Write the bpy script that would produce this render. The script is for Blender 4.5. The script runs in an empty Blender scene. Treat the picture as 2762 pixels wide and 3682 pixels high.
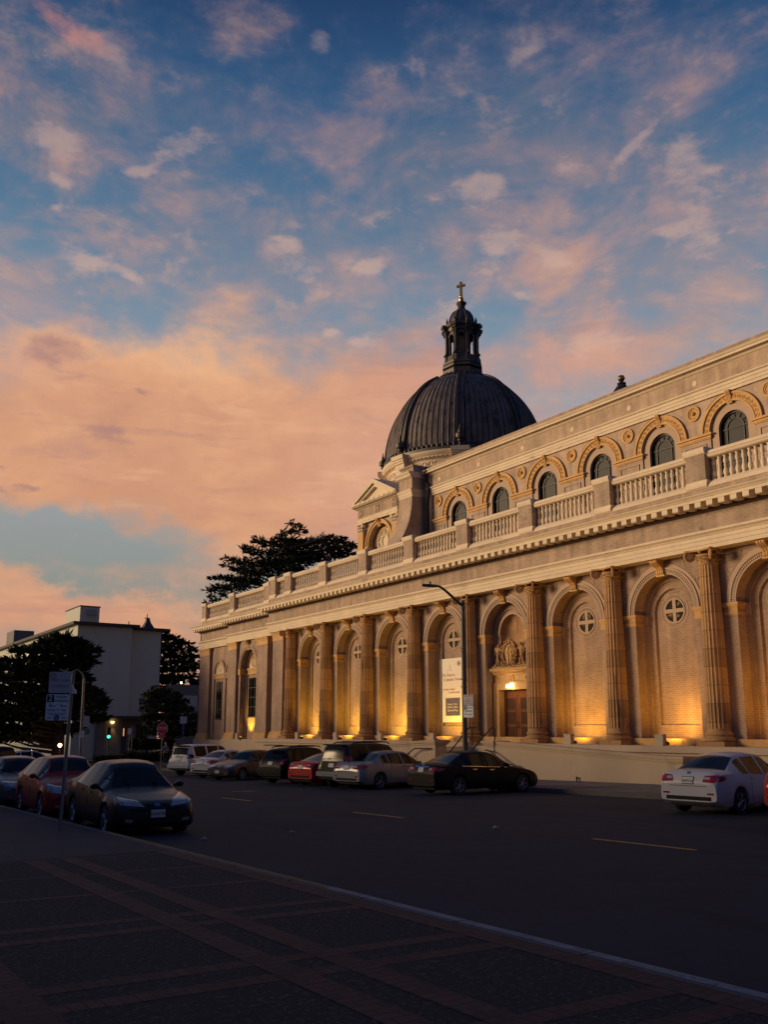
import bpy, math, random
import numpy as np
from mathutils import Vector, Matrix, noise as mnoise
from mathutils.bvhtree import BVHTree
rnd = random.Random(7)
sc = bpy.context.scene
COL = sc.collection
R_ = math.radians
PI = math.pi

# ------------------------------------------------------------ camera
CAMZ = 1.7
F_PX, W_PX, H_PX, CX, CY, HZ, VPX = 3300., 2762., 3682., 1381., 1962., 2622., -830.
PITCH = math.atan((HZ-CY)/F_PX)
BETA = math.atan((CX-VPX)/math.hypot(F_PX, HZ-CY))
FW = Vector((-math.cos(BETA)*math.cos(PITCH), math.sin(BETA)*math.cos(PITCH), math.sin(PITCH)))
RT = Vector((math.sin(BETA), math.cos(BETA), 0))
UP = RT.cross(FW)
cam_d = bpy.data.cameras.new('camera')
cam = bpy.data.objects.new('camera', cam_d); COL.objects.link(cam)
cam.matrix_world = Matrix(((RT.x, UP.x, -FW.x, 0), (RT.y, UP.y, -FW.y, 0), (RT.z, UP.z, -FW.z, CAMZ), (0, 0, 0, 1)))
cam_d.sensor_fit = 'VERTICAL'; cam_d.sensor_height = 36; cam_d.sensor_width = 27
cam_d.lens = F_PX/H_PX*36
cam_d.shift_y = (CY-H_PX/2)/H_PX
cam_d.clip_end = 3000; cam_d.clip_start = .05
sc.camera = cam
sc.view_settings.view_transform = 'Standard'
sc.view_settings.look = 'None'
sc.view_settings.exposure = 0
sc.view_settings.gamma = 1
sc.view_settings.use_curve_mapping = False

def azel(px, py):                 # direction of a photo pixel: azimuth from -X towards +Y, elevation (degrees)
    d = FW*F_PX + RT*(px-CX) + UP*(CY-py)
    return math.degrees(math.atan2(d.y, -d.x)), math.degrees(math.atan2(d.z, math.hypot(d.x, d.y)))

# ------------------------------------------------------------ world: dusk sky with clouds
def s2l(c):
    return tuple((x/255/12.92 if x/255 <= .04045 else ((x/255+.055)/1.055)**2.4) for x in c)
world = bpy.data.worlds.new('World'); sc.world = world; world.use_nodes = True
nt = world.node_tree; nt.nodes.clear(); L = nt.links.new
def N(t, **k):
    n = nt.nodes.new(t)
    for a, b in k.items(): setattr(n, a, b)
    return n
def M(op, a, b=None, c=None, clamp=False):
    n = N('ShaderNodeMath', operation=op); n.use_clamp = clamp
    for i, v in enumerate((a, b, c)):
        if v is None: continue
        if hasattr(v, 'links') or hasattr(v, 'is_output'): L(v, n.inputs[i])
        else: n.inputs[i].default_value = v
    return n.outputs[0]
def sstep(v, lo, hi):
    n = N('ShaderNodeMapRange', interpolation_type='SMOOTHSTEP'); L(v, n.inputs[0])
    n.inputs[1].default_value = lo; n.inputs[2].default_value = hi
    return n.outputs[0]
def mixc(f, a, b):
    n = N('ShaderNodeMix', data_type='RGBA')
    if hasattr(f, 'is_output'): L(f, n.inputs[0])
    else: n.inputs[0].default_value = f
    for v, i in ((a, 6), (b, 7)):
        if hasattr(v, 'is_output'): L(v, n.inputs[i])
        else: n.inputs[i].default_value = (*v, 1)
    return n.outputs[2]
tc = N('ShaderNodeTexCoord')
sep = N('ShaderNodeSeparateXYZ'); L(tc.outputs['Generated'], sep.inputs[0])
AZ = M('MULTIPLY', M('ARCTAN2', sep.outputs[1], M('MULTIPLY', sep.outputs[0], -1)), 180/PI)
EL = M('MULTIPLY', M('ARCSINE', sep.outputs[2]), 180/PI)
def wnoise(scale, detail=5, rough=.55, stretch=(1, 1, 1), off=(0, 0, 0), dist=0.):
    mp = N('ShaderNodeMapping'); L(tc.outputs['Generated'], mp.inputs[0])
    mp.inputs['Scale'].default_value = stretch; mp.inputs['Location'].default_value = off
    n = N('ShaderNodeTexNoise'); L(mp.outputs[0], n.inputs['Vector'])
    n.inputs['Scale'].default_value = scale; n.inputs['Detail'].default_value = detail
    n.inputs['Roughness'].default_value = rough; n.inputs['Distortion'].default_value = dist
    return n.outputs[0]
warp1 = M('SUBTRACT', wnoise(5, 6, .6, (1, 1, 1.6), (3, 1, 2)), .5)
warp2 = M('SUBTRACT', wnoise(6, 6, .6, (1, 1, 1.6), (8, 5, 1)), .5)
AZW = M('ADD', AZ, M('MULTIPLY', warp1, 11.))
ELW = M('ADD', EL, M('MULTIPLY', warp2, 7.5))
AZP = M('ADD', AZ, M('MULTIPLY', warp1, 3.2))
ELP = M('ADD', EL, M('MULTIPLY', warp2, 2.4))
bg = bpy.data.node_groups.new('sky_blob', 'ShaderNodeTree')
for nm in ('az', 'el', 'az0', 'el0', 'saz', 'sel', 'slope', 'amp'):
    bg.interface.new_socket(nm, in_out='INPUT', socket_type='NodeSocketFloat')
bg.interface.new_socket('v', in_out='OUTPUT', socket_type='NodeSocketFloat')
_gi = bg.nodes.new('NodeGroupInput'); _go = bg.nodes.new('NodeGroupOutput')
def _gm(op, a, b):
    n = bg.nodes.new('ShaderNodeMath'); n.operation = op
    for i, v in enumerate((a, b)):
        if hasattr(v, 'is_output'): bg.links.new(v, n.inputs[i])
        else: n.inputs[i].default_value = v
    return n.outputs[0]
I_ = _gi.outputs
_da = _gm('SUBTRACT', I_['az'], I_['az0']); _de = _gm('SUBTRACT', _gm('SUBTRACT', I_['el'], I_['el0']), _gm('MULTIPLY', _da, I_['slope']))
_q = _gm('ADD', _gm('POWER', _gm('DIVIDE', _da, I_['saz']), 2.), _gm('POWER', _gm('DIVIDE', _de, I_['sel']), 2.))
bg.links.new(_gm('MULTIPLY', _gm('EXPONENT', _gm('MULTIPLY', _q, -1.), 0.), I_['amp']), _go.inputs[0])
def blob(az, el, px, py, rx, ry, amp=1., slope=0.):      # a soft cloud patch: centre and radii given as directions
    a0, e0 = azel(px, py); a1, _ = azel(px+rx, py); _, e1 = azel(px, py-ry)
    n = N('ShaderNodeGroup'); n.node_tree = bg
    L(az, n.inputs['az']); L(el, n.inputs['el'])
    for k, v in (('az0', a0), ('el0', e0), ('saz', a1-a0), ('sel', e1-e0), ('slope', slope), ('amp', amp)): n.inputs[k].default_value = v
    return n.outputs[0]
def total(ls):
    o = ls[0]
    for x in ls[1:]: o = M('ADD', o, x)
    return o
def ramp(v, stops):
    lo, hi = stops[0][0], stops[-1][0]
    n = N('ShaderNodeValToRGB'); L(M('DIVIDE', M('SUBTRACT', v, lo), hi-lo), n.inputs[0])
    el_ = n.color_ramp.elements
    while len(el_) < len(stops): el_.new(.5)
    for e, (p, c) in zip(el_, stops): e.position = (p-lo)/(hi-lo); e.color = (*s2l(c), 1)
    return n.outputs[0]
base = ramp(EL, [(-5, (150, 110, 100)), (1, (212, 150, 122)), (4, (188, 152, 132)), (8, (142, 150, 144)), (14, (158, 163, 166)), (20, (146, 161, 176)), (25, (122, 147, 168)), (30, (86, 123, 154)), (36, (58, 97, 138)), (42, (38, 67, 108)), (60, (44, 68, 112)), (90, (40, 62, 110))])
# big sunset bank low on the left, thin veils, and single puffs
bank = total([blob(AZW, ELW, 420, 1560, 760, 330, 1.3), blob(AZW, ELW, 1050, 1720, 620, 280, .95), blob(AZW, ELW, 700, 1290, 420, 150, .3),
              blob(AZW, ELW, 250, 2180, 800, 110, .85, -.10), blob(AZW, ELW, 900, 1950, 500, 120, .5), blob(AZW, ELW, 2100, 1290, 480, 190, .62), blob(AZW, ELW, 1430, 1480, 330, 260, .8), blob(AZW, ELW, 2050, 1000, 300, 130, .35)])
teal = total([blob(AZW, ELW, 40, 1090, 520, 110, .6), blob(AZW, ELW, 120, 1925, 620, 78, 1.1, -.05), blob(AZW, ELW, 300, 2105, 600, 30, .5, -.08)])
n1 = wnoise(4.2, 7, .6, (1, 1, 1.5), (2.2, 0, 5.1), .3)
n2 = wnoise(9., 7, .62, (1, 1, 1.7), (0, 7, 1), .4)
n3 = wnoise(22., 6, .6, (1, 1, 1.9), (4, 2, 9), .3)
n4 = wnoise(7., 7, .62, (1, 1, 5.5), (1, 6, 3), .5)
n5 = wnoise(34., 4, .6, (1, 1, 2.2), (9, 2, 4), .2)
nn = M('ADD', M('MULTIPLY', M('SUBTRACT', n1, .5), 1.7), M('ADD', M('MULTIPLY', M('SUBTRACT', n2, .5), 1.2), M('MULTIPLY', M('SUBTRACT', n3, .5), .7)))
veil_f = total([blob(AZ, EL, 1500, 560, 1900, 900, .30), blob(AZW, ELW, 500, 500, 640, 170, .55, .12), blob(AZW, ELW, 880, 950, 520, 240, .6), blob(AZW, ELW, 1750, 480, 420, 300, .5),
                blob(AZW, ELW, 2250, 330, 520, 220, .45), blob(AZW, ELW, 2450, 900, 420, 420, .75), blob(AZW, ELW, 1950, 1050, 460, 300, .6), blob(AZW, ELW, 130, 150, 400, 170, .55),
                blob(AZW, ELW, 80, 1010, 260, 130, .5), blob(AZW, ELW, 1350, 560, 420, 200, .3), blob(AZW, ELW, 1300, 900, 500, 200, .3)])
veil = sstep(M('ADD', M('MULTIPLY', veil_f, .95), M('ADD', M('MULTIPLY', nn, 1.1), M('MULTIPLY', M('SUBTRACT', n5, .5), .75))), -.05, 1.05)
veil_c = mixc(sstep(n2, .36, .66), mixc(sstep(EL, 20, 40), s2l((152, 150, 162)), s2l((86, 106, 132))), mixc(sstep(EL, 20, 42), s2l((192, 160, 156)), s2l((130, 118, 134))))
veil_c = mixc(M('MULTIPLY', sstep(M('ADD', M('MULTIPLY', n3, .6), M('MULTIPLY', n5, .4)), .52, .68), .5), veil_c, mixc(sstep(EL, 22, 40), s2l((210, 176, 160)), s2l((164, 140, 144))))
sky = mixc(M('MULTIPLY', veil, .86), base, veil_c)
bankm = sstep(M('SUBTRACT', M('ADD', bank, M('MULTIPLY', nn, .75)), M('MULTIPLY', teal, .85)), -.02, 1.0)
bank_c = mixc(sstep(M('ADD', M('MULTIPLY', M('SUBTRACT', n2, .5), 1.5), M('ADD', M('MULTIPLY', M('SUBTRACT', n1, .5), 1.2), blob(AZW, ELW, 640, 1230, 300, 190, .8))), -.30, .85),
              s2l((218, 156, 120)), s2l((250, 188, 138)))
pink = total([blob(AZ, EL, 1900, 1250, 700, 340, .9), blob(AZ, EL, 1300, 1800, 320, 400, .6), blob(AZ, EL, 60, 1290, 340, 160, .6), blob(AZ, EL, 250, 2160, 700, 160, .5)])
bank_c = mixc(M('MULTIPLY', sstep(pink, .1, 1.), .6), bank_c, s2l((224, 166, 146)))
bank_c = mixc(M('MULTIPLY', sstep(M('ADD', n4, M('MULTIPLY', M('SUBTRACT', n3, .5), .4)), .52, .74), .55), bank_c, s2l((190, 138, 126)))
bank_c = mixc(M('MULTIPLY', sstep(M('ADD', n4, M('MULTIPLY', M('SUBTRACT', n3, .5), .4)), .47, .30), .45), bank_c, s2l((248, 188, 144)))
sky = mixc(M('MULTIPLY', bankm, .94), sky, bank_c)
# dark scraps inside the bank
scr = total([blob(AZW, ELW, 560, 1418, 60, 26, .9), blob(AZW, ELW, 160, 1255, 170, 40, .7, .1), blob(AZW, ELW, 250, 1340, 130, 34, .6), blob(AZW, ELW, 420, 1525, 70, 45, .6), blob(AZW, ELW, 510, 1540, 60, 26, .6),
             blob(AZW, ELW, 30, 1690, 60, 25, .7), blob(AZW, ELW, 175, 1750, 60, 22, .8), blob(AZW, ELW, 80, 1765, 55, 16, .7), blob(AZW, ELW, 120, 1445, 120, 24, .55)])
sky = mixc(M('MULTIPLY', sstep(M('ADD', scr, M('MULTIPLY', nn, .5)), .35, 1.0), .6), sky, s2l((150, 118, 128)))
# crisp single puffs, lit peach
pf = total([blob(AZP, ELP, x, y, rx*1.12, ry*1.12, a, s) for x, y, rx, ry, a, s in (
    (208, 508, 118, 52, 1.25, 0), (1775, 900, 85, 62, 1.2, 0), (1735, 680, 105, 80, 1.1, 0), (505, 630, 66, 28, 1.1, .1), (1150, 128, 62, 62, .95, 0),
    (1990, 945, 62, 52, 1.15, 0), (1090, 975, 95, 42, 1., 0), (1300, 1228, 60, 40, 1.15, 0), (1185, 1182, 36, 18, 1.1, 0), (1335, 968, 55, 32, 1.15, 0),
    (650, 540, 110, 62, .95, .05), (1900, 175, 75, 42, .9, .3), (2290, 505, 95, 32, .95, .55), (2030, 590, 52, 34, .8, 0), (220, 655, 50, 26, .95, -.1), (208, 740, 40, 20, .9, .1),
    (320, 930, 130, 40, 1., -.12), (480, 1000, 50, 22, .9, -.3), (1620, 1130, 95, 45, .85, 0), (420, 190, 70, 70, .85, -.5), (200, 60, 190, 62, 1.1, -.4), (1010, 880, 70, 40, .8, .2),
    (2460, 560, 120, 120, .8, 0), (2520, 830, 90, 170, .85, 0), (2090, 1235, 190, 60, .9, 0), (1870, 1075, 50, 30, .9, 0), (2400, 820, 60, 32, .8, 0), (1540, 260, 90, 60, .6, 0), (1480, 730, 120, 70, .6, 0))])
pm_ = sstep(M('ADD', pf, M('ADD', M('MULTIPLY', M('SUBTRACT', n2, .5), 1.1), M('ADD', M('MULTIPLY', M('SUBTRACT', n3, .5), 1.5), M('MULTIPLY', M('SUBTRACT', n5, .5), .9)))), .36, 1.12)
pf_c = mixc(sstep(EL, 24, 41), s2l((216, 180, 164)), s2l((152, 138, 146)))
hot = total([blob(AZW, ELW, 200, 60, 260, 110, 1., -.3), blob(AZW, ELW, 60, 1010, 200, 90, .5)])
pf_c = mixc(M('MULTIPLY', sstep(hot, .2, .9), .85), pf_c, s2l((214, 138, 122)))
sky = mixc(M('MULTIPLY', pm_, .60), sky, pf_c)
# the sky behind the camera: dim, with the glow where the sun has gone down (low, front-left of the church)
back = ramp(EL, [(-5, (60, 56, 62)), (4, (112, 100, 104)), (12, (88, 94, 116)), (25, (62, 84, 126)), (45, (46, 70, 118)), (90, (40, 62, 110))])
vis = sstep(M('ABSOLUTE', M('SUBTRACT', AZ, 35.)), 52., 26.)
sky = mixc(vis, back, sky)
SUN_AZ, SUN_EL = -52., 7.           # azimuth from -X towards +Y
glow = blob(AZ, EL, 1381, 2300, 10, 10, 1.)
gn = glow.node
for k, v in (('az0', SUN_AZ-3), ('el0', 4.), ('saz', 32.), ('sel', 9.), ('slope', 0), ('amp', 1.)): gn.inputs[k].default_value = v
sky_rgb = N('ShaderNodeMix', data_type='RGBA', blend_type='ADD'); sky_rgb.inputs[0].default_value = 1
L(sky, sky_rgb.inputs[6])
gl = N('ShaderNodeMix', data_type='RGBA'); L(glow, gl.inputs[0]); gl.inputs[6].default_value = (0, 0, 0, 1); gl.inputs[7].default_value = (1.9, 1.0, .48, 1)
L(gl.outputs[2], sky_rgb.inputs[7])
bgn = N('ShaderNodeBackground'); L(sky_rgb.outputs[2], bgn.inputs[0]); bgn.inputs[1].default_value = .92
out = N('ShaderNodeOutputWorld'); L(bgn.outputs[0], out.inputs[0])

# ------------------------------------------------------------ the low sun glow
sd = bpy.data.lights.new('sun', 'SUN'); so = bpy.data.objects.new('sun', sd); COL.objects.link(so)
sd.energy = 3.4; sd.angle = R_(22); sd.color = (1., .72, .42)
_s = Vector((-math.cos(R_(SUN_AZ))*math.cos(R_(SUN_EL)), math.sin(R_(SUN_AZ))*math.cos(R_(SUN_EL)), math.sin(R_(SUN_EL))))
so.rotation_euler = _s.to_track_quat('Z', 'Y').to_euler()
so.location = (-20, -30, 40)

# ------------------------------------------------------------ helpers
OFF = {}
ST = .016                          # the street climbs to the right
def H(x): return ST*x              # road surface height
class MB:
    def __init__(s): s.v = []; s.f = []
    def add(s, vs, fs):
        o = len(s.v); s.v += [tuple(p) for p in vs]; s.f += [tuple(i+o for i in f) for f in fs]; return s
    def box(s, x0, x1, y0, y1, z0, z1):
        return s.add([(x0, y0, z0), (x1, y0, z0), (x1, y1, z0), (x0, y1, z0), (x0, y0, z1), (x1, y0, z1), (x1, y1, z1), (x0, y1, z1)],
                     [(0, 3, 2, 1), (4, 5, 6, 7), (0, 1, 5, 4), (1, 2, 6, 5), (2, 3, 7, 6), (3, 0, 4, 7)])
    def prism(s, poly, ax, a, b):   # polygon (CCW seen from +axis) extruded along an axis
        n = len(poly)
        def P(p, c): return {'x': (c, p[0], p[1]), 'y': (p[0], c, p[1]), 'z': (p[0], p[1], c)}[ax]
        vs = [P(p, a) for p in poly]+[P(p, b) for p in poly]
        fs = [tuple(range(n-1, -1, -1)), tuple(range(n, 2*n))]+[(i, (i+1) % n, n+(i+1) % n, n+i) for i in range(n)]
        if ax == 'y': fs = [f[::-1] for f in fs]
        return s.add(vs, fs)
    def grid(s, fn, nu, nv, cu=False, flip=False):
        vs = [fn(i, j) for j in range(nv) for i in range(nu)]
        fs = []
        for j in range(nv-1):
            for i in range(nu if cu else nu-1):
                a, b = j*nu+i, j*nu+(i+1) % nu
                f = (a, b, b+nu, a+nu); fs.append(f[::-1] if flip else f)
        return s.add(vs, fs)
    def lathe(s, prof, cx=0, cy=0, n=24, mod=None, cap=True, ph=0.):
        def fn(i, j):
            t = 2*PI*i/n+ph; r, z = prof[j]
            if mod: r = mod(r, z, t)
            return (cx+r*math.cos(t), cy+r*math.sin(t), z)
        o = len(s.v); s.grid(fn, n, len(prof), True)
        if cap:
            m = len(prof)
            s.f.append(tuple(o+i for i in range(n-1, -1, -1))); s.f.append(tuple(o+(m-1)*n+i for i in range(n)))
        return s
    def tube(s, pts, r, n=8, cap=True):
        pts = [Vector(p) for p in pts]; m = len(pts)
        rs = r if isinstance(r, (list, tuple)) else [r]*m
        o = len(s.v); prev = None
        for k, p in enumerate(pts):
            d = (pts[min(k+1, m-1)]-pts[max(k-1, 0)]).normalized()
            a = prev if prev is not None and abs(prev.dot(d)) < .95 else (Vector((0, 0, 1)) if abs(d.z) < .9 else Vector((1, 0, 0)))
            u = (a-d*a.dot(d)).normalized(); w = d.cross(u); prev = u
            for i in range(n):
                t = 2*PI*i/n
                s.v.append(tuple(p+(u*math.cos(t)+w*math.sin(t))*rs[k]))
        for k in range(m-1):
            for i in range(n):
                a = o+k*n+i; b = o+k*n+(i+1) % n
                s.f.append((a, b, b+n, a+n))
        if cap: s.f.append(tuple(o+i for i in range(n-1, -1, -1))); s.f.append(tuple(o+(m-1)*n+i for i in range(n)))
        return s
    def xf(s, M4, i0=0):
        for i in range(i0, len(s.v)): s.v[i] = tuple(M4 @ Vector(s.v[i]))
        return s
    def merge(s, o): return s.add(o.v, o.f)
def props(o, label=None, cat=None, group=None, kind=None, category=None):
    for k, v in (('label', label), ('category', category or cat), ('group', group), ('kind', kind)):
        if v: o[k] = v
    return o
def emit(mb, name, mat, parent=None, smooth=None, origin=None, **tags):   # link one mesh object; verts are in the parent's build space
    me = bpy.data.meshes.new(name)
    v = np.array(mb.v, dtype=float)
    if origin is None:
        lo, hi = v.min(0), v.max(0); origin = ((lo[0]+hi[0])/2, (lo[1]+hi[1])/2, lo[2])
    origin = np.array(origin, dtype=float)
    me.from_pydata((v-origin).tolist(), [], mb.f); me.update()
    for m_ in (mat if isinstance(mat, list) else [mat]): me.materials.append(m_)
    if smooth:
        me.polygons.foreach_set('use_smooth', [True]*len(me.polygons)); me.set_sharp_from_angle(angle=R_(smooth))
    o = bpy.data.objects.new(name, me); COL.objects.link(o)
    off = np.zeros(3)
    if parent: o.parent = parent; off = OFF.get(parent, off)
    o.location = origin-off; OFF[o] = origin
    return props(o, **tags)
def empty(name, loc, rz=0., world=False, **tags):      # thing root; world=True: its parts are given in world coordinates
    o = bpy.data.objects.new(name, None); COL.objects.link(o); o.empty_display_size = .3
    o.location = loc; o.rotation_euler = (0, 0, rz)
    OFF[o] = np.array(loc, dtype=float) if world else np.zeros(3)
    return props(o, **tags)
def copy_tree(o, parent=None, **tags):
    c = o.copy(); COL.objects.link(c); c.parent = parent
    for ch in o.children: copy_tree(ch, c)
    return props(c, **tags)
def shift_parts(o, parent, d):       # copy of a part (with sub-parts) moved by d inside the same thing
    c = copy_tree(o, parent); c.location = Vector(o.location)+Vector(d); return c

# ------------------------------------------------------------ materials
def new_mat(name):
    m = bpy.data.materials.new(name); m.use_nodes = True
    t = m.node_tree; b = t.nodes['Principled BSDF']
    return m, t, b
def pm(name, c, rough=.7, metal=0., var=.0, vs=3., bump=0., bs=40., spec=None, coat=0., stain=None, stretch=(1, 1, 1), emit_=None, c2=None):
    """principled surface with broken-up colour, roughness and bump"""
    m, t, b = new_mat(name); ln = t.links.new
    b.inputs['Base Color'].default_value = (*c, 1); b.inputs['Roughness'].default_value = rough; b.inputs['Metallic'].default_value = metal
    if spec is not None: b.inputs['Specular IOR Level'].default_value = spec
    if coat: b.inputs['Coat Weight'].default_value = coat; b.inputs['Coat Roughness'].default_value = .06
    if emit_: b.inputs['Emission Color'].default_value = (*emit_[0], 1); b.inputs['Emission Strength'].default_value = emit_[1]
    geo = t.nodes.new('ShaderNodeNewGeometry')
    def nz(scale, st=(1, 1, 1), det=5):
        mp = t.nodes.new('ShaderNodeMapping'); ln(geo.outputs['Position'], mp.inputs[0]); mp.inputs['Scale'].default_value = st
        n = t.nodes.new('ShaderNodeTexNoise'); ln(mp.outputs[0], n.inputs['Vector']); n.inputs['Scale'].default_value = scale; n.inputs['Detail'].default_value = det; n.inputs['Roughness'].default_value = .6
        return n.outputs[0]
    col = None
    def mix(fac, a, bb, mode='MIX'):
        x = t.nodes.new('ShaderNodeMix'); x.data_type = 'RGBA'; x.blend_type = mode
        if hasattr(fac, 'is_output'): ln(fac, x.inputs[0])
        else: x.inputs[0].default_value = fac
        for v, i in ((a, 6), (bb, 7)):
            if hasattr(v, 'is_output'): ln(v, x.inputs[i])
            else: x.inputs[i].default_value = (*v, 1)
        return x.outputs[2]
    def rng(v, a, bb, lo=0., hi=1.):
        x = t.nodes.new('ShaderNodeMapRange'); ln(v, x.inputs[0])
        for i, q in enumerate((a, bb, lo, hi)): x.inputs[i+1].default_value = q
        return x.outputs[0]
    if var:
        k = 1-var
        col = mix(rng(nz(vs, stretch), .3, .7), c2 or tuple(x*k for x in c), c)
        col = mix(rng(nz(vs*9, stretch), .35, .65), col, (1+var*.5,)*3, 'MULTIPLY') if var > .08 else col
    if stain:                       # (colour, scale, stretch, threshold, strength)
        sc_, sst, th, sstr = stain[1:]
        f = rng(nz(sc_, sst, 8), th, th+.12, 0, sstr)
        col = mix(f, col if col is not None else c, stain[0])
    if col is not None: ln(col, b.inputs['Base Color'])
    if bump:
        bn = t.nodes.new('ShaderNodeBump'); bn.inputs['Strength'].default_value = bump; bn.inputs['Distance'].default_value = .02
        ln(nz(bs), bn.inputs['Height']); ln(bn.outputs[0], b.inputs['Normal'])
    return m
def brick_mat(name, c1, c2, mortar, bw=.24, rh=.085, msize=.012, stain=None, axis='xz', var=.25):
    m, t, b = new_mat(name); ln = t.links.new
    geo = t.nodes.new('ShaderNodeNewGeometry'); sp = t.nodes.new('ShaderNodeSeparateXYZ'); ln(geo.outputs['Position'], sp.inputs[0])
    ad = t.nodes.new('ShaderNodeMath'); ad.operation = 'ADD'; cb = t.nodes.new('ShaderNodeCombineXYZ')
    ln(sp.outputs[0], ad.inputs[0]); ln(sp.outputs[1], ad.inputs[1])
    if axis == 'xz': ln(ad.outputs[0], cb.inputs[0]); ln(sp.outputs[2], cb.inputs[1])
    elif axis == 'xy': ln(sp.outputs[0], cb.inputs[0]); ln(sp.outputs[1], cb.inputs[1])
    else: ln(sp.outputs[1], cb.inputs[0]); ln(sp.outputs[0], cb.inputs[1])
    br = t.nodes.new('ShaderNodeTexBrick'); ln(cb.outputs[0], br.inputs['Vector'])
    br.inputs['Scale'].default_value = 1; br.inputs['Brick Width'].default_value = bw; br.inputs['Row Height'].default_value = rh; br.inputs['Mortar Size'].default_value = msize
    br.inputs['Color1'].default_value = (*c1, 1); br.inputs['Color2'].default_value = (*c2, 1); br.inputs['Mortar'].default_value = (*mortar, 1); br.inputs['Bias'].default_value = -.1
    nz = t.nodes.new('ShaderNodeTexNoise'); ln(geo.outputs['Position'], nz.inputs['Vector']); nz.inputs['Scale'].default_value = .9; nz.inputs['Detail'].default_value = 7; nz.inputs['Roughness'].default_value = .65
    mr = t.nodes.new('ShaderNodeMapRange'); ln(nz.outputs[0], mr.inputs[0])
    for i, q in enumerate((.3, .7, 1-var, 1+var*.4)): mr.inputs[i+1].default_value = q
    mx = t.nodes.new('ShaderNodeMix'); mx.data_type = 'RGBA'; mx.blend_type = 'MULTIPLY'; mx.inputs[0].default_value = 1
    ln(br.outputs[0], mx.inputs[6]); ln(mr.outputs[0], mx.inputs[7])
    o = mx.outputs[2]
    mp2 = t.nodes.new('ShaderNodeMapping'); ln(geo.outputs['Position'], mp2.inputs[0]); mp2.inputs['Scale'].default_value = (2.2, 2.2, .22)
    ns = t.nodes.new('ShaderNodeTexNoise'); ln(mp2.outputs[0], ns.inputs['Vector']); ns.inputs['Scale'].default_value = 1.; ns.inputs['Detail'].default_value = 6
    rs = t.nodes.new('ShaderNodeMapRange'); ln(ns.outputs[0], rs.inputs[0])
    for i, q in enumerate((.35, .62, 1.08, .80)): rs.inputs[i+1].default_value = q
    ms = t.nodes.new('ShaderNodeMix'); ms.data_type = 'RGBA'; ms.blend_type = 'MULTIPLY'; ms.inputs[0].default_value = 1; ln(o, ms.inputs[6]); ln(rs.outputs[0], ms.inputs[7]); o = ms.outputs[2]
    if stain:
        n2 = t.nodes.new('ShaderNodeTexNoise'); ln(geo.outputs['Position'], n2.inputs['Vector']); n2.inputs['Scale'].default_value = stain[1]; n2.inputs['Detail'].default_value = 9; n2.inputs['Roughness'].default_value = .7
        r2 = t.nodes.new('ShaderNodeMapRange'); ln(n2.outputs[0], r2.inputs[0])
        for i, q in enumerate((stain[2], stain[2]+.06, 0, stain[3])): r2.inputs[i+1].default_value = q
        m2 = t.nodes.new('ShaderNodeMix'); m2.data_type = 'RGBA'; ln(r2.outputs[0], m2.inputs[0]); ln(o, m2.inputs[6]); m2.inputs[7].default_value = (*stain[0], 1); o = m2.outputs[2]
    ln(o, b.inputs['Base Color']); b.inputs['Roughness'].default_value = .85
    bp = t.nodes.new('ShaderNodeBump'); bp.inputs['Strength'].default_value = .5; bp.inputs['Distance'].default_value = .01; bp.invert = True
    ln(br.outputs['Fac'], bp.inputs['Height']); ln(bp.outputs[0], b.inputs['Normal'])
    return m
MT = {}
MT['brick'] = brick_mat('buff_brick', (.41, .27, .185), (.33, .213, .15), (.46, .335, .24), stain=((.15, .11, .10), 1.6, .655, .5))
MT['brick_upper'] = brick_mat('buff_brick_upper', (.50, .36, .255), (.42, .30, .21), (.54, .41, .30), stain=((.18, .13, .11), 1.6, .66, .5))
MT['brick_frieze'] = brick_mat('buff_brick_weathered', (.43, .305, .22), (.34, .24, .175), (.47, .36, .27), stain=((.13, .105, .10), 1.3, .575, .6))
MT['trim'] = pm('cream_stone_trim', (.70, .575, .415), .8, var=.16, vs=.8, bump=.15, bs=30, stain=((.20, .15, .11), 1.2, (.6, .6, 2.5), .63, .6))
MT['ochre'] = pm('ochre_terracotta', (.60, .35, .125), .75, var=.25, vs=1.4, bump=.2, bs=25, stain=((.16, .09, .05), 2.2, (1, 1, 1), .60, .55))
MT['stone'] = pm('column_stone', (.52, .30, .13), .85, var=.28, vs=.9, bump=.25, bs=22, stain=((.085, .05, .03), 1.3, (2.6, 2.6, .35), .585, .75))
MT['stucco'] = pm('cream_stucco', (.52, .41, .29), .9, var=.10, vs=.7, bump=.12, bs=60, stain=((.26, .2, .15), .8, (1.2, 1.2, .3), .60, .45))
MT['shade_brown'] = pm('shade_brown_moulding', (.13, .075, .045), .85, var=.3, vs=2.)  # bed moulding: dark brown puts the soffit shadow between modillions into the colour
MT['plaster'] = pm('buff_plaster', (.46, .335, .24), .9, var=.10, vs=1.5, bump=.1, bs=50)
MT['lead'] = pm('dark_dome_metal', (.080, .066, .060), .5, .15, var=.45, vs=.9, bump=.15, bs=8, stain=((.018, .016, .018), 1.7, (1.6, 1.6, .30), .52, .85))
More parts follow.
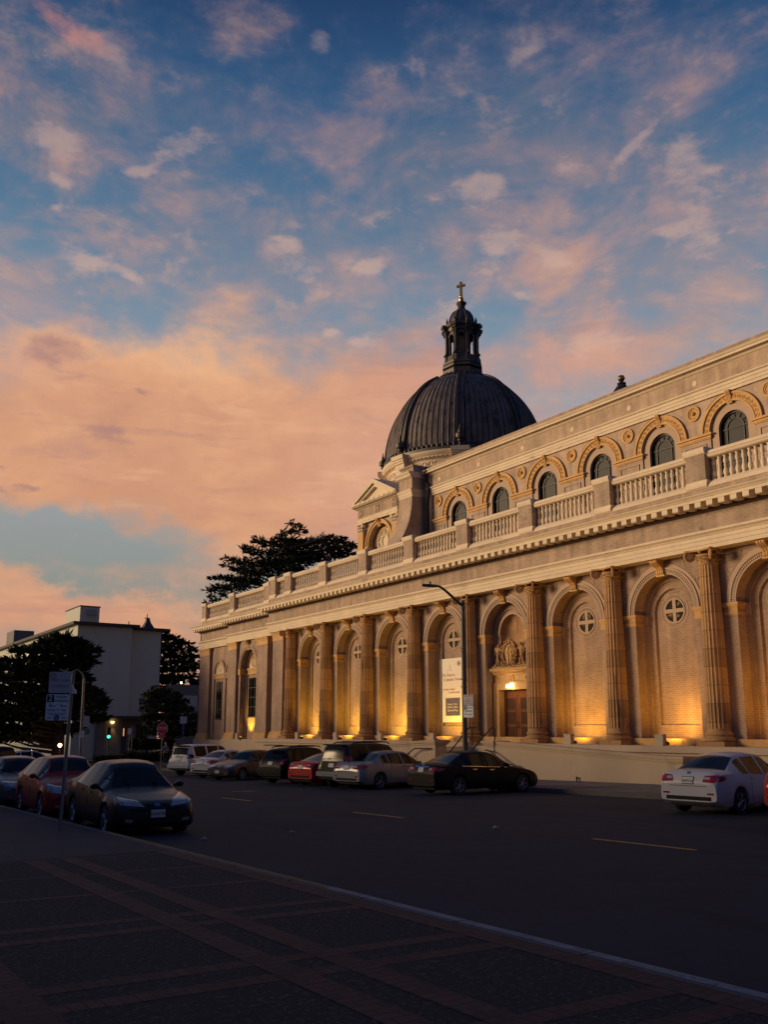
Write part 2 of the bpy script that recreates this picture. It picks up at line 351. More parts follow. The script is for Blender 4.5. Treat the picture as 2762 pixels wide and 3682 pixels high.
def seam_dirt(m, n, cx, cy):
    t = m.node_tree; ln = t.links.new; b = t.nodes['Principled BSDF']; src = b.inputs['Base Color'].links[0].from_socket
    geo = t.nodes.new('ShaderNodeNewGeometry'); sp = t.nodes.new('ShaderNodeSeparateXYZ'); ln(geo.outputs['Position'], sp.inputs[0])
    def mt(op, a, bb=0.):
        q = t.nodes.new('ShaderNodeMath'); q.operation = op
        for i, v in enumerate((a, bb)):
            if hasattr(v, 'is_output'): ln(v, q.inputs[i])
            else: q.inputs[i].default_value = v
        return q.outputs[0]
    a = mt('MULTIPLY', mt('ARCTAN2', mt('SUBTRACT', sp.outputs[1], cy), mt('SUBTRACT', sp.outputs[0], cx)), n/(2*PI))
    nz = t.nodes.new('ShaderNodeTexNoise'); ln(geo.outputs['Position'], nz.inputs['Vector']); nz.inputs['Scale'].default_value = 1.4; nz.inputs['Detail'].default_value = 6
    d = mt('ABSOLUTE', mt('SUBTRACT', mt('FRACT', mt('ADD', a, .68)), .5))
    f = mt('LESS_THAN', d, mt('MULTIPLY', mt('SUBTRACT', nz.outputs[0], .20), .30))
    x = t.nodes.new('ShaderNodeMix'); x.data_type = 'RGBA'; ln(mt('MULTIPLY', f, .8), x.inputs[0]); ln(src, x.inputs[6]); x.inputs[7].default_value = (.014, .012, .014, 1); ln(x.outputs[2], b.inputs['Base Color'])
MT['dome'] = pm('dome_sheet_metal', (.19, .158, .142), .65, .0, spec=.25, var=.4, vs=.9, bump=.15, bs=8, stain=((.025, .022, .024), 1.6, (1.6, 1.6, .3), .53, .85))
seam_dirt(MT['dome'], 88, -64., 50.9)
MT['gold'] = pm('gilded_metal', (.55, .34, .11), .35, .9, var=.2, vs=5)
MT['iron'] = pm('black_iron', (.015, .014, .016), .5, .3)
MT['glass_dark'] = pm('leaded_glass', (.026, .025, .027), .5, spec=.22, var=.5, vs=4., bump=.25, bs=14)
MT['glass_gold'] = pm('glow_tinted_glass', (.010, .006, .004), .7, var=.7, vs=3., spec=.2, stain=((.5, .34, .17), 3.6, (1, 1, 1), .55, .6))  # gold patches put the floodlight's warm reflection into the glass colour
MT['wood'] = pm('brown_door_wood', (.20, .07, .024), .75, spec=.2, var=.35, vs=5, stretch=(6, 6, .6), bump=.15, bs=30)
MT['wood_dark'] = pm('dark_door_panel', (.075, .034, .022), .8, spec=.15, var=.3, vs=6, stretch=(6, 6, .6))
MT['roof'] = pm('flat_roof_felt', (.08, .07, .065), .95, var=.2)
MT['niche'] = pm('stained_niche_plaster', (.47, .27, .13), .9, var=.45, vs=1.6, stain=((.13, .07, .045), 2.4, (2.2, 2.2, .35), .55, .6))
MT['grey_metal'] = pm('galvanised_metal', (.20, .20, .20), .55, .4, var=.15, vs=4)
MT['pole'] = pm('grey_painted_pole', (.085, .09, .088), .55, .2, var=.2, vs=4, bump=.05)
MT['sign_white'] = pm('sign_white', (.74, .77, .80), .5, var=.08, vs=6)
MT['sign_faded'] = pm('faded_sign_face', (.50, .46, .48), .6, var=.2, vs=6)
MT['sign_red'] = pm('sign_red', (.60, .03, .03), .45, var=.1, vs=5)
MT['sign_green'] = pm('sign_green', (.02, .12, .08), .45)
MT['sign_blue'] = pm('sign_blue', (.03, .07, .30), .45)
MT['ink'] = pm('black_ink', (.02, .022, .03), .6)
MT['ink_green'] = pm('green_ink', (.02, .10, .07), .6)
MT['ink_faded'] = pm('faded_ink', (.26, .20, .21), .6)
MT['ink_red'] = pm('red_ink', (.30, .07, .07), .6)
MT['banner'] = pm('banner_vinyl', (.74, .66, .54), .5, var=.05)
MT['banner_dark'] = pm('banner_dark_print', (.05, .03, .045), .5)
MT['asphalt'] = pm('asphalt', (.026, .033, .047), .82, var=.28, vs=.35, bump=.5, bs=160, spec=.25, stain=((.012, .015, .021), .55, (.4, 1.3, 1), .55, .8))
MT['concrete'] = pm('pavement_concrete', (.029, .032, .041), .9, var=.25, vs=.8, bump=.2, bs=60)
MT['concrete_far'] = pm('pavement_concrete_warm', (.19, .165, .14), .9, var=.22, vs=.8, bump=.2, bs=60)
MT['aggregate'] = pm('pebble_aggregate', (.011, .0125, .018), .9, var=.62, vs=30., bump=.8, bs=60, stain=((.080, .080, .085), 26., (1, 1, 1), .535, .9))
MT['paver'] = brick_mat('red_paver', (.105, .030, .025), (.062, .020, .019), (.014, .011, .012), .21, .105, .008, axis='xy', var=.45)
MT['paver_long'] = brick_mat('red_paver_course', (.105, .030, .025), (.062, .020, .019), (.014, .011, .012), .21, .105, .008, axis='yx', var=.45)
MT['kerb'] = pm('kerb_concrete', (.11, .105, .10), .85, var=.3, vs=2., bump=.3, bs=40)
MT['kerb_white'] = pm('worn_white_kerb_paint', (.25, .255, .25), .8, var=.45, vs=5., bump=.2, bs=40, stain=((.09, .09, .09), 6., (1, 1, 1), .55, .8))
MT['kerb_yellow'] = pm('worn_yellow_kerb_paint', (.22, .14, .045), .8, var=.45, vs=5., bump=.2, bs=40, stain=((.09, .08, .07), 6., (1, 1, 1), .55, .8))
MT['line_yellow'] = pm('yellow_road_paint', (.52, .27, .06), .8, var=.3, vs=6., stain=((.05, .05, .05), 9., (1, 1, 1), .60, .7))
MT['ground'] = pm('earth_ground', (.03, .032, .026), .95, var=.4, vs=.3)
MT['tyre'] = pm('tyre_rubber', (.012, .012, .013), .8)
MT['rim'] = pm('alloy_rim', (.32, .33, .35), .35, .8)
MT['black_plastic'] = pm('black_plastic', (.010, .010, .012), .6, spec=.15)
MT['car_glass'] = pm('tinted_car_glass', (.005, .006, .008), .10, spec=.24)
MT['headlight'] = pm('headlight_lens', (.30, .32, .34), .12, .4, spec=.8, var=.5, vs=14)
MT['taillight'] = pm('taillight_lens', (.30, .012, .016), .15, spec=.7, var=.3, vs=9)
MT['lens_clear'] = pm('clear_lens', (.45, .42, .42), .15, spec=.7, var=.3, vs=12)
MT['chrome'] = pm('chrome', (.55, .55, .56), .14, .95)
MT['plate'] = pm('plate_white', (.48, .48, .50), .5)
MT['cypress'] = pm('cypress_foliage', (.030, .042, .022), .8, var=.55, vs=.8, spec=.2)
MT['leaf'] = pm('shrub_foliage', (.032, .045, .022), .75, var=.5, vs=1.5, spec=.2)
MT['bark'] = pm('bark', (.055, .042, .034), .9, var=.4, vs=3., stretch=(3, 3, .6), bump=.5, bs=12)
MT['white_wall'] = pm('painted_white_wall', (.50, .52, .455), .85, var=.06, vs=.25, bump=.05)
MT['grey_wall'] = pm('grey_cement_wall', (.20, .19, .18), .9, var=.2, vs=.4, bump=.2, bs=20)
MT['eave'] = pm('dark_fascia', (.055, .052, .055), .8)
def emat(name, c, s):
    m, t, b = new_mat(name); b.inputs['Base Color'].default_value = (*c, 1); b.inputs['Emission Color'].default_value = (*c, 1); b.inputs['Emission Strength'].default_value = s
    return m
MT['lamp_amber'] = emat('amber_lamp', (1., .62, .22), 9.)
MT['lamp_yellow'] = emat('yellow_floodlight', (1., .62, .08), 9.)
MT['lamp_white'] = emat('warm_lamp', (1., .80, .45), 9.)
MT['lamp_green'] = emat('green_signal', (.05, .85, .55), 2.2)
MT['lamp_red'] = emat('red_tail_lamp', (1., .06, .02), 2.)
MT['window_lit'] = emat('lit_window', (.85, .72, .30), .55)
_txt = {}
def text_mb(body, size, bold=0.):      # lettering as mesh, in the x-z plane facing -y, centred
    cu = bpy.data.curves.new('txt', 'FONT'); cu.body = body; cu.size = size; cu.align_x = 'CENTER'; cu.align_y = 'CENTER'; cu.extrude = .0015; cu.offset = bold; cu.resolution_u = 3
    o = bpy.data.objects.new('txt', cu); COL.objects.link(o)
    dg = bpy.context.evaluated_depsgraph_get(); dg.update()
    me = bpy.data.meshes.new_from_object(o.evaluated_get(dg))
    mb = MB(); mb.add([(v.co.x, -v.co.z, v.co.y) for v in me.vertices], [tuple(p.vertices) for p in me.polygons])
    bpy.data.objects.remove(o); bpy.data.curves.remove(cu); bpy.data.meshes.remove(me)
    return mb
# ------------------------------------------------------------ ground, street, pavements
YK, YF, YW = 5.36, 21.8, 26.5      # near kerb, far kerb, foot of the church wall
def slope_sheet(x0, x1, y0, y1, dz, nx=1):
    mb = MB(); xs = np.linspace(x0, x1, nx+1)
    for a, b in zip(xs[:-1], xs[1:]): mb.add([(a, y0, H(a)+dz), (b, y0, H(b)+dz), (b, y1, H(b)+dz), (a, y1, H(a)+dz)], [(0, 1, 2, 3)])
    return mb
def slope_box(mb, x0, x1, y0, y1, z0, z1):
    return mb.add([(x0, y0, H(x0)+z0), (x1, y0, H(x1)+z0), (x1, y1, H(x1)+z0), (x0, y1, H(x0)+z0), (x0, y0, H(x0)+z1), (x1, y0, H(x1)+z1), (x1, y1, H(x1)+z1), (x0, y1, H(x0)+z1)],
                  [(0, 3, 2, 1), (4, 5, 6, 7), (0, 1, 5, 4), (1, 2, 6, 5), (2, 3, 7, 6), (3, 0, 4, 7)])
emit(slope_sheet(-700, 200, -400, 700, -.03), 'ground', MT['ground'], kind='structure')
emit(slope_sheet(-95, 40, YK, YF, 0, 27), 'road', MT['asphalt'], kind='structure')
emit(slope_sheet(-90, -62.5, -60, 70, .004, 4), 'cross_road', MT['asphalt'], kind='structure')
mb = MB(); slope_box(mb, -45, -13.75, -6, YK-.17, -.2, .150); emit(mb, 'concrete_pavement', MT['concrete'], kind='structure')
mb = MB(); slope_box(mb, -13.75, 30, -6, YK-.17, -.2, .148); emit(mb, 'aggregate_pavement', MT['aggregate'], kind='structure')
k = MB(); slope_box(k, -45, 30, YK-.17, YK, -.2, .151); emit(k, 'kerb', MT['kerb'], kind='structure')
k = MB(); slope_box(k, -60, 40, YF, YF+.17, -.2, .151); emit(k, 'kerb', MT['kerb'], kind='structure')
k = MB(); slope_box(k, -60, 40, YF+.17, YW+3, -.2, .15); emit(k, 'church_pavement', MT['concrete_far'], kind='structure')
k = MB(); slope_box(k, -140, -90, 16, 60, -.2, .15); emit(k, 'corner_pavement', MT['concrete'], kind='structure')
def band(x0, x1, y0, y1, dz=.154, dx=0.):      # flat course of pavers; dx: skew of the crossing courses
    n = max(1, int(abs(x1-x0)/3)); mb = MB(); xs = np.linspace(x0, x1, n+1)
    for a, b in zip(xs[:-1], xs[1:]):
        mb.add([(q, y, H(q)+z) for z in (.12, dz) for q, y in ((a, y0), (b, y0), (b+dx, y1), (a+dx, y1))], [(0, 3, 2, 1), (4, 5, 6, 7), (0, 1, 5, 4), (1, 2, 6, 5), (2, 3, 7, 6), (3, 0, 4, 7)])
    return mb
lm = MB(); cm = MB()
for y0, y1 in ((3.07, 3.31), (3.56, 3.80), (4.93, 5.19), (1.30, 1.60), (.2, .5)): lm.merge(band(-13.7, 6, y0, y1, .1515))
for x0, w, dx in ((-13.75, .10, .3), (-12.05, .12, .28), (-10.42, .13, .25), (-8.78, .19, .22), (-8.28, .19, .22), (-6.62, .2, .17), (-6.14, .2, .17), (-4.46, .2, .12), (-3.96, .2, .12), (-2.3, .2, .1), (-1.8, .2, .1)):
    cm.merge(band(x0, x0+w, 1.6, 4.93, .150, dx)); cm.merge(band(x0-.05, x0+w-.05, .5, 1.6, .150, .05))
emit(lm, 'paver_band', MT['paver_long'], kind='structure'); emit(cm, 'paver_course', MT['paver'], kind='structure')
emit(band(-17.5, -9.2, YK-.125, YK-.012, .155), 'kerb_paint', MT['kerb_yellow'], kind='structure')
emit(band(-9.2, 8, YK-.125, YK-.012, .155), 'kerb_paint', MT['kerb_white'], kind='structure')
for i in range(-3, 9):
    x0 = -12.15+.08-8.1*i
    if -70 < x0 < 14: emit(slope_sheet(x0, x0+2.2, 12.27, 12.40, .004), 'lane_dash', MT['line_yellow'], kind='structure')
# expansion joints in the concrete
jm = MB()
for x in np.arange(-43.5, -14, 1.8): jm.merge(band(x, x+.012, -5.9, YK-.2, .152))
for y in (1.2, 3.1): jm.merge(band(-44.8, -13.8, y, y+.012, .1525))
emit(jm, 'pavement_joint', MT['ink'], kind='structure')
jm = MB()
for x in np.arange(-58.5, 10, 1.7): jm.merge(band(x, x+.014, YF+.2, YW, .153))
emit(jm, 'pavement_joint', MT['ink'], kind='structure')
jm = MB()
for x in np.arange(-44, 12, 1.55): jm.merge(band(x, x+.016, YK-.175, YK+.003, .1565))
emit(jm, 'kerb_joint', MT['ink'], kind='structure')
def manhole(x, y, r):
    mb = MB(); mb.add([(x+r*math.cos(a), y+r*math.sin(a), H(x)+.006+ST*r*math.cos(a)) for a in np.linspace(0, 2*PI, 25)[:-1]], [tuple(range(24))])
    for q in range(-3, 4): mb.box(x-r*.7, x+r*.7, y+q*r*.22-.012, y+q*r*.22+.012, H(x)+.002, H(x)+.012)
    return emit(mb, 'manhole_cover', MT['iron'])
props(manhole(-31.5, 14.6, .42), 'round iron cover set in the road in front of the silver sedan', 'manhole cover')
# ------------------------------------------------------------ the church
def Zr(r): return r+CAMZ
# drum joints on the column stone
def add_drums(m, step):
    t = m.node_tree; ln = t.links.new; b = t.nodes['Principled BSDF']; src = b.inputs['Base Color'].links[0].from_socket
    geo = t.nodes.new('ShaderNodeNewGeometry'); sp = t.nodes.new('ShaderNodeSeparateXYZ'); ln(geo.outputs['Position'], sp.inputs[0])
    def mt(op, a, bb=0.):
        n = t.nodes.new('ShaderNodeMath'); n.operation = op
        for i, v in enumerate((a, bb)):
            if hasattr(v, 'is_output'): ln(v, n.inputs[i])
            else: n.inputs[i].default_value = v
        return n.outputs[0]
    q = mt('ADD', mt('DIVIDE', sp.outputs[2], step), mt('MULTIPLY', mt('FLOOR', mt('DIVIDE', sp.outputs[0], 4.9)), .37))
    line = mt('LESS_THAN', mt('FRACT', q), .022)
    wn = t.nodes.new('ShaderNodeTexWhiteNoise'); wn.noise_dimensions = '1D'; ln(mt('FLOOR', q), wn.inputs['W'])
    mr = t.nodes.new('ShaderNodeMapRange'); ln(wn.outputs[0], mr.inputs[0]); mr.inputs[3].default_value = .72; mr.inputs[4].default_value = 1.1
    mx = t.nodes.new('ShaderNodeMix'); mx.data_type = 'RGBA'; mx.blend_type = 'MULTIPLY'; mx.inputs[0].default_value = 1; ln(src, mx.inputs[6]); ln(mr.outputs[0], mx.inputs[7])
    m2 = t.nodes.new('ShaderNodeMix'); m2.data_type = 'RGBA'; ln(line, m2.inputs[0]); ln(mx.outputs[2], m2.inputs[6]); m2.inputs[7].default_value = (.08, .055, .04, 1)
    ln(m2.outputs[2], b.inputs['Base Color'])
add_drums(MT['stone'], .68)
XC0, BAY = -22.1, 4.9
XL = -59.2; XR = -10.0
CH = empty('church', (-36, 33, H(-36)), world=True, label='long buff brick church with cream trim, arched colonnade and dark ribbed dome', category='church')
def arch_pts(cx, r, zs, zb, n=28):      # outline: up the left leg, over, down the right leg
    return [(cx-r, zb)]+[(cx-r*math.cos(PI*i/n), zs+r*math.sin(PI*i/n)) for i in range(n+1)]+[(cx+r, zb)]
def arch_ring(mb, cx, ro, ri, zs, zbo, zbi, y, n=28, zso=None):
    a, b = arch_pts(cx, ro, zs if zso is None else zso, zbo, n), arch_pts(cx, ri, zs, zbi, n)
    m = len(a); vs = [(p[0], y, p[1]) for p in a]+[(p[0], y, p[1]) for p in b]
    mb.add(vs, [(i, m+i, m+i+1, i+1) for i in range(m-1)])
def arch_side(mb, cx, r, zs, zb, y0, y1, n=28, floor=False):
    a = arch_pts(cx, r, zs, zb, n); m = len(a)
    fs = [(i, i+1, m+i+1, m+i) for i in range(m-1)]
    if floor: fs.append((m-1, 0, m, 2*m-1))
    mb.add([(p[0], y0, p[1]) for p in a]+[(p[0], y1, p[1]) for p in a], fs)
def arch_fill(mb, cx, r, zs, zb, y, n=28):
    a = arch_pts(cx, r, zs, zb, n); mb.add([(p[0], y, p[1]) for p in a], [tuple(range(len(a)-1, -1, -1))])
def arch_plate(mb, x0, x1, z0, z1, cx, r, zs, y, zb=None, n=28):   # wall front with an arched hole
    zb = z0 if zb is None else zb
    a = arch_pts(cx, r, zs, zb, n)[1:-1]
    mb.add([(x0, y, z0), (cx-r, y, z0), (cx-r, y, zs), (x0, y, zs)], [(0, 1, 2, 3)])
    mb.add([(cx+r, y, z0), (x1, y, z0), (x1, y, zs), (cx+r, y, zs)], [(0, 1, 2, 3)])
    mb.add([(x0, y, zs), (cx-r, y, zs), (cx-r, y, z1), (x0, y, z1)], [(0, 1, 2, 3)])
    mb.add([(cx+r, y, zs), (x1, y, zs), (x1, y, z1), (cx+r, y, z1)], [(0, 1, 2, 3)])
    for p, q in zip(a[:-1], a[1:]): mb.add([(p[0], y, p[1]), (q[0], y, q[1]), (q[0], y, z1), (p[0], y, z1)], [(0, 1, 2, 3)])
    if zb > z0: mb.add([(cx-r, y, z0), (cx+r, y, z0), (cx+r, y, zb), (cx-r, y, zb)], [(0, 1, 2, 3)])
def arc_band(mb, cx, zs, r0, r1, y0, y1, n=36, a0=0., a1=PI):      # solid half ring
    def P(i, j):
        t = a0+(a1-a0)*i/n; r, y = ((r0, y0), (r1, y0), (r1, y1), (r0, y1))[j % 4]
        return (cx-r*math.cos(t), y, zs+r*math.sin(t))
    mb.grid(P, n+1, 5, flip=False)
def disc_ring(mb, cx, cz, r0, r1, y0, y1, n=36):
    def P(i, j):
        t = 2*PI*i/n; r, y = ((r0, y1), (r0, y0), (r1, y0), (r1, y1))[j]
        return (cx+r*math.cos(t), y, cz+r*math.sin(t))
    mb.grid(P, n, 4, True, flip=True)
def disc(mb, cx, cz, r, y, n=32): mb.add([(cx+r*math.cos(2*PI*i/n), y, cz+r*math.sin(2*PI*i/n)) for i in range(n)], [tuple(range(n))])
def molding(mb, x0, x1, yb, prof):       # (projection, z) profile swept along x, ends closed
    poly = [(yb, prof[0][1])]+[(yb-p, z) for p, z in prof]+[(yb, prof[-1][1])]
    poly = [p for i, p in enumerate(poly) if i == 0 or p != poly[i-1]]
    mb.prism(poly[::-1], 'x', x0, x1)
# --- entablature, shared by the main block and the two set-back left blocks
def entablature(x0, x1, dy, deep=1.2):
    m = MB(); y = 29.9+dy
    molding(m, x0, x1, y+deep, [(deep+.88, Zr(6.72)), (deep+.88, Zr(6.88)), (deep+.91, Zr(6.88)), (deep+.91, Zr(7.05)), (deep+.94, Zr(7.05)), (deep+.94, Zr(7.19)), (deep+.97, Zr(7.20)), (deep+1.0, Zr(7.25)), (deep+1.09, Zr(7.31)), (deep+1.10, Zr(7.39))])
    emit(m, 'architrave', MT['trim'], CH)
    m = MB(); m.box(x0, x1, 29.0+dy+.02, y+deep, Zr(7.39), Zr(8.12)); emit(m, 'frieze', MT['brick_frieze'], CH)
    m = MB(); molding(m, x0-.06, x1+.06, y+deep, [(deep+.92, Zr(8.10)), (deep+.95, Zr(8.13)), (deep+1.05, Zr(8.18)), (deep+1.05, Zr(8.22)), (deep+1.12, Zr(8.22)), (deep+1.12, Zr(8.38))])
    emit(m, 'bed_moulding', MT['shade_brown'], CH)
    m = MB(); molding(m, x0-.45, x1+.45, y+deep, [(deep+1.6, Zr(8.38)), (deep+1.6, Zr(8.50)), (deep+1.63, Zr(8.50)), (deep+1.66, Zr(8.55)), (deep+1.72, Zr(8.60)), (deep+1.74, Zr(8.64)), (deep+1.0, Zr(8.68))])
    emit(m, 'cornice', MT['trim'], CH)
    n = int((x1-x0)/.52); first = None; row = MB()
    for i in range(n+1):
        x = x0+.08+i*(x1-x0-.36)/max(n, 1)
        if first: c = first.copy(); COL.objects.link(c); c.location.x += x-fx; continue
        m = row if dy else MB(); m.prism([(28.78+dy, Zr(8.19)), (28.78+dy, Zr(8.379)), (28.315+dy, Zr(8.379)), (28.315+dy, Zr(8.20)), (28.36+dy, Zr(8.17)), (28.56+dy, Zr(8.18)), (28.70+dy, Zr(8.185))], 'x', x, x+.27)
        if not dy: first = emit(m, 'modillion', MT['trim'], CH); fx = x
    if dy: emit(row, 'modillion_row', MT['trim'], CH, kind='stuff')
entablature(XL, XR, 0)
# --- balusters
BAL = [(.085, 9.38), (.085, 9.43), (.06, 9.45), (.075, 9.49), (.098, 9.57), (.092, 9.66), (.06, 9.76), (.045, 9.82), (.065, 9.84), (.065, 9.87), (.045, 9.89), (.058, 9.95), (.082, 10.03), (.076, 10.11), (.05, 10.19), (.065, 10.22), (.075, 10.24), (.075, 10.29)]
BAL = [(r, Zr(z)) for r, z in BAL]
def parapet(x0, x1, dy, piers, indiv, skip=0):   # piers: centres; balusters stand between them
    m = MB(); m.box(x0, x1, 29.08+dy, 29.7+dy, Zr(8.6), Zr(9.12)); emit(m, 'parapet_wall', MT['brick_frieze'], CH)
    m = MB(); molding(m, x0, x1, 29.7+dy, [(.64, Zr(9.10)), (.66, Zr(9.16)), (.60, Zr(9.26)), (.46, Zr(9.38))]); emit(m, 'balustrade_base', MT['trim'], CH)
    for a in piers[:len(piers)-skip]:
        m = MB(); m.box(a-.45, a+.45, 29.02+dy, 29.72+dy, Zr(9.36), Zr(10.42)); p = emit(m, 'parapet_pier', MT['brick_frieze'], CH)
        m = MB(); molding(m, a-.50, a+.50, 29.78+dy, [(.78, Zr(10.42)), (.83, Zr(10.46)), (.86, Zr(10.56)), (.86, Zr(10.66)), (.80, Zr(10.71))]); emit(m, 'cap', MT['trim'], p)
        m = MB(); molding(m, a-.49, a+.49, 29.7+dy, [(.70, Zr(9.13)), (.73, Zr(9.2)), (.70, Zr(9.3)), (.69, Zr(9.4))]); emit(m, 'plinth', MT['trim'], p)
    for a, b in zip(piers[:-1], piers[1:]):
        m = MB(); molding(m, a+.45, b-.45, 29.62+dy, [(.44, Zr(10.28)), (.5, Zr(10.32)), (.5, Zr(10.36)), (.55, Zr(10.42)), (.55, Zr(10.5)), (.5, Zr(10.55))])
        bs = emit(m, 'balustrade', MT['trim'], CH)
        n = int((b-a-.9)/.262); stuff = MB(); first = None
        for i in range(n):
            x = a+.45+(i+.5)*(b-a-.9)/n
            if not indiv:
                stuff.lathe(BAL, x, 29.37+dy, 8)
            elif first is None:
                q = MB(); q.lathe(BAL, x, 29.37+dy, 12); first = emit(q, 'baluster', MT['trim'], bs, smooth=50); fx = x
            else:
                c = first.copy(); COL.objects.link(c); c.parent = bs; c.location.x += x-fx
        if not indiv: emit(stuff, 'baluster_row', MT['trim'], bs, smooth=50, kind='stuff')
piers = [XC0-BAY*k for k in range(-2, 8)]
parapet(piers[6]-.45, XR, 0, piers[:7][::-1], True)
parapet(XL, piers[6]-.452, 0, [-58.72, piers[9], piers[8], piers[7], piers[6]], False, 1)
# --- columns (free of the wall by a hand)
def make_column(x):
    c = empty('column', (x, 29.4, Zr(-.62)), world=True); c.parent = CH; c.location = Vector((x, 29.4, Zr(-.62)))-CH.location
    m = MB(); m.box(x-.60, x+.60, 28.8, 30.0, Zr(-.62), Zr(-.44))
    m.lathe([(.57, Zr(-.44)), (.595, Zr(-.41)), (.595, Zr(-.36)), (.57, Zr(-.32)), (.50, Zr(-.30)), (.48, Zr(-.26)), (.50, Zr(-.22)), (.525, Zr(-.20)), (.525, Zr(-.16)), (.50, Zr(-.13)), (.455, Zr(-.12)), (.44, Zr(-.06))], x, 29.4, 40)
    emit(m, 'base', MT['stone'], c, smooth=40)
    m = MB(); zz = np.linspace(-.06, 6.22, 9); fl = lambda r, z, t: r*(1-.085*abs(math.sin(10*t))**.7) if Zr(.02) < z < Zr(6.14) else r
    prof = [(.435, Zr(-.06)), (.425, Zr(.019))]+[(.425-.07*(u**1.6), Zr(.03+6.1*u)) for u in np.linspace(0, 1, 9)]+[(.356, Zr(6.145)), (.36, Zr(6.17)), (.385, Zr(6.19)), (.385, Zr(6.22))]
    m.lathe(prof, x, 29.4, 160, fl); emit(m, 'shaft', MT['stone'], c, smooth=30)
    m = MB(); m.lathe([(.34, Zr(6.22)), (.345, Zr(6.34)), (.36, Zr(6.44)), (.40, Zr(6.46)), (.42, Zr(6.49)), (.40, Zr(6.52)), (.42, Zr(6.56))], x, 29.4, 32)
    for k in range(8):          # leaves
        a = 2*PI*k/8+PI/8
        for (dz, h, w) in ((0, .15, .11), (.06, .15, .09)):
            aa = a+(PI/8 if dz else 0); er = Vector((math.cos(aa), math.sin(aa), 0)); et = Vector((-er.y, er.x, 0)); o = Vector((x, 29.4, Zr(6.22)+dz))
            def lf(i, j, er=er, et=et, o=o, h=h, w=w):
                v = j/4; u = i/2-.5; return tuple(o+er*(.355+.14*v**3+.03*(1-abs(u)*2))+et*(u*2*w*(1-.55*v**2))+Vector((0, 0, h*(v if v < .8 else .8+.1*(v-.8)))))
            m.grid(lf, 3, 5)
    for sx in (-1, 1):
        for sy in (-1, 1):
            d = Vector((sx, sy, 0)).normalized(); ctr = Vector((x, 29.4, Zr(6.50)))+d*.66
            pts = []
            for q in range(34):
                t = q/33*4.5*PI; r = .20*(1-.80*q/33); pts.append(ctr+d*(-math.sin(t)*r*-1)+Vector((0, 0, math.cos(t)*r)))
            m.tube(pts, [.055-.022*q/33 for q in range(34)], 6)
            nrm = Vector((-d.y, d.x, 0))
            m.tube([ctr-nrm*.05, ctr+nrm*.05], .12, 14)
            m.tube([Vector((x, 29.4, Zr(6.62)))+d*.30, Vector((x, 29.4, Zr(6.655)))+d*.46, ctr+Vector((0, 0, .15))+d*.03], .045, 6)
    for k in range(4):
        a = k*PI/2; e = Vector((math.cos(a), math.sin(a), 0)); ctr = Vector((x, 29.4, Zr(6.63)))+e*.45
        m.lathe([(.0, ctr.z-.07), (.06, ctr.z-.05), (.085, ctr.z), (.06, ctr.z+.05), (0, ctr.z+.07)], ctr.x, ctr.y, 8)
    ab = []
    for k in range(4):
        a = PI/4+k*PI/2; c0 = Vector((math.cos(a), math.sin(a)))*.86; t = Vector((-math.sin(a), math.cos(a)))*.06
        ab += [tuple(c0-t), tuple(c0+t)]; mid = Vector((math.cos(a+PI/4), math.sin(a+PI/4)))*.47; ab.append(tuple(mid))
    m.prism([(x+p[0], 29.4+p[1]) for p in ab], 'z', Zr(6.655), Zr(6.722))
    emit(m, 'capital', MT['stone'], c, smooth=40)
    return c
col0 = make_column(XC0)
for k in (-2, -1, 1, 2, 3, 4, 5, 6, 7):
    c = copy_tree(col0, CH); c.location.x -= BAY*k
# --- arched bays
def archivolt_mb(cx, r, zs, y, wide=.42, n=56):
    m = MB(); arc_band(m, cx, zs, r, r+.06, y-.05, y); arc_band(m, cx, zs, r+.06, r+.2, y-.02, y); arc_band(m, cx, zs, r+.2, r+.27, y-.085, y); arc_band(m, cx, zs, r+.27, r+wide, y-.035, y)
    for i in range(n):
        a = PI*(i+.5)/n; ca, sa = -math.cos(a), math.sin(a); i0 = len(m.v); m.box(-.05, .05, y-.06, y, -.02*r, .02*r)
        m.xf(Matrix.Translation((cx+ca*(r+.13), 0, zs+sa*(r+.13))) @ Matrix.Rotation(-math.atan2(sa, ca), 4, 'Y'), i0)
    return m
def impost_mb(x0, x1, y0, y1):
    m = MB()
    for p, z0, z1 in ((.02, 4.20, 4.26), (.045, 4.26, 4.31), (.015, 4.31, 4.50), (.05, 4.50, 4.56), (.075, 4.56, 4.66)):
        m.box(x0-p, x1+p, y0-p, y1+p*.3, Zr(z0), Zr(z1))
    return m
def console_mb(cx, z0, z1, y, w=.34, d=.55):
    m = MB(); h = z1-z0
    poly = [(y, z0), (y-.10*d/.55, z0), (y-.16*d/.55, z0+.10*h), (y-.15*d/.55, z0+.3*h), (y-.24*d/.55, z0+.52*h), (y-.44*d/.55, z0+.68*h), (y-d, z0+.80*h), (y-d, z0+.94*h), (y-d*.9, z1), (y, z1)]
    m.prism(poly[::-1], 'x', cx-w/2, cx+w/2)
    for s in (-.3, 0, .3): m.prism([(p[0]-.02, p[1]) for p in poly][::-1], 'x', cx+s*w-.03, cx+s*w+.03)
    m.box(cx-w*.6, cx+w*.6, y-.12*d/.55, y, z0-.06, z0); return m
YS = 29.65
